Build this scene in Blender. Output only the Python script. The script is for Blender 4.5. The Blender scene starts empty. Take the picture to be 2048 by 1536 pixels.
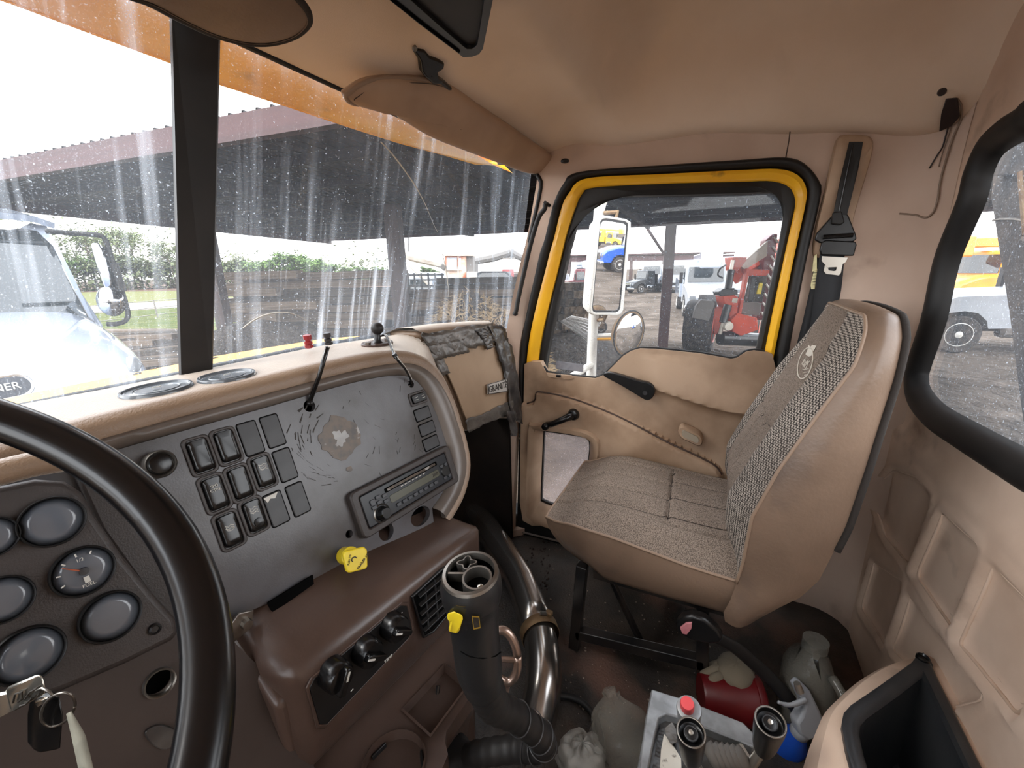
import bpy, bmesh, math, random
import numpy as np
from mathutils import Vector as V, Matrix, geometry
from mathutils.bvhtree import BVHTree
random.seed(7)
RAD = math.radians
COL = bpy.context.scene.collection

# ------------------------------------------------------------------ camera
F_PX, YAW, HORIZON, ROLL = 850.0, RAD(26.0), 541.0, RAD(1.3)
CAM = V((0.0, 0.0, 1.08))            # eye above the cab floor (metres), x right, y forward
_p = math.atan((768 - HORIZON) / F_PX)
_f0 = V((math.cos(YAW), math.sin(YAW), 0)); _r0 = V((math.sin(YAW), -math.cos(YAW), 0)); _z = V((0, 0, 1))
_fw = _f0 * math.cos(_p) - _z * math.sin(_p)
_u0 = _f0 * math.sin(_p) + _z * math.cos(_p)
_rt = _r0 * math.cos(ROLL) - _u0 * math.sin(ROLL)
_up = _r0 * math.sin(ROLL) + _u0 * math.cos(ROLL)
cam_data = bpy.data.cameras.new('camera')
cam_data.sensor_width = 36.0
cam_data.lens = F_PX / 2048.0 * 36.0
cam_data.clip_start = 0.02
cam_data.clip_end = 2000
cam = bpy.data.objects.new('camera', cam_data)
COL.objects.link(cam)
cam.matrix_world = Matrix(((_rt.x, _up.x, -_fw.x, CAM.x), (_rt.y, _up.y, -_fw.y, CAM.y), (_rt.z, _up.z, -_fw.z, CAM.z), (0, 0, 0, 1)))
bpy.context.scene.camera = cam

# ------------------------------------------------------------------ sky, sun, exposure
sc = bpy.context.scene
sc.view_settings.view_transform = 'Standard'
sc.view_settings.look = 'None'
sc.view_settings.exposure = 1.75
sc.view_settings.gamma = 1.0
sc.view_settings.use_curve_mapping = False
world = bpy.data.worlds.new('overcast_sky')
sc.world = world
world.use_nodes = True
wn = world.node_tree.nodes; wl = world.node_tree.links
wbg = wn['Background']
wco = wn.new('ShaderNodeTexCoord')
wsep = wn.new('ShaderNodeSeparateXYZ')
wramp = wn.new('ShaderNodeValToRGB')
wl.new(wco.outputs['Generated'], wsep.inputs[0])
wl.new(wsep.outputs['Z'], wramp.inputs['Fac'])
wramp.color_ramp.elements[0].position = 0.0
wramp.color_ramp.elements[0].color = (1.0, 1.0, 1.0, 1)
wramp.color_ramp.elements[1].position = 0.7
wramp.color_ramp.elements[1].color = (0.86, 0.92, 1.0, 1)
wl.new(wramp.outputs['Color'], wbg.inputs['Color'])
wbg.inputs['Strength'].default_value = 1.55
sun_d = bpy.data.lights.new('sun', 'SUN')
sun_d.energy = 0.9
sun_d.angle = RAD(22)
sun_d.color = (1.0, 0.96, 0.9)
sun = bpy.data.objects.new('sun', sun_d)
COL.objects.link(sun)
# the sun stands high, ahead and to the left of the truck
sun.rotation_euler = V((-0.45, 0.62, 0.85)).to_track_quat('Z', 'Y').to_euler()

# ------------------------------------------------------------------ pixel -> place helpers
def ray(px, py):
    return _fw + _rt * ((px - 1024) / F_PX) - _up * ((py - 768) / F_PX)
def onX(px, py, x):
    d = ray(px, py); return CAM + d * ((x - CAM.x) / d.x)
def onY(px, py, y):
    d = ray(px, py); return CAM + d * ((y - CAM.y) / d.y)
def onZ(px, py, z):
    d = ray(px, py); return CAM + d * ((z - CAM.z) / d.z)
def dep(px, py, t):
    return CAM + ray(px, py) * t
def onP(px, py, P0, n):
    d = ray(px, py); return CAM + d * ((P0 - CAM).dot(n) / d.dot(n))
def proj(P):
    v = V(P) - CAM; z = v.dot(_fw)
    return 1024 + F_PX * v.dot(_rt) / z, 768 - F_PX * v.dot(_up) / z

# ------------------------------------------------------------------ materials
def lin(c):
    def f(x):
        x = x / 255.0
        return x / 12.92 if x <= 0.04045 else ((x + 0.055) / 1.055) ** 2.4
    return (f(c[0]), f(c[1]), f(c[2]), 1.0)
MATS = {}
def M(name, c, rough=0.5, metal=0.0, c2=None, amt=0.5, scale=6.0, detail=6.0, lo=0.4, hi=0.65, bump=0.0, bscale=300.0, bdist=0.001,
      c3=None, scale3=2.0, lo3=0.55, hi3=0.75, spec=0.5, stretch=(1, 1, 1), coat=0.0, sheen=0.0):
    m = bpy.data.materials.new(name); m.use_nodes = True
    nt = m.node_tree; N = nt.nodes; L = nt.links
    b = N['Principled BSDF']
    b.inputs['Base Color'].default_value = lin(c)
    b.inputs['Roughness'].default_value = rough
    b.inputs['Metallic'].default_value = metal
    b.inputs['Specular IOR Level'].default_value = spec
    b.inputs['Coat Weight'].default_value = coat
    if sheen:
        b.inputs['Sheen Weight'].default_value = sheen; b.inputs['Sheen Roughness'].default_value = 0.35; b.inputs['Sheen Tint'].default_value = (1, .93, .84, 1)
    co = N.new('ShaderNodeTexCoord'); mp = N.new('ShaderNodeMapping')
    mp.inputs['Scale'].default_value = stretch
    L.new(co.outputs['Object'], mp.inputs['Vector'])
    cur = None
    def layer(prev, colour, sc_, lo_, hi_, amount):
        nz = N.new('ShaderNodeTexNoise'); nz.inputs['Scale'].default_value = sc_; nz.inputs['Detail'].default_value = detail
        L.new(mp.outputs[0], nz.inputs['Vector'])
        mr = N.new('ShaderNodeMapRange'); mr.inputs['From Min'].default_value = lo_; mr.inputs['From Max'].default_value = hi_
        mr.inputs['To Max'].default_value = amount
        L.new(nz.outputs['Fac'], mr.inputs['Value'])
        mx = N.new('ShaderNodeMix'); mx.data_type = 'RGBA'
        L.new(mr.outputs[0], mx.inputs['Factor'])
        if prev is None: mx.inputs['A'].default_value = lin(c)
        else: L.new(prev, mx.inputs['A'])
        mx.inputs['B'].default_value = lin(colour)
        return mx.outputs['Result']
    if c2: cur = layer(cur, c2, scale, lo, hi, amt)
    if c3: cur = layer(cur, c3, scale3, lo3, hi3, 1.0)
    if cur is not None: L.new(cur, b.inputs['Base Color'])
    if bump > 0:
        nz = N.new('ShaderNodeTexNoise'); nz.inputs['Scale'].default_value = bscale; nz.inputs['Detail'].default_value = 3
        L.new(mp.outputs[0], nz.inputs['Vector'])
        bp = N.new('ShaderNodeBump'); bp.inputs['Strength'].default_value = bump; bp.inputs['Distance'].default_value = bdist
        L.new(nz.outputs['Fac'], bp.inputs['Height']); L.new(bp.outputs[0], b.inputs['Normal'])
    MATS[name] = m
    return m

def fabric(name, ca, cb, cell, rnd=1.0, lo=0.3, hi=0.6):
    """woven cloth: light threads on a darker ground, soiled in broad patches"""
    m = M(name, ca, rough=0.95, spec=0.15)
    nt = m.node_tree; N = nt.nodes; L = nt.links; b = N['Principled BSDF']
    co = N.new('ShaderNodeTexCoord')
    vo = N.new('ShaderNodeTexVoronoi'); vo.inputs['Scale'].default_value = 1.0 / cell; vo.inputs['Randomness'].default_value = rnd
    L.new(co.outputs['Object'], vo.inputs['Vector'])
    nz = N.new('ShaderNodeTexNoise'); nz.inputs['Scale'].default_value = 9; nz.inputs['Detail'].default_value = 5
    L.new(co.outputs['Object'], nz.inputs['Vector'])
    mr = N.new('ShaderNodeMapRange'); mr.inputs['From Min'].default_value = lo; mr.inputs['From Max'].default_value = hi
    L.new(vo.outputs['Distance'], mr.inputs['Value'])
    mx = N.new('ShaderNodeMix'); mx.data_type = 'RGBA'; mx.inputs['A'].default_value = lin(ca); mx.inputs['B'].default_value = lin(cb)
    L.new(mr.outputs[0], mx.inputs['Factor'])
    mr2 = N.new('ShaderNodeMapRange'); mr2.inputs['From Min'].default_value = 0.5; mr2.inputs['From Max'].default_value = 0.8; mr2.inputs['To Max'].default_value = 0.4
    L.new(nz.outputs['Fac'], mr2.inputs['Value'])
    mx2 = N.new('ShaderNodeMix'); mx2.data_type = 'RGBA'; mx2.inputs['B'].default_value = lin((84, 74, 66))
    L.new(mx.outputs['Result'], mx2.inputs['A']); L.new(mr2.outputs[0], mx2.inputs['Factor'])
    L.new(mx2.outputs['Result'], b.inputs['Base Color'])
    bp = N.new('ShaderNodeBump'); bp.inputs['Strength'].default_value = 0.4; bp.inputs['Distance'].default_value = 0.001; bp.invert = True
    L.new(vo.outputs['Distance'], bp.inputs['Height']); L.new(bp.outputs[0], b.inputs['Normal'])
    return m

def glass(name, dirt=0.05, streak=0.0, speck=0.0, tint=(1, 1, 1), gloss=0.04, film=(0.80, 0.88, 0.98)):
    """clear pane: a thin transparent sheet, a faint mirror reflection and a dusty translucent film"""
    m = bpy.data.materials.new(name); m.use_nodes = True
    nt = m.node_tree; N = nt.nodes; L = nt.links
    N.remove(N['Principled BSDF'])
    out = N['Material Output']
    tr = N.new('ShaderNodeBsdfTransparent'); tr.inputs[0].default_value = (*tint, 1)
    gl = N.new('ShaderNodeBsdfGlossy'); gl.inputs['Roughness'].default_value = 0.02
    ge = N.new('ShaderNodeNewGeometry'); dt = N.new('ShaderNodeVectorMath'); dt.operation = 'DOT_PRODUCT'
    L.new(ge.outputs['Normal'], dt.inputs[0]); L.new(ge.outputs['Incoming'], dt.inputs[1])
    def mth(op, a, b):
        q = N.new('ShaderNodeMath'); q.operation = op
        for k, v in enumerate((a, b)):
            if v is None: continue
            if isinstance(v, (int, float)): q.inputs[k].default_value = v
            else: L.new(v, q.inputs[k])
        return q
    fr = mth('MULTIPLY_ADD', mth('POWER', mth('SUBTRACT', 1.0, mth('ABSOLUTE', dt.outputs['Value'], None).outputs[0]).outputs[0], 5.0).outputs[0], 0.6); fr.inputs[2].default_value = 0.015
    m1 = N.new('ShaderNodeMixShader'); L.new(fr.outputs[0], m1.inputs[0]); L.new(tr.outputs[0], m1.inputs[1]); L.new(gl.outputs[0], m1.inputs[2])
    tl = N.new('ShaderNodeBsdfTranslucent'); tl.inputs[0].default_value = (*film, 1)
    df = N.new('ShaderNodeBsdfDiffuse'); df.inputs[0].default_value = (*film, 1)
    md = N.new('ShaderNodeMixShader'); md.inputs[0].default_value = 0.25; L.new(tl.outputs[0], md.inputs[1]); L.new(df.outputs[0], md.inputs[2])
    co = N.new('ShaderNodeTexCoord')
    def mapped(scale):
        mp = N.new('ShaderNodeMapping'); mp.inputs['Scale'].default_value = scale; L.new(co.outputs['Object'], mp.inputs['Vector']); return mp.outputs[0]
    def noise(vec, s, lo, hi, amt, det=4):
        nz = N.new('ShaderNodeTexNoise'); nz.inputs['Scale'].default_value = s; nz.inputs['Detail'].default_value = det
        L.new(vec, nz.inputs['Vector'])
        mr = N.new('ShaderNodeMapRange'); mr.inputs['From Min'].default_value = lo; mr.inputs['From Max'].default_value = hi; mr.inputs['To Max'].default_value = amt
        L.new(nz.outputs['Fac'], mr.inputs['Value']); return mr.outputs[0]
    def add(a, bb, op='ADD'):
        ad = N.new('ShaderNodeMath'); ad.operation = op; ad.use_clamp = True
        L.new(a, ad.inputs[0])
        if isinstance(bb, float): ad.inputs[1].default_value = bb
        else: L.new(bb, ad.inputs[1])
        return ad.outputs[0]
    f = noise(mapped((1, 1, 1)), 3.0, 0.3, 0.8, dirt * 1.5)
    f = add(f, dirt * 0.5)
    if streak:
        s1 = noise(mapped((34, 3, 1.2)), 1.0, 0.52, 0.78, streak, 6)
        s2 = noise(mapped((2.2, 1, 1.6)), 1.6, 0.36, 0.62, 1.0, 2)
        f = add(f, add(s1, s2, 'MULTIPLY'))
        s3 = noise(mapped((90, 8, 3)), 1.0, 0.6, 0.85, streak * 0.5, 3)
        f = add(f, add(s3, s2, 'MULTIPLY'))
    if speck:
        f = add(f, noise(mapped((1, 1, 1)), 230.0, 0.69, 0.76, speck, 1))
        f = add(f, noise(mapped((1, 1, 1)), 620.0, 0.58, 0.72, speck * 0.55, 2))
    m2 = N.new('ShaderNodeMixShader'); L.new(f, m2.inputs[0]); L.new(m1.outputs[0], m2.inputs[1]); L.new(md.outputs[0], m2.inputs[2])
    L.new(m2.outputs[0], out.inputs['Surface'])
    MATS[name] = m
    return m

# ------------------------------------------------------------------ mesh helpers
WLOC = {}
def geo():
    return [[], []]
def gadd(g, vf):
    n = len(g[0]); g[0].extend(V(v) for v in vf[0]); g[1].extend(tuple(i + n for i in f) for f in vf[1]); return g
def tag(o, label=None, cat=None, group=None, kind=None):
    if label: o['label'] = label
    if cat: o['category'] = cat
    if group: o['group'] = group
    if kind: o['kind'] = kind
    return o
def empty(name, loc, label=None, cat=None, group=None, kind=None, parent=None):
    o = bpy.data.objects.new(name, None); COL.objects.link(o)
    o.empty_display_size = 0.05
    loc = V(loc)
    if parent:
        o.parent = parent; o.location = loc - WLOC[parent.name]
    else: o.location = loc
    WLOC[o.name] = loc
    return tag(o, label, cat, group, kind)
def mk(name, vf, mat, parent=None, smooth=35, bevel=0.0, seg=2, label=None, cat=None, group=None, kind=None, sub=0, fixn=True):
    """ONE mesh object from (verts, faces) in world coordinates"""
    vs = [V(v) for v in vf[0]]
    if not vs: return None
    c = V((0, 0, 0))
    for v in vs: c += v
    c /= len(vs)
    me = bpy.data.meshes.new(name)
    me.from_pydata([v - c for v in vs], [], [f for f in vf[1] if len(set(f)) > 2])
    if fixn:
        bm = bmesh.new(); bm.from_mesh(me)
        bmesh.ops.recalc_face_normals(bm, faces=bm.faces)
        bm.to_mesh(me); bm.free()
    me.materials.append(MATS[mat] if isinstance(mat, str) else mat)
    if smooth:
        me.shade_smooth()
        if smooth < 180: me.set_sharp_from_angle(angle=RAD(smooth))
    o = bpy.data.objects.new(name, me); COL.objects.link(o)
    if parent:
        o.parent = parent; o.location = c - WLOC[parent.name]
    else: o.location = c
    WLOC[o.name] = c
    if bevel:
        b = o.modifiers.new('bevel', 'BEVEL'); b.width = bevel; b.segments = seg; b.limit_method = 'ANGLE'; b.angle_limit = RAD(40)
        b.harden_normals = False
    if sub:
        s = o.modifiers.new('sub', 'SUBSURF'); s.levels = sub; s.render_levels = sub
    return tag(o, label, cat, group, kind)
def box(c, s, R=None):
    c = V(c); vs = []
    for x in (-.5, .5):
        for y in (-.5, .5):
            for z in (-.5, .5):
                v = V((x * s[0], y * s[1], z * s[2]))
                if R is not None: v = R @ v
                vs.append(c + v)
    return vs, [(0, 1, 3, 2), (4, 6, 7, 5), (0, 4, 5, 1), (2, 3, 7, 6), (0, 2, 6, 4), (1, 5, 7, 3)]
def loft(rings, closed=True, caps=(True, True)):
    n = len(rings[0]); vs = [v for r in rings for v in r]; fs = []
    for i in range(len(rings) - 1):
        for j in range(n if closed else n - 1):
            k = (j + 1) % n
            fs.append((i * n + j, i * n + k, (i + 1) * n + k, (i + 1) * n + j))
    if closed:
        if caps[0]: fs.append(tuple(range(n)))
        if caps[1]: fs.append(tuple((len(rings) - 1) * n + j for j in range(n)))
    return vs, fs
def tube(path, r, n=10, caps=True, flat=1.0, upv=None):
    path = [V(p) for p in path]; rings = []
    prev = None
    for i, p in enumerate(path):
        a = path[max(i - 1, 0)]; b = path[min(i + 1, len(path) - 1)]
        t = (b - a).normalized()
        if prev is None:
            ref = V(upv) if upv is not None else (V((0, 0, 1)) if abs(t.z) < 0.9 else V((1, 0, 0)))
            x = (ref - t * ref.dot(t)).normalized()
        else:
            x = (prev - t * prev.dot(t)).normalized()
        prev = x; y = t.cross(x)
        rr = r[i] if isinstance(r, (list, tuple)) else r
        rings.append([p + (x * math.cos(2 * math.pi * k / n) + y * flat * math.sin(2 * math.pi * k / n)) * rr for k in range(n)])
    return loft(rings, True, (caps, caps))
def prism(pts, vec):
    pts = [V(p) for p in pts]; vec = V(vec); n = len(pts)
    vs = pts + [p + vec for p in pts]
    fs = [tuple(range(n)), tuple(range(2 * n - 1, n - 1, -1))] + [(i, (i + 1) % n, n + (i + 1) % n, n + i) for i in range(n)]
    return vs, fs
def ringprism(outer, inner, vec):
    vec = V(vec); n = len(outer)
    vs = [V(p) for p in outer] + [V(p) for p in inner] + [V(p) + vec for p in outer] + [V(p) + vec for p in inner]
    fs = []
    for i in range(n):
        j = (i + 1) % n
        fs += [(i, j, n + j, n + i), (2 * n + i, 2 * n + j, 3 * n + j, 3 * n + i), (i, j, 2 * n + j, 2 * n + i), (n + i, n + j, 3 * n + j, 3 * n + i)]
    return vs, fs
def lathe(prof, o, axis, n=24, cap=True):
    o = V(o); a = V(axis).normalized()
    ref = V((0, 0, 1)) if abs(a.z) < 0.9 else V((1, 0, 0))
    x = (ref - a * ref.dot(a)).normalized(); y = a.cross(x)
    rings = [[o + a * h + (x * math.cos(2 * math.pi * k / n) + y * math.sin(2 * math.pi * k / n)) * max(r, 1e-5) for k in range(n)] for r, h in prof]
    return loft(rings, True, (cap, cap))
def sphere(c, r, n=16, m=10, s=(1, 1, 1)):
    c = V(c); rings = []
    for i in range(m + 1):
        a = math.pi * i / m
        rings.append([c + V((r * s[0] * math.sin(a) * math.cos(2 * math.pi * k / n), r * s[1] * math.sin(a) * math.sin(2 * math.pi * k / n), r * s[2] * math.cos(a))) for k in range(n)])
    return loft(rings, True, (False, False))
def cr(pts, n, closed=False):
    """Catmull-Rom resample of a list of tuples/Vectors"""
    P = [V(p) for p in pts]; m = len(P); out = []
    segs = m if closed else m - 1
    for k in range(n):
        t = k / (n if closed else n - 1) * segs
        i = min(int(t), segs - 1); f = t - i
        if closed: a, b, c, d = P[(i - 1) % m], P[i % m], P[(i + 1) % m], P[(i + 2) % m]
        else: a, b, c, d = P[max(i - 1, 0)], P[i], P[min(i + 1, m - 1)], P[min(i + 2, m - 1)]
        out.append(0.5 * ((2 * b) + (c - a) * f + (2 * a - 5 * b + 4 * c - d) * f * f + (3 * b - a - 3 * c + d) * f ** 3))
    return out
def lerp_path(pts, n):
    """equal-arc-length resample of a polyline"""
    P = [V(p) for p in pts]; L = [0.0]
    for a, b in zip(P, P[1:]): L.append(L[-1] + (b - a).length)
    out = []
    for k in range(n):
        t = L[-1] * k / (n - 1); i = 0
        while i < len(P) - 2 and L[i + 1] < t: i += 1
        f = (t - L[i]) / max(L[i + 1] - L[i], 1e-9); out.append(P[i].lerp(P[i + 1], min(max(f, 0), 1)))
    return out
def rrect(w, h, r, n=4):
    out = []
    for cx, cy, a0 in ((w / 2 - r, h / 2 - r, 0), (-w / 2 + r, h / 2 - r, 90), (-w / 2 + r, -h / 2 + r, 180), (w / 2 - r, -h / 2 + r, 270)):
        for k in range(n + 1):
            a = RAD(a0 + 90 * k / n); out.append((cx + r * math.cos(a), cy + r * math.sin(a)))
    return out
def circ(r, n=24, ry=None):
    return [(r * math.cos(2 * math.pi * k / n), (ry or r) * math.sin(2 * math.pi * k / n)) for k in range(n)]
def inpoly(P, poly):
    P = np.asarray(P); x, y = P[:, 0], P[:, 1]; c = np.zeros(len(P), bool); n = len(poly)
    for i in range(n):
        x1, y1 = poly[i]; x2, y2 = poly[(i + 1) % n]
        if y1 == y2: continue
        c ^= ((y1 > y) != (y2 > y)) & (x < (x2 - x1) * (y - y1) / (y2 - y1) + x1)
    return c
def segdist(P, poly, closed=True):
    P = np.asarray(P, float); d = np.full(len(P), 1e9); n = len(poly)
    for i in range(n if closed else n - 1):
        a = np.array(poly[i][:2], float); b = np.array(poly[(i + 1) % n][:2], float); ab = b - a
        t = np.clip(((P - a) @ ab) / max(ab @ ab, 1e-12), 0, 1)
        d = np.minimum(d, np.linalg.norm(P - a - t[:, None] * ab, axis=1))
    return d
def cdt(outline, holes, step, f, depth=None):
    """triangulated sheet with clean borders and a filled interior grid; f(u,v)->Vector; depth: skirt vector along every border"""
    def dens(l):
        o = []
        for i in range(len(l)):
            a = V(l[i]).to_2d(); b = V(l[(i + 1) % len(l)]).to_2d(); k = max(1, int((b - a).length / step))
            o += [a.lerp(b, j / k) for j in range(k)]
        return o
    loops = [dens(outline)] + [dens(h) for h in holes]
    vs = []; es = []; idx = []
    for l in loops:
        s = len(vs); vs += l; es += [(s + i, s + (i + 1) % len(l)) for i in range(len(l))]; idx.append(range(s, s + len(l)))
    po = [tuple(p) for p in loops[0]]; ph = [[tuple(p) for p in l] for l in loops[1:]]
    xs = np.arange(min(p[0] for p in po), max(p[0] for p in po), step); ys = np.arange(min(p[1] for p in po), max(p[1] for p in po), step)
    G = np.array([(x + (step / 2 if j % 2 else 0), y) for j, y in enumerate(ys) for x in xs])
    ok = inpoly(G, po) & (segdist(G, po) > step * 0.5)
    for h in ph: ok &= ~inpoly(G, h) & (segdist(G, h) > step * 0.5)
    vs += [V(p) for p in G[ok]]
    r = geometry.delaunay_2d_cdt([V(p[:2]) for p in vs], es, [], 0, 1e-6)
    ov, of = r[0], r[2]
    C = np.array([[sum(ov[i][0] for i in t) / 3, sum(ov[i][1] for i in t) / 3] for t in of])
    ok = inpoly(C, po)
    for h in ph: ok &= ~inpoly(C, h)
    pts = [f(p[0], p[1]) for p in ov]; fs = [tuple(t) for t, k in zip(of, ok) if k]
    if depth is not None:
        dv = V(depth)
        for l in loops:
            b = [f(p[0], p[1]) for p in l]; s = len(pts); n = len(b)
            pts += b + [p + dv for p in b]
            fs += [(s + i, s + (i + 1) % n, s + n + (i + 1) % n, s + n + i) for i in range(n)]
    return pts, fs
def sst(a, b, x):
    t = min(max((x - a) / (b - a), 0.0), 1.0); return t * t * (3 - 2 * t)
def sdrr(x, y, cx, cy, hw, hh, r):
    qx = abs(x - cx) - hw + r; qy = abs(y - cy) - hh + r
    return math.hypot(max(qx, 0), max(qy, 0)) + min(max(qx, qy), 0) - r
def text(s, P, xd, yd, size, mat, parent, name='lettering', depth=0.0004, shear=0.0, align='CENTER', **kw):
    c = bpy.data.curves.new(name, 'FONT'); c.body = s; c.size = size; c.extrude = depth; c.shear = shear
    c.align_x = align; c.align_y = 'CENTER'; c.resolution_u = 3
    tmp = bpy.data.objects.new('tmp', c); COL.objects.link(tmp)
    me = bpy.data.meshes.new_from_object(tmp.evaluated_get(bpy.context.evaluated_depsgraph_get()))
    bpy.data.objects.remove(tmp); bpy.data.curves.remove(c)
    xd = V(xd).normalized(); n = xd.cross(V(yd)).normalized(); yd = n.cross(xd)
    P = V(P)
    vs = [P + xd * v.co.x + yd * v.co.y + n * v.co.z for v in me.vertices]; fs = [tuple(p.vertices) for p in me.polygons]
    bpy.data.meshes.remove(me)
    return mk(name, (vs, fs), mat, parent, smooth=0, fixn=False, **kw)
def bvh(*objs):
    vs, fs = [], []
    for o in objs:
        n = len(vs); vs += [v.co + WLOC[o.name] for v in o.data.vertices]; fs += [tuple(i + n for i in p.vertices) for p in o.data.polygons]
    return BVHTree.FromPolygons(vs, fs)
def cast(tree, px, py, lift=0.0):
    d = ray(px, py).normalized(); h = tree.ray_cast(CAM, d)
    if h[0] is None: return None, None
    n = h[1] if h[1].dot(d) < 0 else -h[1]
    return h[0] + n * lift, n
_unit = {}
def slab(name, mat, parent, c, s, R=None, jitter=0.0, kindmesh=0, **kw):
    """one plank/brick/panel: shares a unit mesh, placed by location, rotation and scale"""
    key = (mat, kindmesh)
    if key not in _unit:
        rnd = random.Random(kindmesh + 11)
        vs, fs = box((0, 0, 0), (1, 1, 1))
        bm = bmesh.new()
        bv = [bm.verts.new(v) for v in vs]
        for f in fs: bm.faces.new([bv[i] for i in f])
        bmesh.ops.recalc_face_normals(bm, faces=bm.faces)
        if kindmesh:
            bmesh.ops.subdivide_edges(bm, edges=[e for e in bm.edges if abs(e.verts[0].co.x - e.verts[1].co.x) > .5], cuts=3)
            for v in bm.verts:
                v.co.y += rnd.uniform(-.06, .06); v.co.z += rnd.uniform(-.07, .07)
                if abs(v.co.x) > .49: v.co.x += rnd.uniform(-.004, .004)
        me = bpy.data.meshes.new(name); bm.to_mesh(me); bm.free(); me.materials.append(MATS[mat]); _unit[key] = me
    o = bpy.data.objects.new(name, _unit[key]); COL.objects.link(o)
    c = V(c)
    if parent: o.parent = parent; o.location = c - WLOC[parent.name]
    else: o.location = c
    o.scale = s
    if R is not None: o.rotation_euler = R.to_euler()
    WLOC[o.name] = c
    return tag(o, **kw)
# ------------------------------------------------------------------ palette
M('headliner', (228, 206, 184), 0.85, c2=(204, 180, 156), amt=0.6, scale=2.5, bump=0.25, bscale=500, c3=(186, 162, 138), scale3=3.0, lo3=0.66, hi3=0.9, spec=0.2)
M('tan_trim', (192, 164, 138), 0.55, c2=(146, 118, 94), amt=0.85, scale=5, bump=0.15, bscale=400, c3=(98, 76, 58), scale3=4.2, lo3=0.62, hi3=0.86, spec=0.35)
M('rear_trim', (224, 198, 176), 0.6, c2=(190, 160, 136), amt=0.7, scale=4, bump=0.15, bscale=400, c3=(120, 94, 74), scale3=6, lo3=0.62, hi3=0.85, spec=0.35)
M('pillar_trim', (208, 184, 166), 0.62, c2=(180, 154, 136), amt=0.6, scale=4, bump=0.1, c3=(108, 84, 68), scale3=5, lo3=0.64, hi3=0.85, spec=0.3)
M('dash_leather', (140, 117, 96), 0.36, sheen=0.7, c2=(110, 87, 68), amt=0.8, scale=5, bump=0.5, bscale=420, bdist=0.0015, c3=(156, 138, 120), scale3=3, lo3=0.6, hi3=0.85)
M('lower_brown', (58, 48, 44), 0.42, c2=(42, 34, 31), amt=.7, scale=7, bump=.12)
M('dash_brown', (82, 65, 57), 0.32, c2=(58, 45, 39), amt=0.7, scale=6, bump=0.15, bscale=350, c3=(100, 80, 70), scale3=5, lo3=0.62, hi3=0.8)
M('dash_grey', (92, 91, 94), 0.30, c2=(62, 57, 54), amt=0.9, scale=9, bump=0.12, bscale=500, c3=(50, 42, 36), scale3=9, lo3=0.66, hi3=0.78)
M('bezel_grey', (106, 97, 90), 0.34, c2=(78, 68, 60), amt=0.6, scale=9, bump=0.1)
M('cluster_grey', (60, 54, 52), 0.45, c2=(46, 40, 37), amt=0.6, scale=8, bump=0.3, bscale=600)
M('black_rubber', (26, 25, 25), 0.5, c2=(40, 37, 35), amt=0.5, scale=14, spec=0.4)
M('black_plastic', (19, 19, 20), 0.32, c2=(34, 32, 31), amt=0.5, scale=20)
M('black_gloss', (11, 11, 12), 0.24, c2=(24, 23, 23), amt=0.4, scale=30)
M('blank_grey', (44, 44, 46), 0.42, c2=(64, 64, 65), amt=0.7, scale=18, bump=0.1)
M('void', (8, 8, 8), 0.9, spec=0.05)
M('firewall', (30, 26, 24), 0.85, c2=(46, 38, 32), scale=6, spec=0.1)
M('yellow_paint', (255, 194, 40), 0.3, c2=(240, 170, 34), amt=0.6, scale=5, c3=(120, 88, 40), scale3=10, lo3=0.68, hi3=0.8, coat=0.3)
M('floor_mat', (54, 50, 47), 0.55, c2=(80, 70, 62), amt=0.8, scale=7, bump=0.7, bscale=170, bdist=0.004, c3=(112, 84, 72), scale3=3.5, lo3=0.55, hi3=0.72, spec=0.35)
M('chrome', (172, 166, 160), 0.22, 0.95, c2=(120, 98, 74), amt=0.8, scale=8, lo=0.5, hi=0.75)
M('steel', (150, 146, 140), 0.35, 0.9, c2=(96, 84, 72), amt=0.7, scale=25)
M('rust', (110, 84, 58), 0.6, 0.5, c2=(150, 130, 96), scale=30)
M('seat_vinyl', (134, 111, 93), 0.36, c2=(108, 88, 73), amt=0.7, scale=6, bump=0.35, bscale=140, bdist=0.0015, c3=(88, 75, 68), scale3=5, lo3=0.58, hi3=0.8)
M('seat_edge', (50, 44, 40), 0.95, bump=0.6, bscale=300)
M('piping', (150, 126, 106), 0.45)
M('thread', (214, 206, 192), 0.8)
M('white_print', (210, 208, 200), 0.6)
M('dark_print', (46, 40, 34), 0.6)
M('needle', (190, 96, 60), 0.5)
fabric('seat_fabric', (166, 150, 136), (100, 89, 80), 0.0021, 1.0, 0.15, 0.75)
fabric('seat_bolster', (190, 178, 166), (52, 48, 46), 0.0042, 0.25, 0.30, 0.62)
M('gauge_face', (100, 105, 113), 0.22, c2=(84, 88, 95), scale=12, coat=0.6)
M('frame_black', (24, 24, 25), 0.3, c2=(60, 52, 46), amt=0.5, scale=12)
M('cardboard', (164, 138, 112), 0.65, c2=(142, 116, 92), amt=0.6, scale=7, bump=0.2, bscale=60)
M('grey_tape', (98, 92, 86), 0.32, c2=(66, 62, 58), amt=0.9, scale=14, bump=0.9, bscale=26, bdist=0.006)
M('black_tape', (44, 42, 42), 0.3, c2=(84, 80, 76), amt=0.8, scale=16, bump=0.9, bscale=24, bdist=0.006)
M('lamp_lens', (176, 164, 146), 0.2, bump=0.6, bscale=120)
M('rubber_grip', (21, 22, 24), 0.4, c2=(34, 33, 32), amt=0.5, scale=20, bump=0.1)
M('knob_yellow', (232, 206, 40), 0.4, c2=(214, 180, 40), scale=30)
M('label_amber', (150, 120, 40), 0.5)
glass('windshield_glass', dirt=0.05, streak=0.52, speck=0.34)
glass('window_glass', dirt=0.02, speck=0.30)
glass('clear_glass', dirt=0.02, speck=0.06)
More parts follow.
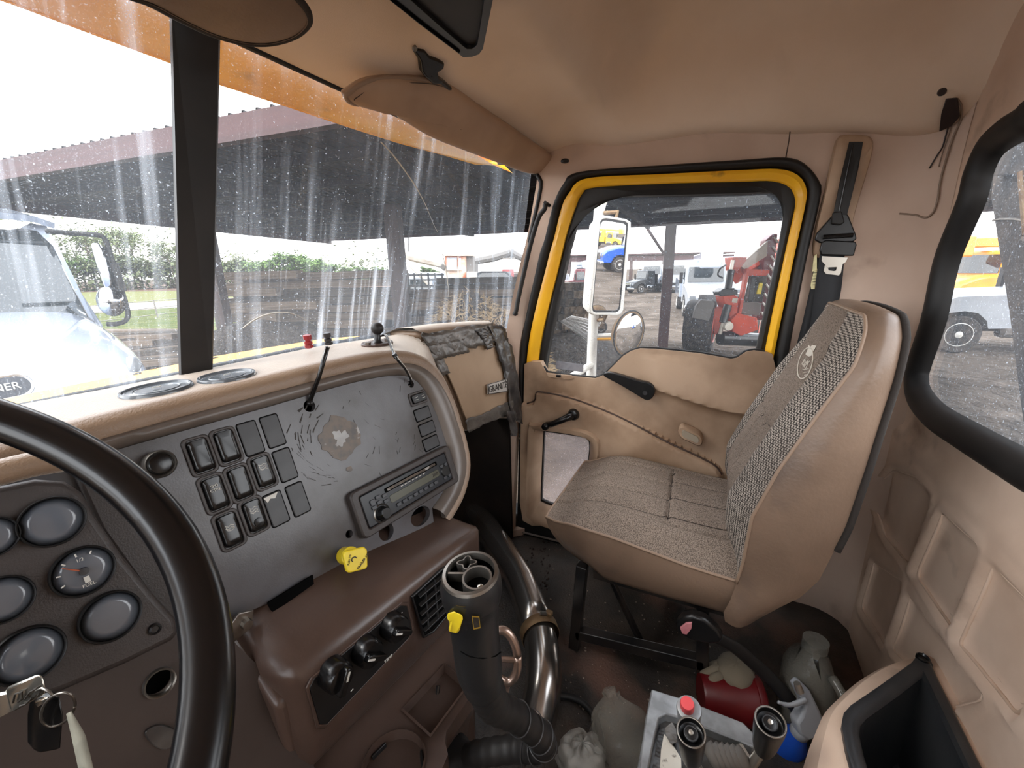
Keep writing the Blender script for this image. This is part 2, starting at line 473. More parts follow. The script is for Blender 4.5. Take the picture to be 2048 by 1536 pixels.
glass('hazy_glass', dirt=0.16, speck=0.2, film=(0.9, 0.78, 0.78))

# ------------------------------------------------------------------ cab floor, ceiling, walls
DX = 1.45          # inner face of the passenger door
fl = cdt([(-.5, -.46), (1.53, -.46), (1.53, .98), (-.5, .98)], [], .12, lambda x, y: V((x, y, 0)), depth=(0, 0, -.05))
mk('floor', fl, 'floor_mat', kind='structure')
mk('wall_front', box((.45, 1.0, .42), (1.98, .03, .94)), 'firewall', kind='structure')
mk('trim_4', box((1.384, .855, .42), (.016, .33, .84)), 'firewall', kind='structure')  # dark sheet over the tan kick panel; footwell shade put into its colour
# lower half of the driver's side (outside the frame, it shades the floor)
lw = geo()
for c_, s_ in (((-.52, .28, .37), (.04, 1.48, .74)), ((-.52, .86, 1.09), (.04, .34, .70)), ((-.52, -.33, 1.09), (.04, .26, .70)), ((-.52, .27, 1.43), (.04, 1.46, .08))):
    gadd(lw, box(c_, s_))
mk('wall_left', lw, 'tan_trim', smooth=0, kind='structure')

def ceil_z(x, y):
    z = 1.425 + .080 * sst(.70, .42, y) - .040 * sst(-.18, -.46, y) - (.056 + .036 * sst(.12, -.22, y)) * sst(1.24, 1.42, x) * sst(.62, .30, y)
    d = sdrr(x, y, .40, -.07, .99, .42, .15)
    z += .15 * sst(.0, -.085, d)
    z -= .012 * sst(1.30, 1.47, x)
    g = abs(y - .52); z += 0
    return z
mk('ceiling', cdt([(-.55, -.46), (1.475, -.46), (1.475, .60), (1.38, .69), (-.55, .70)], [], .022, lambda x, y: V((x, y, ceil_z(x, y))), depth=(0, 0, .06)), 'headliner', smooth=180, kind='structure')

# door opening loops on the wall plane, front-bottom -> top -> rear-bottom  (pixels of the photograph)
L_SEAL_O = [(1036, 1040), (1041, 850), (1044, 694), (1077, 525), (1091, 478), (1108, 410), (1128, 369), (1159, 345), (1330, 331), (1480, 321), (1567, 316), (1608, 328), (1639, 366), (1639, 400), (1611, 525), (1574, 720), (1556, 830)]
L_SEAL_I = [(1046, 1040), (1050, 850), (1056, 692), (1094, 525), (1107, 478), (1124, 410), (1138, 385), (1173, 356), (1330, 347), (1480, 339), (1560, 337), (1598, 350), (1614, 376), (1612, 410), (1587, 525), (1549, 712), (1532, 820)]
L_YEL_I = [(1066, 1040), (1072, 850), (1078, 700), (1118, 525), (1131, 470), (1150, 412), (1161, 388), (1186, 374), (1330, 366), (1480, 362), (1545, 361), (1580, 373), (1592, 398), (1590, 420), (1567, 525), (1530, 705), (1514, 810)]
L_GLASS = [(1080, 850), (1086, 735), (1128, 525), (1139, 480), (1156, 412), (1164, 397), (1190, 391), (1330, 388), (1480, 384), (1545, 381), (1566, 391), (1572, 410), (1570, 430), (1553, 525), (1512, 712), (1508, 760), (1500, 800)]
NL = 150
def wl_loop(L, x, n=NL):
    return lerp_path(cr([onX(a, b, DX) for a, b in L], 300), n)
def setx(pts, x): return [V((x, p.y, p.z)) for p in pts]
so, si, yi, gi = (wl_loop(L, DX) for L in (L_SEAL_O, L_SEAL_I, L_YEL_I, L_GLASS))
# right wall (pillars and the band over the door): sheet with the door opening
hole = [(p.y, p.z) for p in so]
hole = [(hole[0][0], .03)] + hole + [(-.165, .50), (-.13, .03)]
def wall_x(y, z):
    x = DX + .004
    x -= .025 * sst(1.22, 1.5, z) ** 2 * sst(.62, .40, y)
    x -= .06 * sst(.62, .70, y) * sst(1.34, 1.10, z)
    return x
wo = [(-.53, .0), (.78, .0), (.75, .60), (.695, .88), (.655, 1.10), (.60, 1.36), (.585, 1.47), (-.50, 1.47)]
def wall_p(s, z):
    if s > -.345: return V((wall_x(s, z), s, z))
    a = min((-.345 - s) / .11, 1.75); xw = wall_x(-.345, z)
    return V((xw - .11 + .11 * math.cos(a), -.345 - .105 * math.sin(min(a, math.pi / 2)), z))
mk('wall_right', cdt(wo, [hole], .03, wall_p, depth=(.03, 0, 0)), 'pillar_trim', smooth=60, kind='structure')
RY = -.45
# rear wall with moulded panels and the window opening
L_RW = [(1929, 403), (1963, 294), (2000, 250), (2048, 222)]
rw_right = [onY(*p, RY) for p in [(2048, 219), (2008, 245), (1972, 283), (1944, 345), (1929, 403), (1884, 515), (1858, 632), (1830, 720), (1822, 765), (1830, 808), (1862, 850), (1935, 900), (2048, 972), (2130, 1024)]]
XL = .30   # left end of the rear window (out of the frame)
rw_out = [(p.x, p.z) for p in rw_right]
zt, zb = rw_out[0][1] + .014, rw_out[-1][1] - .004
rw_out = [(XL, zt - .06), (XL + .06, zt), (rw_out[0][0] - .12, zt)] + rw_out + [(XL + .06, zb), (XL, zb + .06)]
cxm = sum(p[0] for p in rw_out) / len(rw_out); czm = sum(p[1] for p in rw_out) / len(rw_out)
def inset(poly, d):
    out = []; n = len(poly); A = sum(poly[i][0] * poly[(i + 1) % n][1] - poly[(i + 1) % n][0] * poly[i][1] for i in range(n))
    s = 1 if A > 0 else -1
    for i in range(n):
        a, b, c = V(poly[i - 1]), V(poly[i]), V(poly[(i + 1) % n])
        t = ((b - a).normalized() + (c - b).normalized()).normalized()
        out.append((b.x - t.y * d * s, b.y + t.x * d * s))
    return out
PQ = [[(1872, 1000), (1838, 955), (1790, 940), (1745, 985), (1772, 1070), (1825, 1136)],
      [(1891, 1028), (1970, 1098), (1911, 1260), (1836, 1152)],
      [(1994, 1134), (2075, 1215), (2120, 1330), (2045, 1436), (1924, 1288)],
      [(1752, 1125), (1815, 1168), (1776, 1294), (1725, 1216)],
      [(1826, 1196), (1905, 1300), (1980, 1400), (1900, 1420), (1790, 1300)]]
panels = [[(onY(a, b, RY).x, onY(a, b, RY).z) for a, b in q] for q in PQ]
def rw_f_batch():
    cache = {}
    return cache
_pp = [np.array(q) for q in panels]
def rw_y(x, z):
    P = np.array([[x, z]]); d = 0.0
    for q in panels:
        xs = [p[0] for p in q]; zs = [p[1] for p in q]
        if min(xs) - .03 < x < max(xs) + .03 and min(zs) - .03 < z < max(zs) + .03:
            s = segdist(P, q)[0] * (-1 if inpoly(P, q)[0] else 1)
            d += .007 * math.exp(-((s - .012) / .007) ** 2) - .011 * sst(.008, -.010, s)
    # horizontal swage line under the window
    d += .007 * sst(.02, -.02, z - .665 + .0 * x)
    return RY + d
rwo = [(-.55, 0), (1.40, 0), (1.40, 1.25), (1.36, 1.60), (-.55, 1.60)]
mk('wall_back', cdt(rwo, [rw_out], .0115, lambda x, z: V((x, rw_y(x, z), z)), depth=(0, -.03, 0)), 'rear_trim', smooth=180, kind='structure')
# rear window: rubber surround and pane
wr = empty('window_2', (cxm, RY, zb), kind='structure')
oL = cr([(p[0], p[1], 0) for p in inset(rw_out, -.006)], 120, True)
rings = []
for k in range(9):
    a = math.pi * k / 8
    off = .021 - .027 * math.cos(a)
    il = cr([(p[0], p[1], 0) for p in inset(rw_out, off)], 120, True)
    rings.append([V((p.x, RY + .003 + .024 * math.sin(a) - .02 * (k / 8), p.y)) for p in il])
mk('rubber_surround', loft(rings[::1], True, (False, False)), 'black_rubber', wr, smooth=180)
il = cr([(p[0], p[1], 0) for p in inset(rw_out, .03)], 120, True)
mk('pane', prism([V((p.x, RY - .02, p.y)) for p in il], (0, -.005, 0)), 'window_glass', wr, smooth=0)

# ------------------------------------------------------------------ windscreen
def ws_y(x, z):
    s = (z - .88) / .54
    yb = .86 - .17 * sst(.95, 1.47, x) ** 1.0; yt = .705 - .10 * sst(1.25, 1.47, x)
    return yb + (yt - yb) * s
ww = empty('window_1', (.44, .86, .86), kind='structure')
XD = .43
def pane(x0, x1):
    rows = []
    for i in range(9):
        z = .84 + .62 * i / 8
        rows.append([V((x0 + (x1 - x0) * k / 24, ws_y(x0 + (x1 - x0) * k / 24, z) + .012, z)) for k in range(25)])
    return loft(rows, closed=False)
mk('right_pane', pane(XD + .001, 1.46), 'windshield_glass', ww, smooth=180)
mk('left_pane', pane(-.75, XD - .001), 'windshield_glass', ww, smooth=180)
# centre post
ct = onY(399, 62, .695); cb = onY(385, 742, .80)
dx = .030
pr = []
for (a, w) in ((ct + V((0, 0, .03)), .030), (cb - V((0, 0, .03)), .0235)):
    fdir = V((a.x, a.y, 0)).normalized(); rd = V((fdir.y, -fdir.x, 0))
    pr.append([a - rd * w + fdir * .012, a - rd * w * .86, a + rd * w * .94, a + rd * w + fdir * .006, a + rd * w * .8 + fdir * .045, a - rd * w * .8 + fdir * .045])
mk('centre_post', loft(pr), 'black_rubber', ww, smooth=20)
# rubber around the glass: header and right pillar edge
hd = [V((x, ws_y(x, 1.43) - .004, 1.428 if x < 1.3 else 1.428 - .02 * (x - 1.3) / .15)) for x in [-.6 + .1 * i for i in range(20)]]
hd = [p for p in hd if p.x < 1.40]
cor = [onX(1064, 344, 1.445), onX(1078, 356, 1.452), onX(1082, 375, 1.455), onX(1068, 440, 1.455), onX(1045, 540, 1.455), onX(1028, 610, 1.455), onX(1012, 655, 1.45)]
mk('rubber_edge', tube(cr(hd + cor, 60), .0075, 8), 'black_rubber', ww, smooth=180)

for pts in ([(762, 284), (782, 305), (806, 336), (832, 374), (852, 412), (866, 446), (876, 466)], [(486, 656), (505, 642), (530, 630), (560, 625), (588, 628), (612, 640), (632, 652)], [(885, 507), (892, 540), (896, 570), (897, 594)]):
    q = []
    for a, b in pts:
        y = .75
        for _ in range(8):
            p = onY(a, b, y); y = ws_y(p.x, p.z) + .008
        q.append(onY(a, b, y))
    n = 36; q = cr(q, n)
    mk('crack', tube(q, [.0004 + .0013 * math.sin(math.pi * min(1, .25 + k / n)) for k in range(n)], 5), 'white_print', ww, smooth=0, label='white crack in the glass')
wb_ = bpy.data.objects['wall_back']
for q in panels:
    for dd, rr2, hh in ((.000, .0032, .002), (.013, .0024, -.006)):
        c = cr(lerp_path([(a, b, 0) for a, b in inset(q, dd)] + [(*inset(q, dd)[0], 0)], 22)[:-1], 80, True)
        mk('moulded_rib', tube([V((p.x, RY + hh, p.y)) for p in c + c[:1]], rr2, 8), 'rear_trim', wb_, smooth=180)
mk('trim_5', box((1.475, .28, .02), (.09, 1.0, .14)), 'black_rubber', kind='structure', bevel=.01)
mk('trim_6', tube([onX(1581, 254, 1.425), onX(1578, 280, 1.42), onX(1571, 318, 1.445)], .0016, 6), 'dash_brown', kind='structure')
# ------------------------------------------------------------------ passenger door
door = empty('door_1', (DX, .25, 0), kind='structure')
def Lr(loops): return loft(loops, closed=False)
# body-side rubber seal (a fat rounded strip round the opening)
mk('door_seal', Lr([setx(so, DX + .012), setx(so, DX - .008), [(a * .75 + b * .25) for a, b in zip(setx(so, DX - .022), setx(si, DX - .022))], [(a * .3 + b * .7) for a, b in zip(setx(so, DX - .020), setx(si, DX - .020))], setx(si, DX + .0), setx(si, DX + .045)]), 'black_rubber', door, smooth=180)
# yellow frame
mid = [(a * .55 + b * .45) for a, b in zip(si, yi)]
mk('door_frame', Lr([setx(si, DX + .020), setx([(a * .9 + b * .1) for a, b in zip(si, yi)], DX - .008), setx(mid, DX - .012), setx([(a * .2 + b * .8) for a, b in zip(si, yi)], DX - .002), setx(yi, DX + .004), setx(yi, DX + .06)]), 'yellow_paint', door, smooth=50, label='yellow painted metal frame')
ch = [(a * .5 + b * .5) for a, b in zip(yi, gi)]
mk('glass_channel', Lr([setx(yi, DX + .045), setx(yi, DX + .014), setx(ch, DX + .010), setx(gi, DX + .022), setx(gi, DX + .055)]), 'black_rubber', door, smooth=50)
gpoly = [V((DX + .05, p.y, p.z)) for p in gi]
mk('window_glass', prism(gpoly, (.004, 0, 0)), 'window_glass', door, smooth=0)

# moulded inner panel
PX = 1.425
po = [(1049, 728), (1062, 723), (1081, 724), (1086, 734), (1092, 745), (1140, 752), (1190, 757), (1208, 750), (1222, 736), (1246, 712), (1262, 702), (1280, 697), (1310, 698), (1400, 707), (1462, 718), (1474, 716), (1492, 704), (1508, 701), (1530, 704), (1545, 709), (1552, 740), (1550, 790), (1540, 900), (1500, 1050), (1400, 1075), (1280, 1060), (1130, 1045), (1068, 1046), (1050, 1036), (1044, 1000), (1046, 850)]
pyz = [(onX(a, b, PX).y, onX(a, b, PX).z) for a, b in po]
def P2(pts, x=PX): return [(onX(a, b, x).y, onX(a, b, x).z) for a, b in pts]
win_o = P2([(1068, 868), (1076, 855), (1100, 856), (1160, 865), (1184, 875), (1194, 890), (1190, 930), (1176, 1000), (1160, 1052), (1092, 1036), (1070, 1024), (1064, 1006)])
win_i = P2([(1081, 872), (1084, 866), (1100, 867), (1160, 876), (1172, 881), (1177, 895), (1172, 940), (1160, 1000), (1150, 1036), (1096, 1018), (1080, 1010), (1076, 1000)])
curveA = P2([(1056, 806), (1071, 800), (1074, 786), (1082, 783), (1130, 792), (1180, 808), (1240, 833), (1300, 864), (1342, 886), (1390, 908), (1428, 928), (1442, 945), (1446, 965), (1452, 1100)])
curveA = [(p.x, p.y) for p in cr([(a, b, 0) for a, b in curveA], 60)]
lowpoly = curveA + P2([(1500, 1120), (1300, 1120), (1040, 1090), (1030, 806)])
lowarr = [tuple(p) for p in lowpoly]
crease = P2([(1306, 776), (1330, 784), (1380, 800), (1430, 815), (1482, 826), (1540, 838)])
pocket = P2([(1306, 782), (1480, 830), (1535, 846), (1520, 760), (1400, 745), (1310, 748)])
hc = P2([(1290, 782)])[0]
def door_d(y, z):
    P = np.array([[y, z]])
    d = 0.0
    sA = segdist(P, curveA, False)[0]
    inside = inpoly(P, lowarr)[0]
    d += .022 * sst(-.004, .006, sA if inside else -sA)
    d -= .004 * math.exp(-(sA / .004) ** 2)
    # armrest: the crease line stands proud, hollow above it
    if z < .80:
        # distance below the crease
        yy = [c[0] for c in crease]; zz = [c[1] for c in crease]
        zc = np.interp(-y, [-v for v in yy], zz)
        w = sst(.24, .15, y)
        if not inside: d += w * (.034 * sst(-.008, .006, z - zc) * sst(.16, .0, z - zc) - .016 * sst(.0, -.03, z - zc) * sst(-.26, -.10, z - zc))
    # grab recess behind the handle
    r = math.hypot((y - hc[0]) / .05, (z - hc[1]) / .035)
    d -= .014 * math.exp(-r * r)
    # top roll towards the glass
    return d
eA = [tuple(p) for p in pyz]
panel = cdt(pyz, [win_o], .0085, lambda y, z: V((PX - door_d(y, z), y, z)), depth=(.03, 0, 0))
dp = mk('door_panel', panel, 'tan_trim', door, smooth=50)
mk('panel_seam', tube([V((PX - .009, a, b + .001)) for a, b in [(p.x, p.y) for p in lerp_path([(a, b, 0) for a, b in curveA[:52]], 90)]], .0032, 6), 'dash_brown', door, smooth=180)
sill_line = lerp_path([V((PX + .004, y, z)) for y, z in pyz[3:19]], 60)
mk('window_sill_strip', tube([p + V((.006, 0, .0)) for p in sill_line], .0055, 8), 'black_rubber', door, smooth=180)
# small kick window: moulded ring, rubber and pane
def ring3(poly, x, n=72): return lerp_path(cr([V((x, a, b)) for a, b in poly], 144, True) + [V((x, *poly[0]))], n + 1)[:-1]
wo_, wi_ = ring3(win_o, PX), ring3(win_i, PX)
big = [V((PX, p.y, p.z)) for p in wo_]
ctr = sum(big, V()) / len(big)
r0 = [ctr + (p - ctr) * 1.12 for p in big]
mk('kick_window_ring', loft([setx(r0, PX + .004), setx(r0, PX - .024), setx([a * .7 + b * .3 for a, b in zip(r0, big)], PX - .036), setx(big, PX - .034), setx([a * .4 + b * .6 for a, b in zip(big, wi_)], PX - .002), setx(wi_, PX + .022), setx(wi_, PX + .05)], True, (False, False)), 'tan_trim', door, smooth=60)
ctr2 = sum(wi_, V()) / len(wi_)
mk('kick_window_rubber', loft([setx(wi_, PX + .03), setx([ctr2 + (p - ctr2) * .95 for p in wi_], PX + .03), setx([ctr2 + (p - ctr2) * .95 for p in wi_], PX + .045)], True, (False, False)), 'black_rubber', door)
mk('kick_window_glass', prism(setx(wi_, PX + .04), (.003, 0, 0)), 'hazy_glass', door, smooth=0)

# inside handle: broad lever pivoting at its rear end
HX = PX - .034
h = mk('door_handle', prism(cr([onX(a, b, HX) for a, b in [(1207, 752), (1216, 745), (1240, 750), (1275, 761), (1300, 767), (1309, 778), (1306, 794), (1295, 801), (1283, 796), (1270, 788), (1240, 770)]], 40, True), (.022, 0, 0)), 'black_plastic', door, bevel=.006, seg=3)
pv = onX(1290, 786, HX)
mk('pivot_screw', lathe([(.0, -.002), (.007, -.002), (.008, .0), (.008, .004)], pv, (1, 0, 0), 16), 'blank_grey', h)
mk('pivot_boss', lathe([(.021, -.004), (.023, .0), (.023, .05)], pv + V((.016, 0, 0)), (1, 0, 0), 20), 'black_plastic', h)
# window crank
cpv = onX(1146, 830, PX - .03); ck = onX(1092, 852, PX - .055)
crk = mk('window_crank', tube([cpv, cpv.lerp(ck, .3) + V((-.008, 0, 0)), cpv.lerp(ck, .7) + V((-.014, 0, 0)), ck + V((.012, 0, 0))], [.016, .012, .011, .012], 12, flat=1.0), 'black_gloss', door, smooth=180)
mk('crank_hub', lathe([(.006, -.012), (.017, -.008), (.021, .0), (.023, .02), (.026, .03)], cpv, (1, 0, 0), 20), 'black_gloss', crk)
mk('crank_knob', lathe([(.004, -.018), (.012, -.016), (.014, -.004), (.011, .006), (.012, .014)], ck, (1, 0, 0), 16), 'black_gloss', crk, smooth=180)
# courtesy lamp in the armrest
lc = onX(1381, 871, PX - .026)
def lamp_ring(w, hh, x):
    ang = RAD(31); o = []
    for a, b in rrect(w, hh, hh * .49, 7): o.append(V((x, lc.y - (a * math.cos(ang) - b * math.sin(ang) * .0) + 0, lc.z - a * math.sin(ang) * .62 + b)))
    return o
lm = mk('courtesy_lamp', loft([lamp_ring(.088, .044, PX + .0), lamp_ring(.088, .044, PX - .030), lamp_ring(.080, .036, PX - .036), lamp_ring(.066, .026, PX - .034)], True, (True, True)), 'tan_trim', door, smooth=40)
mk('lamp_lens', loft([lamp_ring(.064, .025, PX - .030), lamp_ring(.060, .022, PX - .039)], True, (True, True)), 'lamp_lens', lm, smooth=30)
# lock slider on the front of the sill, and the sticker on the glass
lk = [onX(a, b, PX - .004) for a, b in [(1093, 747), (1143, 751), (1147, 757), (1138, 760), (1096, 754)]]
sl = mk('lock_plate', prism(lk, (.006, 0, 0)), 'tan_trim', door, bevel=.001)
mk('lock_slider', box(onX(1117, 752, PX - .008), (.008, .016, .010)), 'black_plastic', sl, bevel=.001)
st = [onX(a, b, DX + .047) for a, b in [(1113, 722), (1167, 729), (1166, 744), (1111, 737)]]
MATS['sticker'] = M('sticker', (150, 152, 160), .5, c2=(120, 122, 130), scale=60)
mk('window_sticker', prism(st, (.001, 0, 0)), 'sticker', door, smooth=0)
# chipped paint on the frame's rear leg
for a, b, r in ((1579, 520, .006), (1577, 512, .004), (1580, 528, .004)):
    mk('paint_chip', prism([onX(a + r * 700 * c, b + r * 1000 * s, DX + .0085) for c, s in circ(1, 7)], (.001, 0, 0)), 'rust', door, smooth=0)
# sill plate grille on the floor by the door
gv = empty('floor_vent', (1.36, .60, .0), 'grey slotted vent plate lying on the brown floor below the door', 'vent')
q = [onZ(a, b, .012) for a, b in [(1050, 1050), (1068, 1046), (1120, 1060), (1128, 1074), (1112, 1080), (1043, 1064)]]
c0, c1, c2, c3 = onZ(1048, 1048, .012), onZ(1130, 1062, .012), onZ(1122, 1084, .012), onZ(1042, 1064, .012)
MATS['vent_grey'] = M('vent_grey', (128, 116, 108), .55, c2=(96, 84, 76), scale=30)
mk('vent_base', prism([V((p.x, p.y, .003)) for p in (c0, c1, c2, c3)], (0, 0, .003)), 'void', gv)
for k in range(4):
    f = k / 3
    a, b = c0.lerp(c3, f * .94 + .03), c1.lerp(c2, f * .94 + .03)
    mk('slat', tube([a, b], .0045, 6), 'vent_grey', gv)
for k in range(9):
    f = k / 8
    mk('rib', tube([c0.lerp(c1, f), c3.lerp(c2, f)], .0035, 6), 'vent_grey', gv)
# rubber grab bar on the front pillar
gp = [onX(a, b, 1.40) for a, b in [(1090, 408), (1089, 418), (1077, 436), (1062, 485), (1048, 545), (1036, 600), (1032, 622), (1028, 630)]]
gb = empty('grab_handle', gp[-1], 'black rubber grab bar on the pillar between windscreen and door', 'handle')
mk('grip', tube(cr(gp, 40), [.006] + [.008] * 38 + [.006], 10), 'black_rubber', gb, smooth=180)
for i in (0, -1):
    mk('bracket', tube([gp[i] + V((0, 0, .004)), gp[i] + V((.04, 0, 0))], .006, 8), 'black_rubber', gb)
# ------------------------------------------------------------------ dashboard
A8 = RAD(8); TIL = RAD(19)
DU = V((math.cos(A8), -math.sin(A8), 0)); DN0 = V((-math.sin(A8), -math.cos(A8), 0))
DV = V((0, 0, -1)) * math.cos(TIL) + DN0 * math.sin(TIL)      # down the panel
DN = DV.cross(DU).normalized()                                  # out of the panel, towards the seats
D0 = onY(790, 735, .55)
def dq(px, py, off=0.0): return onP(px, py, D0 + DN * off, DN)
def duv(px, py):
    q = dq(px, py) - D0; return q.dot(DU), q.dot(DV)
def dpt(u, v, off=0.0): return D0 + DU * u + DV * v + DN * off
dash = empty('dashboard', (.4, .62, .6), 'brown dashboard with worn grey switch panel under a leather grained top', 'dashboard')
# outlines in panel coordinates (u to the right, v down)
bez_o = [duv(*p) for p in [(-60, 962), (100, 912), (230, 871), (500, 797), (700, 744), (790, 728), (835, 733), (868, 757), (895, 800), (912, 850), (924, 892), (929, 935), (917, 985), (888, 1036)]]
bez_i = [duv(*p) for p in [(-60, 992), (110, 940), (240, 898), (505, 823), (705, 766), (790, 751), (826, 758), (848, 780), (870, 822), (886, 868), (897, 905), (902, 942), (892, 978), (868, 1016)]]
NB = 70
bo = [(p.x, p.y) for p in lerp_path(cr([(a, b, 0) for a, b in bez_o], 140), NB)]
bi = [(p.x, p.y) for p in lerp_path(cr([(a, b, 0) for a, b in bez_i], 140), NB)]
mk('bezel', loft([[dpt(u, v, -.02) for u, v in bo], [dpt(u, v, .006) for u, v in bo], [dpt(u * .7 + a * .3, v * .7 + b * .3, .011) for (u, v), (a, b) in zip(bo, bi)], [dpt(u * .25 + a * .75, v * .25 + b * .75, .009) for (u, v), (a, b) in zip(bo, bi)], [dpt(u, v, -.004) for u, v in bi]], closed=False), 'bezel_grey', dash, smooth=60)
# leather-grained pad: rolls over the bezel, runs to the glass on top and wraps the right end
far_px = [(-60, 830, .86), (10, 814, .86), (200, 780, .85), (390, 742, .83), (520, 716, .81), (640, 692, .79), (750, 676, .77), (850, 660, .75)]
far = lerp_path([onY(a, b, c) for a, b, c in far_px], 49)
rows = [[], [], [], [], [], []]
for i, (u, v) in enumerate(bo):
    a = bo[max(i - 1, 0)]; b = bo[min(i + 1, NB - 1)]
    t = V((b[0] - a[0], b[1] - a[1])).normalized()
    m = DU * t.y - DV * t.x              # outward in the plane (up for the top edge, right for the end)
    Q = dpt(u, v)
    w = .020 + .012 * (1 - sst(.02, .10, v))
    rows[0].append(Q + DN * .004 - m * .001)
    rows[1].append(Q + DN * .010 + m * w * .35)
    rows[2].append(Q + DN * .002 + m * w * .8)
    rows[3].append(Q - DN * .016 + m * w)
    up = sst(.04, -.02, v)
    if i < 49: F = far[i]
    else: F = far[-1]
    endF = Q + m * w + V((.0, .16, .0))
    f = sst(47, 53, i)
    F2 = F.lerp(endF, f)
    k3 = rows[3][-1]
    md = k3.lerp(F2, .35); md.z += .006 * (1 - f)
    rows[4].append(md); rows[5].append(F2)
mk('dash_top', loft(rows, closed=False), 'dash_leather', dash, smooth=180)
for i in (0,):
    pass
mk('dash_top_edge', loft([rows[5][:50], [p + V((0, .006, -.03)) for p in rows[5][:50]]], closed=False), 'black_rubber', dash)
# ends and underside of the right wrap
mk('dash_end', loft([rows[5][52:], [p + V((-.03, .02, 0)) for p in rows[5][52:]]], closed=False), 'dash_brown', dash)

# grey switch panel with its holes
HOLES = {'h1': (619, 812, .0095), 'h2': (822, 768, .0075), 'h3': (700, 1068, .0065), 'h4': (776, 1063, .0155), 'h5': (911, 951, .006), 'h6': (845, 1032, .021)}
pan_o = bi + [duv(*p) for p in [(872, 1048), (806, 1090), (740, 1124), (600, 1182), (480, 1232), (380, 1262), (200, 1200), (60, 1080)]]
holes = []
for k, (a, b, r) in HOLES.items():
    c = duv(a, b)
    if k == 'h6': holes.append([(c[0] + x, c[1] + y) for x, y in circ(.024, 20, .017)])
    else: holes.append([(c[0] + x, c[1] + y) for x, y in circ(r, 18)])
pan_o2 = [tuple(p) for p in pan_o]
mk('switch_panel', cdt(pan_o2, holes, .02, lambda u, v: dpt(u, v, -.006 * sst(.20, .30, v)), depth=DN * -.012), 'dash_grey', dash, smooth=60)
mk('panel_backing', prism([dpt(u, v, -.035) for u, v in pan_o2], DN * -.004), 'void', dash)
MATS['worn_brown'] = M('worn_brown', (86, 66, 44), .35, c2=(48, 36, 26), amt=.9, scale=60, c3=(150, 146, 142), scale3=40, lo3=.6, hi3=.66)
MATS['scuffed_grey'] = M('scuffed_grey', (150, 148, 146), .3, c2=(110, 104, 98), scale=40)
# worn patch where something was glued: ragged brown ring
wc = duv(681, 875)
rr = random.Random(3)
ro = [.035 + .003 * math.sin(k * .9) + .002 * math.sin(k * 2.3 + 1) + rr.uniform(-.001, .001) for k in range(30)]; ri = [.012 + .003 * math.sin(k * .63 + 2) + .002 * math.sin(k * 1.7) + rr.uniform(-.001, .001) for k in range(30)]
mk('glue_scar', ringprism([dpt(wc[0] + r * math.cos(k * .2094), wc[1] + r * math.sin(k * .2094), .0008) for k, r in enumerate(ro)], [dpt(wc[0] + r * math.cos(k * .2094), wc[1] + r * math.sin(k * .2094), .0008) for k, r in enumerate(ri)], DN * -.0006), 'worn_brown', dash, smooth=0)
mk('bare_spot', prism([dpt(wc[0] + r * math.cos(k * .2094), wc[1] + r * math.sin(k * .2094), .0006) for k, r in enumerate(ri)], DN * -.0004), 'scuffed_grey', dash, smooth=0)
mk('scuff', prism([dq(*p, .0006) for p in [(693, 935), (702, 932), (706, 940), (700, 944), (692, 941)]], DN * -.0004), 'worn_brown', dash, smooth=0)
# dark scratches round the scar
sg = geo()
for _ in range(46):
    a = rr.uniform(1.9, 4.4); r = rr.uniform(.045, .085); L = rr.uniform(.004, .016)
    u, v = wc[0] + r * math.cos(a) * 1.1, wc[1] + r * math.sin(a) * .9
    t = a + math.pi / 2 + rr.uniform(-.3, .3); w = rr.uniform(.0004, .0011)
    gadd(sg, prism([dpt(u, v, .0006), dpt(u + L * math.cos(t), v + L * math.sin(t), .0006), dpt(u + L * math.cos(t) + w, v + L * math.sin(t) + w, .0006), dpt(u + w, v + w * 2, .0006)], DN * -.0003))
for _ in range(30):
    u, v = rr.uniform(-.13, .05), rr.uniform(.02, .17); t = rr.uniform(.4, 2.6); L = rr.uniform(.004, .014); w = .0004
    gadd(sg, prism([dpt(u, v, .0006), dpt(u + L * math.cos(t), v + L * math.sin(t), .0006), dpt(u + L * math.cos(t) + w, v + L * math.sin(t) + w, .0006), dpt(u + w, v + w * 2, .0006)], DN * -.0003))
mk('scratches', sg, 'dark_print', dash, smooth=0, kind='stuff')

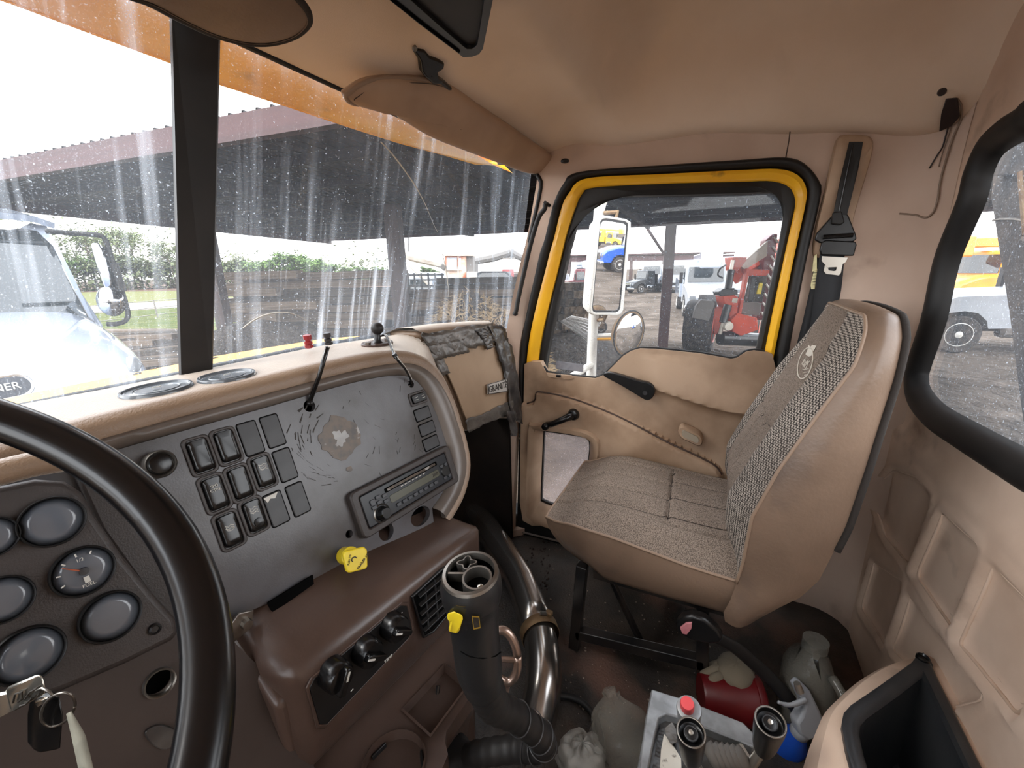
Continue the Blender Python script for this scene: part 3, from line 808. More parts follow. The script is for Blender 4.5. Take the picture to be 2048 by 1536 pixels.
# rocker switches and blanking plates
def quad_c(q):
    c = [duv(*p) for p in q]
    return sum(p[0] for p in c) / 4, sum(p[1] for p in c) / 4
SW_W, SW_H = .0228, .0435
def uv_at(cx, cy): return duv(250 + cx * .3418, 650 + cy * .3418)
rockers = [((440, 765), 'tilt', None), ((595, 710), 'off', None), ((525, 985), 'spd', 'SPD\nCTRL'), ((672, 925), 'off', None), ((806, 858), 'on', 'icon'), ((610, 1200), 'on', 'icon2'), ((755, 1115), 'on', 'icon3')]
for (c, kind_, ic) in rockers:
    u, v = uv_at(*c)
    fr = mk('switch_frame', ringprism([dpt(u + a, v + b, .0025) for a, b in rrect(SW_W * 1.38, SW_H * 1.18, .007)], [dpt(u + a, v + b, .0025) for a, b in rrect(SW_W, SW_H, .005)], DN * -.010), 'bezel_grey' if 0 else 'cluster_grey', dash, bevel=.0012)
    rings = []
    for h, s, dv in ((-.006, 1.0, 0), (.0012, .99, 0), (.0036, .94, -.0004), (.0040, .60, -.0004)):
        rings.append([dpt(u + a * s, v + b * s + dv, h + (.0022 * (b / SW_H * 2) ** 2 if h > 0 else 0) * (1 if kind_ != 'tilt' else 1.3)) for a, b in rrect(SW_W * .96, SW_H * .96, .005)])
    rk = mk('rocker_switch', loft(rings), 'black_gloss', dash, smooth=60)
    if ic == 'SPD\nCTRL':
        text('SPD\nCTRL', dpt(u, v - .007, .0076), DU, -DV, .0052, 'white_print', rk, name='lettering')
    elif ic:
        g = geo()
        ox = -.010 if ic == 'icon' else (-.006 if ic == 'icon2' else -.011)
        for k in range(3 if ic != 'icon2' else 2):
            zz = [dpt(u - .005 + .0033 * j, v + ox + k * .0032 + (.0012 if j % 2 else -.0012), .0058) for j in range(4)]
            gadd(g, tube(zz, .0005, 5))
        gadd(g, tube([dpt(u + .0045 * math.cos(a * .6), v + ox + .003 + .0035 * math.sin(a * .6), .0058) for a in range(8)], .0004, 5))
        mk('symbol', g, 'white_print', rk, smooth=0)
        if ic == 'icon3':
            mk('toggle_dimple', lathe([(.001, .004), (.006, .003), (.007, -.002)], dpt(u + .001, v + .010, .0045), DN, 14), 'black_gloss', rk)
blanks = [((735, 663),), ((865, 620),), ((937, 818),), ((885, 1075),), ((1012, 1018),)]
for k, (c,) in enumerate(blanks):
    u, v = uv_at(*c)
    mk('blank_plate', prism([dpt(u + a, v + b, -.004) for a, b in rrect(.0242, .0462, .003)], DN * .0062), 'blank_grey', dash, bevel=.0012)
    mk('plate_gap', ringprism([dpt(u + a, v + b, .0008) for a, b in rrect(.0260, .0483, .0035)], [dpt(u + a, v + b, .0008) for a, b in rrect(.0240, .0458, .003)], DN * -.004), 'void', dash, smooth=0)
u, v = uv_at(885, 1075)
mk('torn_label', prism([dpt(u - .012, v - .021, .003), dpt(u + .008, v - .022, .003), dpt(u + .002, v - .015, .003), dpt(u - .004, v - .017, .003), dpt(u - .009, v - .013, .003)], DN * .0003), 'white_print', dash, smooth=0)
# the four small horizontal slots on the right, the topmost a two-part switch
for k, c in enumerate([(1710, 432), (1740, 520), (1767, 605), (1790, 690)]):
    u, v = uv_at(*c)
    if k == 0:
        u, v = uv_at(1712, 428)
        mk('switch_frame', ringprism([dpt(u + a, v + b, .003) for a, b in rrect(.044, .026, .004)], [dpt(u + a, v + b, .003) for a, b in rrect(.036, .017, .003)], DN * -.009), 'cluster_grey', dash, bevel=.001)
        r2 = mk('mirror_switch', prism([dpt(u + a, v + b, -.004) for a, b in rrect(.035, .0165, .003)], DN * .011), 'black_gloss', dash, bevel=.001)
        for sx in (-.009, .009):
            g = geo()
            for j in range(2): gadd(g, tube([dpt(u + sx - .004, v - .002 + j * .004, .0075), dpt(u + sx + .004, v - .003 + j * .005, .0075)], .0004, 5))
            mk('symbol', g, 'white_print', r2, smooth=0)
    else:
        mk('blank_plate', prism([dpt(u + a, v + b, -.004) for a, b in rrect(.0385, .0225, .0025)], DN * .0062), 'blank_grey', dash, bevel=.001)
        mk('plate_gap', ringprism([dpt(u + a, v + b, .0008) for a, b in rrect(.0415, .0255, .003)], [dpt(u + a, v + b, .0008) for a, b in rrect(.038, .022, .0025)], DN * -.004), 'void', dash, smooth=0)
# push-button / lighter with a chrome ring at the left of the panel
u, v = duv(313, 930)
lb = mk('push_button', lathe([(.0, .006), (.010, .0065), (.0125, .005), (.013, -.01)], dpt(u, v, .012), DN, 24), 'black_gloss', dash, smooth=60)
mk('chrome_ring', lathe([(.0126, .004), (.0145, .0072), (.0165, .004), (.0165, -.012)], dpt(u, v, .012), DN, 28, cap=False), 'steel', dash, smooth=60)

# radio (a unit of its own in its slot)
MATS['radio_face'] = M('radio_face', (36, 39, 44), .3, c2=(26, 27, 30), scale=20)
MATS['display'] = M('display', (84, 84, 72), .25); M('radio_button', (64, 66, 70), .35)
rad = empty('car_radio', dpt(-.058, .22, 0), 'grey car radio with cassette slot and one round volume knob in the dash panel', 'radio')
ru, rv = -.058, .2185
mk('radio_frame', ringprism([dpt(ru + a, rv + b, .012) for a, b in rrect(.236, .080, .010)], [dpt(ru + a, rv + b, .012) for a, b in rrect(.206, .056, .004)], DN * -.03), 'cluster_grey', rad, bevel=.003)
rb = mk('radio_body', prism([dpt(ru + a, rv + b, -.02) for a, b in rrect(.204, .055, .004)], DN * .030), 'radio_face', rad, bevel=.0015)
def rbx(name, du_, dv_, w, hgt, mat, h0=.0098, th=.0016, bev=.0006):
    return mk(name, prism([dpt(ru + du_ + a, rv + dv_ + b, h0) for a, b in rrect(w, hgt, min(w, hgt) * .22, 2)], DN * th), mat, rad, bevel=bev)
rbx('media_slot', .010, -.0165, .128, .008, 'void', .0102, .0006, 0)
sf = rbx('slot_flap', .010, -.0165, .118, .0042, 'worn_brown', .0108, .0006, 0)
rbx('display_window', .012, .002, .122, .0135, 'display', .0098, .001)
text('28:8', dpt(ru + .062, rv + .002, .0109), DU, -DV, .009, 'dark_print', rad, name='display_digits')
for k in range(8):
    rbx('preset_button', -.036 + .0133 * k, .0165, .0095, .0062, 'radio_button', .0098, .003)
for k, (a, b) in enumerate([(-.083, -.009), (-.071, -.013), (-.071, -.004), (-.058, -.010), (-.083, .0), (-.058, .0)]):
    rbx('function_button', a, b, .009, .006 if k else .010, 'radio_button', .0098, .0028)
for a, b in [(.083, -.006), (.095, -.006), (.083, .018), (.096, .018)]:
    rbx('tuning_button', a, b, .008, .006, 'radio_button', .0098, .0028)
mk('tuning_pad', lathe([(.0, .003), (.010, .003), (.0115, .001), (.0118, -.002)], dpt(ru + .089, rv + .006, .010), DN, 20), 'black_plastic', rad)
kb = mk('volume_knob', lathe([(.0, .012), (.0085, .012), (.0105, .009), (.0115, .0), (.0125, -.002)], dpt(ru - .072, rv + .0155, .012), DN, 24), 'black_gloss', rad, smooth=50)
mk('knob_ring', lathe([(.0135, .0), (.0150, .0018), (.0165, .0)], dpt(ru - .072, rv + .0155, .0105), DN, 24, cap=False), 'steel', rad)
g = geo()
for k in range(7): gadd(g, prism([dpt(ru - .02 + k * .009 + a, rv - .0105 + b, .0102) for a, b in ((0, 0), (.006, 0), (.006, .001), (0, .001))], DN * .0002))
mk('printed_marks', g, 'white_print', rad, smooth=0, kind='stuff')

# two oval grilles on the pad top, terminals and ball mount
top = bvh(bpy.data.objects['dash_top'])
MATS['disc_grey'] = M('disc_grey', (108, 114, 120), .16, c2=(66, 72, 78), amt=.8, scale=18, coat=.4)
for (c, ex, nm) in (((315, 780), 70, 0), ((455, 754), 58, 1)):
    P, n = cast(top, *c)
    if n.z < .5: n = V((0, -.2, 1)).normalized()
    a = onP(c[0] - ex, c[1] + ex * .10, P, n); b = onP(c[0] + ex, c[1] - ex * .10, P, n)
    r = (a - b).length / 2
    d = mk('speaker_cover', lathe([(.0, .004), (r * .60, .004), (r * .62, .005), (r * .64, .004), (r * .88, .0035), (r * .91, .006), (r * .96, .006), (r, .003), (r * 1.0, -.006)], P - n * .002, n, 40), 'disc_grey', dash, smooth=30)
    g = geo()
    for k in range(20):
        aa = k * math.pi / 10
        x = n.cross(V((0, 1, 0))).normalized(); y = n.cross(x)
        dd = x * math.cos(aa) + y * math.sin(aa)
        gadd(g, tube([P + n * .0045 + dd * r * .40, P + n * .0045 + dd * r * .76], .0012, 5))
    mk('cover_mark', tube([P + n * .0044 + (n.cross(V((0, 1, 0))).normalized()) * (r * q) + V((0, 1, 0)) * (r * .06 * math.sin(q * 40)) for q in (-.14, -.07, 0, .07, .14)], .0008, 5), 'white_print', d)
MATS['terminal_red'] = M('terminal_red', (150, 36, 40), .35)
MATS['terminal_black'] = M('terminal_black', (40, 38, 38), .35)
for c, y, m_, lab in (((618, 692), .70, 'terminal_red', 'red binding post standing on the dash top near the glass'), ((657, 686), .72, 'terminal_black', 'black binding post standing on the dash top near the glass')):
    P, n = cast(top, *c)
    if P is None: P = onY(*c, y)
    t = empty('binding_post', P, lab, 'terminal')
    mk('post', lathe([(.0055, -.004), (.0055, .003), (.0075, .004), (.0075, .009), (.005, .010), (.005, .012), (.0075, .013), (.0075, .021), (.004, .022), (.0, .022)], P, V((-.05, 0, 1)), 16), m_, t, smooth=35)
    mk('nut', lathe([(.0085, -.003), (.0085, .002), (.0, .002)], P, V((0, 0, 1)), 6), m_, t, smooth=20)
P, n = cast(top, 755, 690)
if P is None: P = onY(755, 690, .66)
bmn = empty('ball_mount', P, 'black ball on an oval plate bolted on the dash top', 'mount')
n = V((0, -.12, 1)).normalized()
x = V((1, -.05, 0)).normalized(); y = n.cross(x)
pl = [P + x * a + y * b for a, b in rrect(.072, .040, .0199, 6)]
mk('base_plate', prism(pl, n * .006), 'dash_brown', bmn, bevel=.0015)
mk('stem', lathe([(.012, .005), (.007, .010), (.006, .024)], P, n, 16), 'black_plastic', bmn, smooth=60)
mk('ball', sphere(P + n * .034, .0125, 24, 14), 'black_rubber', bmn, smooth=180)
for s in (-1, 1): mk('bolt', lathe([(.0062, .005), (.0062, .0105), (.0, .0108)], P + x * s * .026, n, 6), 'steel', bmn, smooth=20)
h2 = dq(822, 768)
cordp = [P + n * .016 + x * .004, P + n * .017 + x * .018 - y * .006, P + n * .012 + x * .026 - y * .02]
cp = [dep(*proj(cordp[1]), (cordp[1] - CAM).dot(_fw)), dq(790, 712, .050), dq(808, 735, .034), dq(818, 752, .014), dq(822, 766, .002), h2 - DN * .02]
cd = mk('tether_cord', tube(cr([cordp[0], *cp], 50), .0023, 6), 'black_plastic', smooth=180, label='thin black and white cord from the ball mount into a panel hole', cat='cord')
mk('pale_strand', tube([p + V((.0022, -.001, .0008)) for p in cr([cordp[0], *cp], 50)][6:38], .0011, 5), 'white_print', cd, smooth=180)
mk('cord_collar', lathe([(.004, -.004), (.0045, .0), (.004, .004)], dq(790, 711, .050), V((.4, -.2, -.8)), 10), 'black_plastic', cd)
# black rod sticking out of the left hole
e0, e1 = dq(619, 808, -.015), dq(655, 694, .055)
rod = mk('antenna_lead', tube([e0, dq(621, 800, .004), e0.lerp(e1, .5) + DN * .003, e1], [.0032, .0034, .0034, .0036], 8), 'black_gloss', smooth=180, label='stiff black lead poking up out of the panel hole before the glass', cat='lead')
mk('lead_groove', tube([e0.lerp(e1, .35) + DN * .0065, e1 + DN * .0033], .0007, 4), 'white_print', rod)
mk('lead_knot', sphere(dq(620, 806, .002), .0055, 12, 8, (1, 1, .8)), 'black_plastic', rod, smooth=180)

# yellow push-pull brake knob
kp = dq(712, 1119, .045)
kn = empty('brake_valve_knob', kp, 'yellow square push-pull knob under the radio', 'knob')
kq = [onP(a, b, kp, (CAM - kp).normalized() * .35 + DN * .65) for a, b in [(690, 1103), (728, 1093), (735, 1100), (736, 1133), (731, 1138), (699, 1146), (693, 1142), (686, 1109)]]
kdir = (DN * .65 + (CAM - kp).normalized() * .35).normalized()
mk('knob_plate', prism(kq, -kdir * .007), 'knob_yellow', kn, bevel=.0018)
mk('knob_collar', lathe([(.013, -.03), (.0135, -.006), (.011, -.004)], dq(704, 1112, .036) , kdir, 20), 'knob_yellow', kn, smooth=50)
mk('knob_stem', tube([dq(700, 1100, -.02), dq(704, 1110, .034)], .006, 10), 'steel', kn)
kx = (kq[1] - kq[0]).normalized(); ky = kdir.cross(kx)
kc = sum(kq, V()) / len(kq)
text('TRAILER AIR', kc + kx * .010 - ky * .004 + kdir * .0006, kx * .72 + ky * .7, ky * .72 - kx * .7, .0048, 'dark_print', kn)
text('PUSH TO', kc - kx * .010 + ky * .003 + kdir * .0006, kx * .3 + ky * .95, ky * .3 - kx * .95, .0036, 'dark_print', kn)
mk('printed_arrow', tube([kc + kx * (.004 * math.cos(a) - .003) + ky * (.0035 * math.sin(a) + .002) + kdir * .0005 for a in (.3, 1.2, 2.2, 3.2, 4.0)], .0009, 5), 'dark_print', kn)

# right part of the dash: the glove box behind a taped cardboard sheet
GY = .665
gN = V((0, -1, .12)).normalized()
G0 = V((1.2, GY, .75))
def gp_(px, py, off=0.0): return onP(px, py, G0 + gN * off, gN)
gb_out = [(838, 664), (900, 655), (985, 647), (1008, 656), (1020, 690), (1032, 735), (1041, 790), (1043, 838), (1000, 838), (938, 866), (925, 820), (905, 780), (880, 735)]
gbx = empty('glove_box_section', gp_(940, 760), 'tan right end of the dash behind a taped cardboard sheet', 'dash panel')
mk('body', prism([gp_(*p) for p in gb_out], V((0, .12, .0))), 'dash_leather', gbx, bevel=.02, seg=4)
tp = [gp_(838, 668), gp_(900, 658), gp_(985, 650), gp_(1008, 660)]
mk('top_roll', loft([[p + V((0, -.004, -.02)) for p in tp], [p + V((0, -.010, .004)) for p in tp], [p + V((0, .02, .014)) for p in tp], [p + V((0, .07, .012)) for p in tp], [p + V((0, .13, -.01)) for p in tp]], closed=False), 'dash_leather', gbx, smooth=180)
card = empty('cardboard_sheet', gp_(950, 770), 'brown cardboard sheet taped over the glove box with a model badge', 'cardboard')
co_ = [(848, 676), (900, 668), (975, 655), (992, 668), (1008, 720), (1022, 775), (1026, 815), (985, 820), (936, 846), (918, 800), (893, 745), (866, 700)]
mk('sheet', cdt([(p.x, p.z) for p in (gp_(*q, .006) for q in co_)], [], .03, lambda x, z: V((x, (G0 + gN * (.008 + .003 * math.sin(x * 17) * math.sin(z * 13))).y + (z - .75) * .12, z)), depth=(0, .004, 0)), 'cardboard', card, smooth=180)
def tape(pts_a, pts_b, mat, off=.014, seedv=1, amp=.004, n=22, label=None):
    ra = random.Random(seedv); A = lerp_path([gp_(*p, off) for p in pts_a], n); B = lerp_path([gp_(*p, off) for p in pts_b], n)
    rows = []
    for j in range(6):
        rows.append([a.lerp(b, j / 5 + (ra.uniform(-.06, .06) if j in (0, 5) else 0)) + gN * ra.uniform(-amp, amp) for a, b in zip(A, B)])
    o = mk('tape_strip', loft(rows, closed=False), mat, card, smooth=180)
    s = o.modifiers.new('thick', 'SOLIDIFY'); s.thickness = .0012
    if label: o['label'] = label
    return o
tape([(838, 668), (880, 662), (935, 652), (985, 645)], [(866, 712), (905, 706), (955, 694), (990, 684)], 'grey_tape', .016, 2, .003)
tape([(845, 690), (870, 686), (930, 676)], [(866, 726), (890, 716), (940, 704)], 'grey_tape', .018, 3, .002)
tape([(950, 660), (962, 672), (975, 700)], [(968, 656), (985, 670), (990, 694)], 'black_tape', .020, 4, .003)
tape([(975, 652), (992, 690), (1006, 735), (1016, 780), (1020, 836)], [(1005, 650), (1022, 690), (1033, 740), (1041, 790), (1044, 848)], 'black_tape', .018, 5, .004)
tape([(932, 838), (962, 830), (990, 815), (1024, 800)], [(936, 866), (966, 850), (1000, 836), (1028, 828)], 'grey_tape', .016, 6, .005)
tape([(868, 716), (884, 752)], [(886, 712), (900, 746)], 'grey_tape', .016, 7, .002, 6)
tape([(1012, 822), (1018, 846), (1022, 872)], [(1030, 822), (1034, 850), (1034, 872)], 'black_tape', .030, 8, .004, 8)
MATS['badge_silver'] = M('badge_silver', (196, 192, 186), .3, .3)
bq = [gp_(*p, .016) for p in [(973, 769), (1014, 757), (1014, 783), (974, 789)]]
bd = mk('badge_plate', prism(bq, gN * .003), 'badge_silver', card, bevel=.001)
bx = (bq[1] - bq[0]).normalized(); by = gN.cross(bx)
mk('badge_rim', ringprism([p + gN * .0034 for p in bq], [sum(bq, V()) / 4 + (p - sum(bq, V()) / 4) * .90 + gN * .0034 for p in bq], gN * .0008), 'dark_print', bd, smooth=0)
text('GRANITE', sum(bq, V()) / 4 + gN * .0042, bx, by, .031, 'dark_print', bd)

# instrument cluster on the left
CO = .05
cl = empty('instrument_cluster', dpt(-.55, .30, CO), 'brown instrument panel with round gauges behind the steering wheel', 'gauge panel')
def cp_(px, py, off=0.0): return onP(px, py, D0 + DN * (CO + off), DN)
co2 = [(-60, 990), (0, 972), (70, 958), (130, 962), (165, 985), (190, 1030), (245, 1110), (310, 1190), (352, 1236), (362, 1262), (346, 1282), (250, 1330), (120, 1386), (-60, 1440)]
mk('panel', prism([cp_(*p) for p in co2], DN * -.03), 'cluster_grey', cl, bevel=.006, seg=3)
mk('side_cheek', prism([dq(*p, .012) for p in [(140, 930), (200, 960), (300, 1085), (395, 1205), (440, 1250), (380, 1290), (330, 1240), (200, 1060)]], DN * -.02), 'cluster_grey', cl, bevel=.004)
mk('hood_lip', tube(cr([cp_(*p, .01) for p in [(-60, 960), (0, 945), (70, 928), (140, 918), (200, 910)]], 20), .012, 10), 'dash_leather', cl, smooth=180)
gauges = [((105, 1043), 66, 'none'), ((167, 1142), 63, 'fuel'), ((222, 1233), 60, 'none'), ((58, 1310), 74, 'none'), ((5, 1200), 66, 'none'), ((-20, 1075), 60, 'none')]
for (c, rp, k) in gauges:
    C = cp_(*c, .004); e = cp_(c[0] + rp, c[1] - rp * .25, .004); r = (e - C).length * .98
    bz = mk('gauge_bezel', lathe([(r * 1.06, -.01), (r * 1.06, .002), (r * 1.03, .004), (r * .99, .003), (r * .96, -.001)], C, DN, 40, cap=False), 'black_rubber', cl, smooth=50)
    mk('gauge_lens', lathe([(.0, .0010), (r * .6, .0008), (r * .97, .0)], C, DN, 40), 'gauge_face', bz, smooth=180)
    if k == 'fuel':
        g = geo()
        for i in range(5):
            a = RAD(200 - i * 35); d = DU * math.cos(a) - DV * math.sin(a)
            gadd(g, tube([C + DN * .0032 + d * r * .70, C + DN * .0032 + d * r * .84], .0007, 5))
        mk('scale_marks', g, 'white_print', bz, smooth=0)
        d = (DU * math.cos(RAD(140)) - DV * math.sin(RAD(140)))
        mk('pointer', prism([C + DN * .0034 + DU * .0012, C + DN * .0034 + d * r * .74 + DV * .0005, C + DN * .0034 + d * r * .74 - DV * .0005, C + DN * .0034 - DU * .0012], DN * .0006), 'needle', bz, smooth=0)
        mk('pointer_hub', lathe([(.0, .0022), (r * .15, .002), (r * .17, .0)], C + DN * .0028, DN, 20), 'blank_grey', bz)
        text('FUEL', C + DN * .0034 + DV * r * .62, DU, -DV, r * .2, 'white_print', bz)
        text('1/2', C + DN * .0034 - DV * r * .52, DU, -DV, r * .2, 'white_print', bz)
        mk('pump_symbol', prism([C + DN * .0032 + DU * a + DV * (b + r * .38) for a, b in ((-.002, -.003), (.002, -.003), (.002, .003), (-.002, .003))], DN * .0004), 'white_print', bz, smooth=0)
sc_ = cp_(310, 1258, .002)
mk('panel_screw', lathe([(.0, .001), (.003, .001), (.0035, .003), (.0052, .002), (.0058, -.002)], sc_, DN, 16), 'black_plastic', cl)

# lower dash behind the wheel
ld = empty('lower_dash', dq(250, 1400, .02), 'dark brown lower dash with a chrome-rimmed hole under the gauges', 'dash panel')
lo_pts = [(-60, 1400), (120, 1350), (250, 1300), (350, 1250), (420, 1240), (476, 1300), (520, 1340), (600, 1480), (650, 1640), (-60, 1640)]
hq = duv(308, 1357)
lpo = [duv(*p) for p in lo_pts]
mk('lower_panel', cdt(lpo, [[(hq[0] + a, hq[1] + b) for a, b in circ(.0125, 20)]], .03, lambda u, v: dpt(u, v, .02), depth=DN * -.01), 'lower_brown', ld, smooth=40)
mk('hole_ring', lathe([(.0120, -.006), (.0122, .004), (.0140, .005), (.0146, .0)], dpt(*hq, .020), DN, 28, cap=False), 'steel', ld, smooth=60)
mk('hole_back', lathe([(.0, 0), (.014, 0), (.014, -.002)], dpt(*hq, .004), DN, 20), 'void', ld)
mk('torn_trim', prism(cr([dq(*p, .024) for p in [(290, 1465), (320, 1450), (352, 1462), (345, 1490), (330, 1500), (305, 1490)]], 24, True), DN * -.004), 'black_tape', ld, bevel=.001)
# ------------------------------------------------------------------ heater console under the dash
PB = dq(631, 1168)
def ce(u, w, z):
    p = PB + DU * (u + .262) + DN0 * w; return V((p.x, p.y, z))
con = empty('heater_console', ce(-.18, .05, .4), 'worn brown heater console with knobs and louvred vent below the dash', 'console')
# rounded box body: cross-section swept along the dash direction
prof = [(-.05, .668), (.0, .648), (.045, .632), (.074, .620), (.088, .610), (.093, .598), (.091, .58), (.088, .50), (.086, .462), (.080, .452), (.066, .446), (.060, .43), (.058, .36), (.05, .30), (-.05, .30)]
us = [(-.368, .10), (-.366, .045), (-.358, .016), (-.345, .004), (-.33, 0), (-.2, 0), (-.05, 0), (.0, .002), (.014, .008), (.024, .022), (.028, .05)]
rings = []
for u, ins in us:
    ring = []
    for w, z in prof:
        ww = min(w, .093 - ins) if w > -.04 else w
        zz = z - ins * .5 * sst(.55, .66, z) if ins else z
        ring.append(ce(u, ww, zz - .040 * sst(-.30, .02, u) * sst(.60, .66, z)))
    rings.append(ring)
mk('body', loft(rings), 'dash_brown', con, smooth=55)
mk('lower_body', loft([[ce(u, w, z) for w, z in ((-.05, .44), (.066, .44), (.062, .36), (.055, .02), (-.05, .02))] for u in (-.352, .012)]), 'dash_brown', con, bevel=.012, seg=3)
mk('left_cheek', prism([ce(-.372, .02, .61), ce(-.372, .075, .575), ce(-.366, .07, .40), ce(-.36, .06, .04), ce(-.37, -.05, .04), ce(-.372, -.05, .64)], DU * .02), 'dash_brown', con, bevel=.008, seg=3)
# heater control plate with three knobs
WF = .0925
cpo = [(-.338, .586), (-.330, .594), (-.19, .594), (-.178, .584), (-.172, .535), (-.180, .526), (-.325, .512), (-.334, .522)]
cpl = mk('control_plate', prism([ce(u, WF, z) for u, z in cpo], DN0 * .002), 'black_plastic', con, bevel=.0008)
mk('plate_recess', ringprism([ce(u + (u + .255) * .05, WF - .001, z + (z - .555) * .10) for u, z in cpo], [ce(u, WF - .001, z) for u, z in cpo], DN0 * .003), 'dash_brown', con, bevel=.001)
for i, (px, py, ang) in enumerate([(672, 1350, 65), (735, 1303, -38), (789, 1254, -38)]):
    P = onP(px, py, PB + DN0 * (WF + .012), DN0); P = P
    k = mk('heater_knob', lathe([(.0, .014), (.0165, .013), (.0185, .010), (.0195, .0), (.0195, -.012)], P, DN0, 28), 'black_gloss', con, smooth=50)
    a = RAD(ang); d = DU * math.cos(a) + V((0, 0, 1)) * math.sin(a); s = DN0.cross(d)
    mk('knob_grip', prism([P + DN0 * .012 + d * x + s * y for x, y in ((-.017, -.005), (.017, -.004), (.018, 0), (.017, .004), (-.017, .005))], DN0 * .010), 'black_gloss', k, bevel=.002)
    d2 = -d if i else d
    q0 = P + DN0 * .0222 + d2 * (.002 if i == 0 else .006)
    mk('pointer_mark', prism([q0 + s * .0013, q0 + d2 * .0125 + s * .0013, q0 + d2 * .0125 - s * .0013, q0 - s * .0013], DN0 * .0005), 'white_print', k, smooth=0)
V_Z = V((0, 0, 1))
text('TEMP', ce(-.222, WF + .0025, .524), DU, V_Z, .0062, 'white_print', cpl)
g = geo()
for u, z in ((-.322, .583), (-.30, .588), (-.285, .528), (-.27, .586), (-.215, .590), (-.185, .552), (-.190, .58)):
    gadd(g, tube([ce(u - .002, WF + .0024, z), ce(u + .002, WF + .0024, z + .001)], .0006, 5))
mk('printed_marks', g, 'white_print', cpl, smooth=0, kind='stuff')
# louvred vent at the right of the plate
vo = [(-.165, .592), (-.10, .596), (-.070, .590), (-.060, .52), (-.068, .506), (-.130, .498), (-.150, .505)]
vn = mk('vent_frame', ringprism([ce(u + (u + .11) * .07, WF, z + (z - .548) * .08) for u, z in vo], [ce(u, WF, z) for u, z in vo], DN0 * .005), 'black_plastic', con, bevel=.0015)
mk('vent_shadow', prism([ce(u, WF + .0005, z) for u, z in vo], DN0 * -.002), 'void', con)
for k in range(5):
    z = .514 + k * .0175; x0 = -.154 + .004 * (z < .52); x1 = -.064
    c = ce((x0 + x1) / 2, WF + .002, z)
    a = RAD(28)
    q = [c + DU * (sx * (x1 - x0) / 2) + DN0 * (sy * .009 * math.cos(a)) - V_Z * (sy * .009 * math.sin(a)) for sx, sy in ((-1, -.5), (1, -.5), (1, .5), (-1, .5))]
    mk('louvre', prism(q, V_Z * .0018), 'black_plastic', vn, bevel=.0005)
for u in (-.140, -.118, -.095, -.075):
    mk('guide_vane', prism([ce(u, WF + .001, .508), ce(u, WF + .001, .59), ce(u + .0018, WF + .001, .59), ce(u + .0018, WF + .001, .508)], DN0 * .003), 'blank_grey', vn)
# open slot and bolt between the dash and the console
mk('gap_shadow', prism([dq(*p, .006) for p in [(536, 1206), (626, 1150), (628, 1168), (546, 1226)]], DN * -.004), 'void', con)
bo_ = dq(491, 1246, .012)
mk('hex_bolt', lathe([(.0, .007), (.006, .007), (.0065, .0), (.010, -.001), (.010, -.004)], bo_, DN0, 10), 'steel', con, smooth=30)
mk('bolt_bracket', prism([bo_ + DU * a + V_Z * b for a, b in ((-.016, -.016), (.006, -.012), (.012, .010), (-.004, .018), (-.018, .008))], DN0 * -.004), 'steel', con, bevel=.001)

# tray with pocket and cup holder, below the console
tr = empty('console_tray', ce(-.2, .13, .30), 'brown moulded tray with an open pocket and cup holder under the heater console', 'tray')
ZT = .42
to = [(-.37, .06), (-.06, .06), (-.075, .10), (-.112, .176), (-.20, .182), (-.212, .19), (-.222, .205), (-.238, .21), (-.30, .212), (-.37, .205)]
pk = [(-.214, .104), (-.120, .106), (-.128, .164), (-.218, .168)]
cupc = (-.272, .150)
cupo = [(cupc[0] + a, cupc[1] + b) for a, b in circ(.042, 28)]
mk('tray_top', cdt(to, [pk, cupo], .02, lambda u, w: ce(u, w, ZT + .016 * sst(.10, .06, w)), depth=(0, 0, -.03)), 'dash_brown', tr, smooth=40)
def well(poly, depth_, nm, taper=.85, mat='dash_brown'):
    cx = sum(p[0] for p in poly) / len(poly); cw = sum(p[1] for p in poly) / len(poly)
    r = [[ce(u, w, ZT + .003) for u, w in [(cx + (p[0] - cx) * 1.05, cw + (p[1] - cw) * 1.05) for p in poly]], [ce(*p, ZT + .006) for p in poly]]
    r += [[ce(cx + (p[0] - cx) * (1 - (1 - taper) * f), cw + (p[1] - cw) * (1 - (1 - taper) * f), ZT - depth_ * f) for p in poly] for f in (.1, .5, 1)]
    return mk(nm, loft(r, True, (False, True)), mat, tr, smooth=60)
well(pk, .09, 'pocket', .8)
well(cupo, .08, 'cup_well', .86)
for a in (40, 160, 275):
    a = RAD(a); c = V((cupc[0] + .036 * math.cos(a), cupc[1] + .036 * math.sin(a)))
    mk('cup_spring', prism([ce(c.x - .012 * math.sin(a), c.y + .012 * math.cos(a), ZT - .006), ce(c.x + .012 * math.sin(a), c.y - .012 * math.cos(a), ZT - .006), ce(c.x + .009 * math.sin(a) - .01 * math.cos(a), c.y - .009 * math.cos(a) - .01 * math.sin(a), ZT - .055), ce(c.x - .009 * math.sin(a) - .01 * math.cos(a), c.y + .009 * math.cos(a) - .01 * math.sin(a), ZT - .055)], ce(c.x, c.y, 0) - ce(c.x - .003 * math.cos(a), c.y - .003 * math.sin(a), 0)), 'black_plastic', tr, bevel=.0008)
mk('tray_side', loft([[ce(u, w, ZT - .012) for u, w in to], [ce(u * .97 - .008, w * .86, ZT - .10) for u, w in to], [ce(u * .95 - .012, w * .6, .06) for u, w in to]]), 'dash_brown', tr, smooth=40)
pen = tube([ce(-.205, .150, ZT - .075), ce(-.150, .118, ZT - .005)], .0035, 8)
mk('pen', pen, 'black_gloss', label='dark pen lying in the open pocket of the console tray', cat='pen')

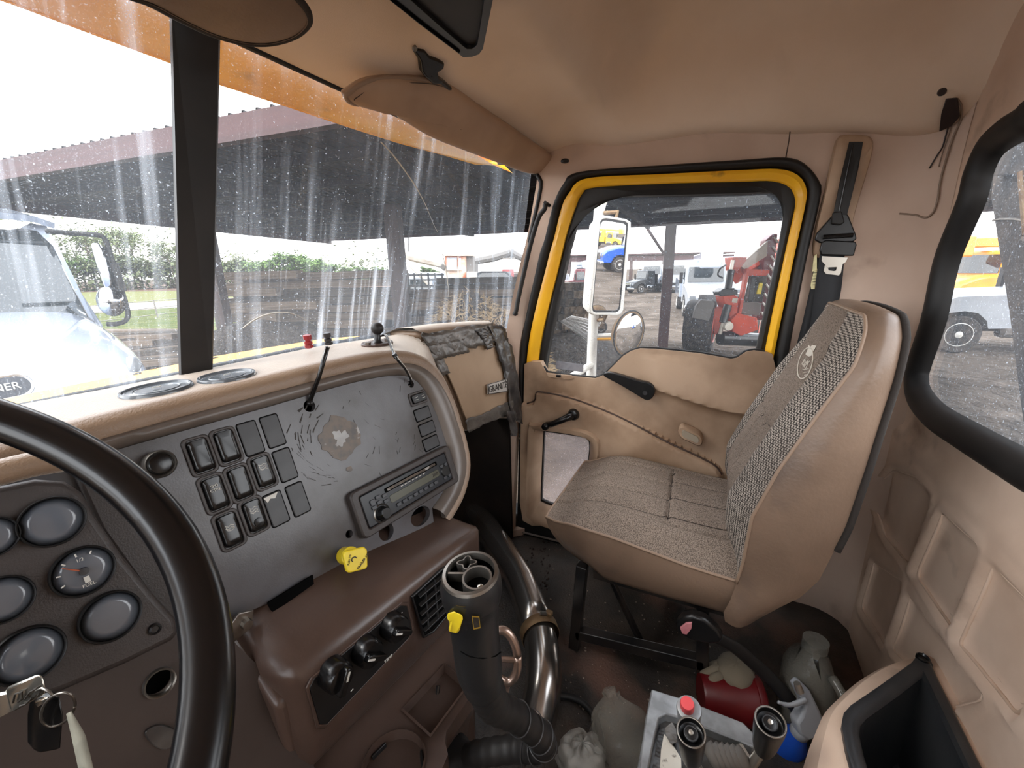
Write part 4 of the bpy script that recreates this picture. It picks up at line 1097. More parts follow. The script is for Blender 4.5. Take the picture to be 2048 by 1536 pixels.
# ------------------------------------------------------------------ steering wheel
WR, WT = .2305, RAD(36)
wc_ = V((-.098, .352, .915))
wn_ = V((0, -math.sin(WT), math.cos(WT))); wx = V((1, 0, 0)); wy = wn_.cross(wx)
sw = empty('steering_wheel', wc_ - wn_ * .08, 'large black steering wheel with a smooth glossy rim', 'steering wheel')
MATS['wheel_black'] = M('wheel_black', (10, 10, 12), .24, c2=(18, 17, 18), amt=.4, scale=10, spec=.6)
rings = []
for k in range(120):
    a = 2 * math.pi * k / 120
    r = wx * math.cos(a) + wy * math.sin(a); c = wc_ + r * WR
    rings.append([c + (r * math.cos(b) + wn_ * math.sin(b)) * (.0134 + .001 * math.cos(2 * b)) for b in [2 * math.pi * j / 18 for j in range(18)]])
rings.append(rings[0])
mk('rim', loft(rings, True, (False, False)), 'wheel_black', sw, smooth=180)
hubc = wc_ - wn_ * .05
mk('hub', lathe([(.0, .03), (.05, .028), (.075, .015), (.08, -.01), (.06, -.03)], hubc, wn_, 32), 'black_plastic', sw, smooth=60)
for a in (195, 265, 345 - 60 + 200):
    a = RAD(a); d = wx * math.cos(a) + wy * math.sin(a)
    mk('spoke', tube([hubc + d * .06, hubc + d * .14 + wn_ * .02, wc_ + d * WR], [.018, .013, .010], 10, flat=.6), 'black_plastic', sw, smooth=180)
mk('column', tube([hubc - wn_ * .02, hubc - wn_ * .25], .035, 20), 'black_plastic', sw, smooth=60)
# ignition keys hanging on the column
kb_ = dep(55, 1385, .33)
ky_ = empty('ignition_keys', kb_, 'chrome topped key with ring, black fob and fabric tag left of the wheel rim', 'keys')
MATS['chrome_key'] = M('chrome_key', (214, 210, 200), .18, .95)
kqp = [dep(a, b, .33) for a, b in [(16, 1375), (78, 1348), (86, 1354), (94, 1382), (90, 1390), (30, 1424), (22, 1418), (14, 1384)]]
kf = mk('key_head', prism(kqp, V((.01, .5, -.2)).normalized() * .006), 'chrome_key', ky_, bevel=.0015)
g = geo()
gadd(g, tube([dep(a, b, .3285) for a, b in [(26, 1406), (30, 1388), (44, 1384), (44, 1396), (36, 1404)]], .0008, 5))
gadd(g, tube([dep(a, b, .3285) for a, b in [(50, 1398), (60, 1384), (74, 1376), (82, 1382), (76, 1392)]], .0008, 5))
gadd(g, tube([dep(a, b, .3285) for a, b in [(40, 1412), (52, 1408), (64, 1396)]], .0008, 5))
mk('embossed_lines', g, 'dark_print', kf, smooth=0)
mk('key_blade', prism([dep(a, b, .336) for a, b in [(-20, 1395), (16, 1388), (28, 1420), (-10, 1440)]], V((0, .005, 0))), 'chrome_key', ky_)
rc = dep(116, 1420, .33)
rx = (dep(150, 1412, .33) - rc); ry = (dep(112, 1452, .338) - rc)
mk('key_ring', tube([rc + rx * math.cos(a) + ry * math.sin(a) for a in [2 * math.pi * k / 32 for k in range(33)]], .0010, 6), 'steel', ky_, smooth=180)
mk('key_loop', tube([dep(a, b, .328) for a, b in [(72, 1382), (84, 1376), (100, 1384), (108, 1394)]], .0010, 6), 'steel', ky_, smooth=180)
mk('key_fob', prism([dep(a, b, .338) for a, b in [(74, 1398), (120, 1392), (128, 1430), (122, 1500), (80, 1508), (66, 1500), (66, 1440)]], V((0, .012, 0))), 'black_gloss', ky_, bevel=.003)
mk('fob_clip', prism([dep(a, b, .331) for a, b in [(70, 1404), (96, 1394), (100, 1402), (76, 1416)]], V((0, .003, 0))), 'chrome_key', ky_, bevel=.0008)
MATS['tag_cloth'] = M('tag_cloth', (150, 148, 134), .8, c2=(110, 108, 98), scale=40, bump=.4)
tl_ = lerp_path([dep(*p, .33) for p in [(132, 1428), (142, 1470), (158, 1545)]], 10); tr_ = lerp_path([dep(*p, .326) for p in [(140, 1424), (168, 1470), (186, 1545)]], 10)
tg = mk('fabric_tag', loft([tl_, [(a + b) / 2 + V((0, -.003, .002)) for a, b in zip(tl_, tr_)], tr_], closed=False), 'tag_cloth', ky_, smooth=180)
tg.modifiers.new('t', 'SOLIDIFY').thickness = .001

# ------------------------------------------------------------------ polished duct pipe on the floor
pp_ = [onZ(930, 985, .075), onZ(950, 1020, .075), onZ(1040, 1155, .075), onZ(1078, 1262, .075)]
pl_ = lerp_path(pp_, 14)
pipe = empty('duct_pipe', V((pl_[7].x, pl_[7].y, .02)), 'polished steel pipe with a clamp and elbow on the floor beside the seat', 'pipe')
mk('straight_pipe', tube(pl_, .050, 28), 'chrome', pipe, smooth=180)
d_ = (pl_[-1] - pl_[-2]).normalized()
# elbow: keeps going towards the seats and dives to the floor
el = [pl_[-1] - d_ * .02, pl_[-1] + d_ * .03]
e2 = onZ(1088, 1345, .068); e3 = onZ(1078, 1420, .03); e4 = onZ(1056, 1500, -.02)
elp = cr([pl_[-2], pl_[-1], e2, e3, e4], 40)[10:]
mk('elbow_pipe', tube(elp, .047, 28), 'chrome', pipe, smooth=180)
cdir = d_
mk('clamp_band', lathe([(.0535, -.016), (.056, -.013), (.056, .013), (.0535, .016)], pl_[-1] + d_ * .006, cdir, 32, cap=False), 'rust', pipe, smooth=50)
side = cdir.cross(V_Z).normalized()
mk('clamp_screw', tube([pl_[-1] + V_Z * .052 - side * .03, pl_[-1] + V_Z * .062 - side * .005], .006, 8), 'steel', pipe)
mk('clamp_lug', box(pl_[-1] + V_Z * .054 - side * .030, (.018, .02, .014)), 'rust', pipe, bevel=.003)

# ------------------------------------------------------------------ gear selector: pistol grip on a taped goose-neck
sh = empty('gear_selector', dep(940, 1515, .66), 'black pistol grip selector with a yellow switch on a taped goose neck', 'gear lever')
TG = .46
ctr_ = [((941, 1148), 57, .440), ((942, 1165), 61, .443), ((944, 1185), 60, .447), ((945, 1200), 55, .45), ((947, 1225), 50, .455), ((952, 1280), 47, .465), ((958, 1330), 46, .475), ((962, 1352), 42, .48), ((966, 1370), 38, .485)]
rings = []
ax = (dep(941, 1148, .44) - dep(960, 1340, .477)).normalized()
rx_ = _rt - ax * _rt.dot(ax); rx_.normalize(); ry_ = ax.cross(rx_)
fine = []
cs = cr([(c[0][0], c[0][1], c[2]) for c in ctr_], 40); rs = cr([(c[1], 0, 0) for c in ctr_], 40)
for c, r in zip(cs, rs):
    P = dep(c.x, c.y, c.z); rr_ = r.x * c.z / F_PX
    fine.append([P + rx_ * rr_ * math.cos(a) * 1.0 + ry_ * rr_ * 1.12 * math.sin(a) for a in [2 * math.pi * k / 28 for k in range(28)]])
gr = mk('grip', loft(fine, True, (False, True)), 'rubber_grip', sh, smooth=180)
tc = dep(941, 1148, .44); tr0 = 57 * .44 / F_PX
def gpt(x, y, h=0): return tc + rx_ * x * tr0 + ry_ * y * tr0 * 1.12 + ax * h
mk('top_rim', loft([[gpt(c, s) for c, s in circ(1, 36)], [gpt(c * .97, s * .97, .003) for c, s in circ(1, 36)], [gpt(c * .86, s * .86, .0035) for c, s in circ(1, 36)], [gpt(c * .84, s * .84, -.004) for c, s in circ(1, 36)]], True, (False, False)), 'steel', sh, smooth=60)
mk('cavity_floor', prism([gpt(c * .86, s * .86, -.010) for c, s in circ(1, 28)], ax * -.002), 'void', sh)
def tubewall(cx, cy, r0, r1, h0, h1, n=24):
    return loft([[gpt(cx + c * r0, cy + s * r0, h0) for c, s in circ(1, n)], [gpt(cx + c * r0, cy + s * r0, h1) for c, s in circ(1, n)], [gpt(cx + c * r1, cy + s * r1, h1) for c, s in circ(1, n)], [gpt(cx + c * r1, cy + s * r1, h0) for c, s in circ(1, n)]], True, (False, False))
mk('button_socket', tubewall(.26, -.25, .52, .45, -.012, .003), 'steel', sh, smooth=50)
mk('socket_divider', prism([gpt(-.8, .02, .001), gpt(-.2, -.02, .001), gpt(-.2, .06, .001), gpt(-.8, .10, .001)], ax * -.01), 'steel', sh)
mk('clover_socket', loft([[gpt(-.18 + (.30 + .08 * math.cos(4 * a)) * math.cos(a), .48 + (.26 + .07 * math.cos(4 * a)) * math.sin(a), h) for a in [2 * math.pi * k / 32 for k in range(32)]] for h in (-.010, .002)] + [[gpt(-.18 + (.25 + .08 * math.cos(4 * a)) * math.cos(a), .48 + (.21 + .07 * math.cos(4 * a)) * math.sin(a), h) for a in [2 * math.pi * k / 32 for k in range(32)]] for h in (.002, -.010)], True, (False, False)), 'steel', sh, smooth=50)
mk('stem_screw', lathe([(.0, .003), (.003, .002), (.0035, -.001)], gpt(.36, -.36, -.007), ax, 14), 'chrome_key', sh)
# yellow rocker, amber label and seam line on the grip
gt_ = bvh(gr)
def on_grip(px, py, lift):
    P, n = cast(gt_, px, py, lift)
    return P if P is not None else dep(px, py, .44)
yq = [(903, 1218), (914, 1215), (928, 1220), (929, 1228), (925, 1238), (925, 1248), (920, 1256), (907, 1255), (906, 1245), (908, 1236), (903, 1228)]
yp = [on_grip(a, b, .006) for a, b in yq]
nn_ = ((CAM - yp[0]).normalized())
mk('yellow_switch', prism(yp, -nn_ * .012), 'knob_yellow', sh, bevel=.002, seg=3)
mk('switch_bezel', prism([on_grip(*p, .001) for p in [(897, 1222), (904, 1214), (934, 1216), (936, 1258), (908, 1262), (902, 1244)]], -nn_ * .004), 'black_plastic', sh, bevel=.001)
lq = [on_grip(*p, .0022) for p in [(943, 1228), (957, 1229), (960, 1252), (947, 1255)]]
lb_ = mk('amber_label', prism(lq, -nn_ * .0008), 'label_amber', sh, smooth=0)
mk('label_face', prism([sum(lq, V()) / 4 + (p - sum(lq, V()) / 4) * .78 + nn_ * .0004 for p in lq], -nn_ * .0005), 'dark_print', lb_, smooth=0)
mk('worn_label', prism([on_grip(*p, .0016) for p in [(914, 1192), (935, 1194), (932, 1212), (914, 1210)]], -nn_ * .0006), 'label_amber', sh, smooth=0)
mk('grip_seam', tube([on_grip(x, y, .0006) for x, y in [(922, 1302), (940, 1312), (965, 1316), (990, 1312), (1002, 1304)]], .0007, 5), 'void', sh)
# goose neck
nk = [(966, 1362, .485), (978, 1392, .50), (990, 1412, .52), (1030, 1432, .56), (1066, 1458, .585), (1086, 1480, .60), (1076, 1496, .615), (1040, 1497, .635), (990, 1502, .65), (945, 1510, .665), (915, 1518, .68)]
npx = cr(nk, 70); npts = [dep(p.x, p.y, p.z) for p in npx]
def nr(i):
    t = i / 69
    return (.021 - .003 * sst(0, .35, t)) + .0009 * math.sin(i * 2.1) 
mk('goose_neck', tube(npts, [nr(i) for i in range(70)], 16), 'black_rubber', sh, smooth=180)
for i in (22, 27, 32, 37, 42, 46):
    d = (npts[i + 1] - npts[i - 1]).normalized()
    d = (d + V_Z * .35).normalized()
    mk('tape_edge', lathe([(.0202, -.001), (.0212, 0), (.0202, .001)], npts[i], d, 20, cap=False), 'blank_grey', sh)
mk('neck_base', lathe([(.035, -.02), (.035, .0), (.024, .012), (.018, .03)], npts[-1], (npts[-1] - npts[-3]).normalized() * -1, 20), 'black_rubber', sh, smooth=60)
# metal hoop behind the grip
hc_ = dep(1008, 1308, .62)
hp = [dep(1008 + 27 * math.cos(a) + 6 * math.sin(a), 1312 + 52 * math.sin(a), .62) for a in [2 * math.pi * k / 36 for k in range(36)]]
MATS['pink_metal'] = M('pink_metal', (170, 148, 136), .28, .85, c2=(120, 100, 88), scale=20)
hp_e = empty('metal_hoop', hc_ - V((0, 0, .05)), 'oval metal hoop with a crossbar between the selector grip and the pipe', 'hoop')
mk('hoop', tube(hp + hp[:1], .0065, 10), 'pink_metal', hp_e, smooth=180)
mk('crossbar', tube([hp[1], dep(1008, 1318, .62), hp[17]], .004, 8), 'pink_metal', hp_e)
mk('hoop_leg', tube([hp[9], dep(1006, 1400, .68), onZ(1000, 1440, .0)], .006, 8), 'pink_metal', hp_e, smooth=180)
# ------------------------------------------------------------------ passenger seat
XL_, XR_ = .925, 1.385
XC = (XL_ + XR_) / 2; HW = (XR_ - XL_) / 2
seat = empty('passenger_seat', (XC, .1, 0), 'brown tweed truck seat with tan vinyl sides on a black frame', 'seat')
SB = (-.105, .365)    # back and front of the cushion
def pip_z(y):          # height of the side piping
    return .402 + .030 * sst(-.1, .2, y) + .012 * sst(.1, .30, y) - .018 * sst(.28, .365, y)
def hwid(y):
    f = max(0.0, (y - .25) / .115)
    return HW * (1 - .16 * f * f - .02 * sst(.05, -.1, y))
GX = [-.56, -.20, .18, .55]
def cush(a, y):
    """a in -1..1 across"""
    hw = hwid(y); x = XC + a * hw
    zt = .468 + .012 * sst(-.05, .2, y) - .0 * y
    front = sst(.20, .372, y)
    zt -= .050 * front * front
    e = abs(a)
    z = pip_z(y) + (zt - pip_z(y)) * max(0.0, 1 - e ** 3.2) ** .75
    # bolsters stand a little proud
    z += .010 * math.exp(-((e - .78) / .16) ** 2) * sst(.36, .2, y)
    d = 0.0
    yb = .075
    if y > yb:
        for gx in GX: d += math.exp(-(((a - gx - .05 * (y - .1)) * HW) / .0065) ** 2)
    else:
        for gx in (-.52, -.12, .30): d += .8 * math.exp(-(((a - gx) * HW) / .0065) ** 2)
    if abs(a) < .66: d += math.exp(-((y - yb - .012 * a) / .0045) ** 2) * sst(.66, .58, abs(a))
    d += 1.0 * math.exp(-(((abs(a) - .68) * HW) / .0045) ** 2) * sst(.33, .28, y) * (1 if y < yb else .4)
    return V((x, y, z - .0075 * d))
NA, NY = 110, 110
rows = []
for j in range(NY + 1):
    y = SB[0] + (SB[1] - SB[0]) * (j / NY)
    rows.append([cush(-1 + 2 * i / NA, y) for i in range(NA + 1)])
# rounded nose down to the piping
for k in range(1, 6):
    f = k / 5; a_ = f * math.pi / 2
    rows.append([V((p.x, SB[1] + .012 * math.sin(a_), p.z + (pip_z(SB[1]) - p.z) * (1 - math.cos(a_)))) for p in rows[NY]])
ct_ = mk('cushion_fabric', loft(rows, closed=False), 'seat_fabric', seat, smooth=180)
def seam(f, ts, nm='stitched_seam'):
    mk(nm, tube([f(t) for t in ts], .0011, 5), 'seam_dark', seat, smooth=0)
M('seam_dark', (52, 46, 42), .9)
T_ = [i / 30 for i in range(31)]
for gx in GX: seam(lambda t: cush(gx + .05 * ((.075 + .285 * t) - .1), .075 + .285 * t) + V((0, 0, .0006)), T_)
for gx in (-.52, -.12, .30): seam(lambda t: cush(gx, -.10 + .175 * t) + V((0, 0, .0006)), T_)
for s_ in (-.68, .68): seam(lambda t: cush(s_, -.10 + .175 * t) + V((0, 0, .0006)), T_)
seam(lambda t: cush(-.66 + 1.32 * t, .075 + .012 * (-.66 + 1.32 * t)) + V((0, 0, .0006)), T_)
edge = [r[0] for r in rows] + rows[-1][1:-1:6] + [r[-1] for r in rows[::-1]]
def dedup(L, d=.004):
    o = [L[0]]
    for p in L[1:]:
        if (p - o[-1]).length > d: o.append(p)
    return o
edge = dedup(edge, .008)
mk('cushion_piping', tube(edge, .0036, 8), 'piping', seat, smooth=180)
# vinyl skirt below the piping
def skirt(p, f):
    c = V((XC, .12, p.z)); out = V((p.x - c.x, p.y - c.y, 0))
    zb = .288 + .0 * p.y + .01 * sst(.2, .37, p.y)
    s = 1 + .035 * math.sin(f * math.pi * .7)
    frontin = sst(.15, .36, p.y) * f ** 1.6 * .095
    sidein = f ** 2.2 * .030
    q = V((p.x, p.y - frontin, p.z + (zb - p.z) * f))
    q.x += (XC - q.x) * (sidein / HW - .02 * math.sin(f * math.pi))
    return q
vr = [[skirt(p, f) for p in edge] for f in (0, .08, .2, .35, .5, .65, .8, .9, 1.0)]
vr.append([V((XC + (p.x - XC) * .9, .12 + (p.y - .12) * .9, .280)) for p in vr[-1]])
mk('cushion_vinyl', loft(vr, closed=False), 'seat_vinyl', seat, smooth=180)
mk('cushion_base', prism([V((XC + sx * .19, yy, .272)) for sx, yy in ((-1, -.09), (1, -.09), (1, .24), (-1, .24))], (0, 0, .02)), 'frame_black', seat)

# backrest
H0, H1 = .400, .985
def yf(z):   # piping line of the side, front
    return np.interp(z, [.33, .40, .46, .57, .68, .78, .90, .96, 1.01], [-.075, -.090, -.098, -.104, -.138, -.180, -.232, -.243, -.246])
def yr(z):   # rear edge of the side
    return np.interp(z, [.29, .33, .45, .58, .70, .85, .95, 1.01], [-.135, -.175, -.236, -.262, -.275, -.290, -.298, -.296])
def hb(z):
    t = min(1.0, max(0.0, (z - .865) / .120))
    return HW * (1 - .10 * sst(.55, .95, z)) * (1 - .32 * (1 - math.sqrt(1 - t * t * .999)))
def back(a, z):
    w = hb(z); x = XC + a * w; e = abs(a)
    y = yf(z)
    bul = .050 * sst(.40, .5, z) * sst(1.02, .90, z) + .012
    y += bul * max(0.0, 1 - e ** 3.0) ** .8 * .55
    y += .018 * math.exp(-((e - .74) / .17) ** 2) * sst(.96, .8, z) * sst(.42, .52, z)
    y += .012 * math.exp(-((z - .58) / .07) ** 2) * max(0, 1 - e * e)
    d = 0.0
    zb = .735
    d += math.exp(-(((e - .56) * HW) / .0065) ** 2) * sst(.93, .88, z)
    if z < zb:
        d += .8 * math.exp(-((e * HW - .035) / .0065) ** 2)
    if e < .56: d += math.exp(-((z - zb + .018 * math.cos(e * 2.2)) / .0045) ** 2)
    return V((x, y - .0075 * d, z + .006 * (1 - e ** 2.5) * sst(.93, .985, z)))
NZ = 120
for s_ in (-.56, .56): seam(lambda t: back(s_, .42 + .50 * t) + V((0, .0006, 0)), T_)
for s_ in (-.035 / HW, .035 / HW): seam(lambda t: back(s_, .42 + .31 * t) + V((0, .0006, 0)), T_)
seam(lambda t: back(-.55 + 1.1 * t, .735 - .018 * math.cos(abs(-.55 + 1.1 * t) * 2.2)) + V((0, .0006, 0)), T_)
zs = [H0 + (H1 - H0) * (1 - (1 - j / NZ) ** 1.7) for j in range(NZ + 1)]
mid_cols = [i for i in range(NA + 1) if abs(-1 + 2 * i / NA) < .565]
full = [[back(-1 + 2 * i / NA, z) for i in range(NA + 1)] for z in zs]
fl_ = [[V((p.x, p.y - .014 * math.sin(f), p.z + .008 * (1 - math.cos(f)) + .003 * f)) for p in full[NZ]] for f in (.5, 1.0, 1.5)]
ib = [i for i in range(NA + 1) if abs(-1 + 2 * i / NA) <= .56]
i0, i1 = ib[0], ib[-1]
bf = mk('backrest_fabric', loft([r[i0:i1 + 1] for r in full], closed=False), 'seat_fabric', seat, smooth=180)
mk('backrest_bolster', loft([r[:i0 + 1] for r in full], closed=False), 'seat_bolster', seat, smooth=180, label='coarser dark checked fabric on the near bolster')
mk('backrest_bolster', loft([r[i1:] for r in full], closed=False), 'seat_bolster', seat, smooth=180, label='coarser dark checked fabric on the far bolster')
side = [r[0] for r in full]; topl = full[-1]
loop = side + topl[1:-1:5] + [r[-1] for r in full[::-1]]
loop = dedup(loop, .009)
mk('backrest_piping', tube(loop, .0034, 8), 'piping', seat, smooth=180)
# vinyl side and top band, then the fabric-edged back
def rear(p):
    z = p.z
    y = yr(z) if z < .97 else -.297
    return V((p.x + (XC - p.x) * .04, y, z + (.0 if z > .95 else -.0)))
# side carries on lower than the fabric (round the cushion end)
low = [V((XL_ - .004, -.082, .355)), V((XL_ - .003, -.072, .318)), V((XL_ + .004, -.078, .290))]
lowR = [V((2 * XC - p.x, p.y, p.z)) for p in low]
loop2 = low[::-1] + loop + lowR
def rear2(p):
    if p.z < .36: return V((p.x + (XC - p.x) * .05, -.175 + .045 * sst(.36, .29, p.z), p.z + .004))
    return rear(p)
bands = []
for f in (0, .06, .2, .4, .6, .8, .94, 1.0):
    row = []
    for p in loop2:
        q = rear2(p); m_ = p.lerp(q, f)
        b = math.sin(f * math.pi) * .016
        out = V((p.x - XC, 0, 0)); out = out.normalized() if out.length > .02 else V((0, 0, 1))
        if p.z > .955: out = V((out.x * .5, 0, .6))
        row.append(m_ + out * b)
    bands.append(row)
mk('backrest_vinyl', loft(bands, closed=False), 'seat_vinyl', seat, smooth=180)
rl = bands[-1]
mk('backrest_edge', tube(dedup([p + V((0, -.005, 0)) for p in rl if p.z > .52], .01), .0065, 8), 'seat_edge', seat, smooth=180, label='dark frayed fabric edge')
mk('backrest_rear', loft([rl, [V((XC + (p.x - XC) * .5, p.y - .012, .62 + (p.z - .62) * .6)) for p in rl]], True, (False, True)), 'seat_edge', seat, smooth=180)
# embroidered badge
bt = bvh(bf)
def emb(px, py, l=.0012):
    P, n = cast(bt, px, py, l); return P
ringp = [emb(1612 + 14 * math.cos(a) + 6.5 * math.sin(a) * -1, 727 + 31 * math.sin(a)) for a in [2 * math.pi * k / 40 for k in range(41)]]
ringp = [p for p in ringp if p]
bdg = mk('embroidered_ring', tube(ringp, .0016, 6), 'thread', seat, smooth=180)
Pc, nc = cast(bt, 1612, 727, .001)
bxd = (emb(1622, 722) - emb(1602, 732)).normalized()
bxd = V((1, .0, .0)); 
byd = (emb(1617, 705) - emb(1607, 750)).normalized()
text('Mack', Pc, bxd, byd, .026, 'thread', seat, name='embroidered_lettering', shear=.35)
dog = [(1612, 709), (1616, 700), (1618, 690), (1622, 694), (1626, 690), (1634, 692), (1630, 700), (1626, 704), (1624, 712), (1618, 714)]
dg = [emb(*p) for p in dog]
mk('embroidered_figure', (dg, [tuple(range(len(dg)))]), 'thread', seat, smooth=0)
tx = geo()
for (a, b) in (((1606, 740), (1618, 738)), ((1608, 746), (1617, 744)), ((1610, 751), (1615, 750))):
    gadd(tx, tube([emb(*a), emb(*b)], .0009, 5))
mk('embroidered_threads', tx, 'thread', seat, smooth=0)
# small tears on the vinyl shoulder
# black tube frame
xf = .985
def leg(p, q, nm='leg', w=.030):
    p, q = V(p), V(q); d = (q - p); L = d.length
    R = d.to_track_quat('Z', 'Y').to_matrix()
    return mk(nm, box((p + q) / 2, (w, w, L), R), 'frame_black', seat, bevel=.003)
leg((xf, .276, .29), (xf, .294, .0)); leg((xf, -.03, .29), (xf, -.052, .0))
leg((1.33, .276, .29), (1.33, .294, .0)); leg((1.33, -.03, .29), (1.33, -.052, .0))
leg((xf, .290, .055), (xf, -.05, .10), 'side_rail'); leg((1.33, .290, .055), (1.33, -.05, .10), 'side_rail')
leg((xf, .283, .27), (1.33, .283, .27), 'cross_rail', .024)
leg((1.09, .262, .275), (1.05, .11, .02), 'brace', .016)
mk('brace_bolt', lathe([(.0, .01), (.010, .01), (.010, -.006)], V((1.085, .25, .235)), (-.4, .3, .8), 6), 'steel', seat)
mk('seat_bracket', box((1.09, .235, .245), (.03, .06, .035)), 'steel', seat, bevel=.004)
# buckle stalk by the cushion
bk = empty('seat_belt_buckle', onX(1430, 1290, .93), 'black belt buckle with a faded pink button hanging beside the seat base', 'buckle')
def bq_(px, py, x=.905): return onX(px, py, x)
bpts = [bq_(*p) for p in [(1352, 1248), (1366, 1236), (1384, 1232), (1410, 1240), (1436, 1262), (1446, 1278), (1440, 1288), (1420, 1290), (1380, 1282), (1356, 1268)]]
mk('buckle_body', prism(bpts, (.028, 0, 0)), 'black_plastic', bk, bevel=.007, seg=3)
MATS['pink_button'] = M('pink_button', (206, 132, 138), .5, c2=(176, 104, 112), scale=60)
mk('press_button', prism([bq_(*p, .901) for p in [(1360, 1256), (1372, 1247), (1384, 1246), (1383, 1258), (1374, 1270), (1364, 1268)]], (.008, 0, 0)), 'pink_button', bk, bevel=.0015, label='faded pink release button')
sp = [bq_(1436, 1276, .92), bq_(1470, 1295, .93), bq_(1500, 1320, .94), bq_(1545, 1362, .95), bq_(1580, 1402, .95), bq_(1596, 1420, .95)]
mk('buckle_strap', tube(cr(sp, 24), .016, 10, flat=.35), 'black_rubber', bk, smooth=180)

# ------------------------------------------------------------------ belt on the pillar
def bx_(px, py, x): return onX(px, py, x)
sb = empty('seat_belt', bx_(1672, 560, 1.41), 'black seat belt with steel tongue hanging on the tan pillar slide cover', 'seat belt')
def wall_off(px, py, off):
    x = DX
    for _ in range(6):
        p = onX(px, py, x); x = wall_x(p.y, p.z) - off
    return onX(px, py, x)
cov = [(1676, 276), (1688, 270), (1728, 271), (1742, 277), (1746, 292), (1738, 330), (1706, 440), (1700, 500), (1634, 520), (1628, 472), (1650, 380), (1668, 296)]
cv = cr([wall_off(*p, .012) for p in cov], 48, True)
cc = sum(cv, V()) / len(cv)
mk('slide_cover', loft([[p + V((.012, 0, 0)) for p in cv], [p + V((-.002, 0, 0)) for p in cv], [cc + (p - cc) * .93 + V((-.008, 0, 0)) for p in cv], [cc + (p - cc) * .6 + V((-.008, 0, 0)) for p in cv]], True, (False, True)), 'tan_trim', sb, smooth=50, label='tan moulded slide cover')
sl_ = [wall_off(*p, .030) for p in [(1698, 284), (1726, 284), (1716, 340), (1694, 430), (1666, 430), (1680, 360)]]
mk('slide_slot', prism(sl_, (-.0014, 0, 0)), 'black_rubber', sb, smooth=0)
mk('slot_ridge', tube([wall_off(1706, 288, .032), wall_off(1678, 425, .032)], .002, 6), 'black_gloss', sb)
dr = [wall_off(*p, .030) for p in [(1672, 420), (1690, 420), (1698, 432), (1712, 468), (1714, 478), (1706, 484), (1640, 486), (1630, 480), (1634, 466), (1664, 432)]]
dring = mk('belt_guide', prism(dr, (.014, 0, 0)), 'black_plastic', sb, bevel=.003)
mk('guide_boss', prism([wall_off(*p, .040) for p in [(1666, 424), (1684, 422), (1690, 444), (1682, 450), (1664, 448)]], (.012, 0, 0)), 'black_rubber', sb, bevel=.003)
mk('guide_slot', tube([wall_off(1646, 474, .034), wall_off(1706, 470, .034)], .0055, 8), 'black_gloss', sb)
mk('height_tab', prism([wall_off(*p, .030) for p in [(1676, 394), (1700, 390), (1698, 408), (1690, 416), (1676, 412)]], (.010, 0, 0)), 'blank_grey', sb, bevel=.002)
tgq = [wall_off(*p, .034) for p in [(1644, 484), (1652, 480), (1712, 483), (1714, 490), (1708, 512), (1642, 510), (1640, 500)]]
mk('tongue_head', prism(tgq, (.014, 0, 0)), 'black_plastic', sb, bevel=.003)
MATS['tongue_steel'] = M('tongue_steel', (196, 190, 180), .28, .85)
to_ = [wall_off(*p, .030) for p in [(1644, 512), (1696, 515), (1692, 524), (1686, 528), (1682, 546), (1678, 551), (1652, 548), (1647, 542), (1650, 528), (1643, 522)]]
ti_ = [wall_off(*p, .030) for p in [(1657, 535), (1670, 534), (1672, 534.5), (1673, 535), (1673, 538), (1672, 541), (1668, 542), (1660, 541), (1657, 540), (1656.5, 537)]]
mk('steel_tongue', ringprism([to_[i] for i in (0, 1, 2, 3, 4, 5, 6, 7, 8, 9)], [ti_[i] for i in (0, 2, 3, 4, 5, 6, 7, 8, 9, 9)], (.002, 0, 0)), 'tongue_steel', sb, bevel=.0006)
def strap(pl, pr, name, n=20):
    A, B = lerp_path(pl, n), lerp_path(pr, n)
    o = mk(name, loft([A, [(a + b) / 2 + V((-.002, 0, 0)) for a, b in zip(A, B)], B], closed=False), 'black_belt', sb, smooth=180)
    o.modifiers.new('t', 'SOLIDIFY').thickness = .0014
    return o
M('black_belt', (34, 35, 38), .7, bump=.4, bscale=500)
strap([wall_off(1640, 505, .026), wall_off(1632, 560, .024), wall_off(1622, 640, .022), wall_off(1600, 760, .022)], [wall_off(1690, 505, .026), wall_off(1684, 570, .024), wall_off(1672, 640, .022), wall_off(1650, 760, .022)], 'lap_strap')
strap([wall_off(1632, 500, .016), wall_off(1624, 560, .014), wall_off(1606, 640, .014), wall_off(1575, 760, .014), wall_off(1555, 860, .014)], [wall_off(1656, 500, .016), wall_off(1650, 560, .014), wall_off(1636, 640, .014), wall_off(1610, 760, .014), wall_off(1590, 860, .014)], 'shoulder_strap')
MATS['belt_label'] = M('belt_label', (214, 204, 156), .7, c2=(180, 170, 130), scale=60)
lbq = [wall_off(*p, .020) for p in [(1628, 540), (1640, 536), (1640, 578), (1622, 578), (1621, 570)]]
bl_ = mk('belt_label', prism(lbq, (-.001, 0, 0)), 'belt_label', sb, smooth=0)
g = geo()
for k in range(5): gadd(g, tube([wall_off(1625, 546 + k * 6, .0224), wall_off(1638, 545 + k * 6, .0224)], .0006, 4))
mk('printed_lines', g, 'dark_print', bl_, smooth=0, kind='stuff')
mk('belt_clip', prism([wall_off(*p, .024) for p in [(1628, 512), (1634, 508), (1634, 540), (1624, 544)]], (.004, 0, 0)), 'belt_label', sb, bevel=.001)
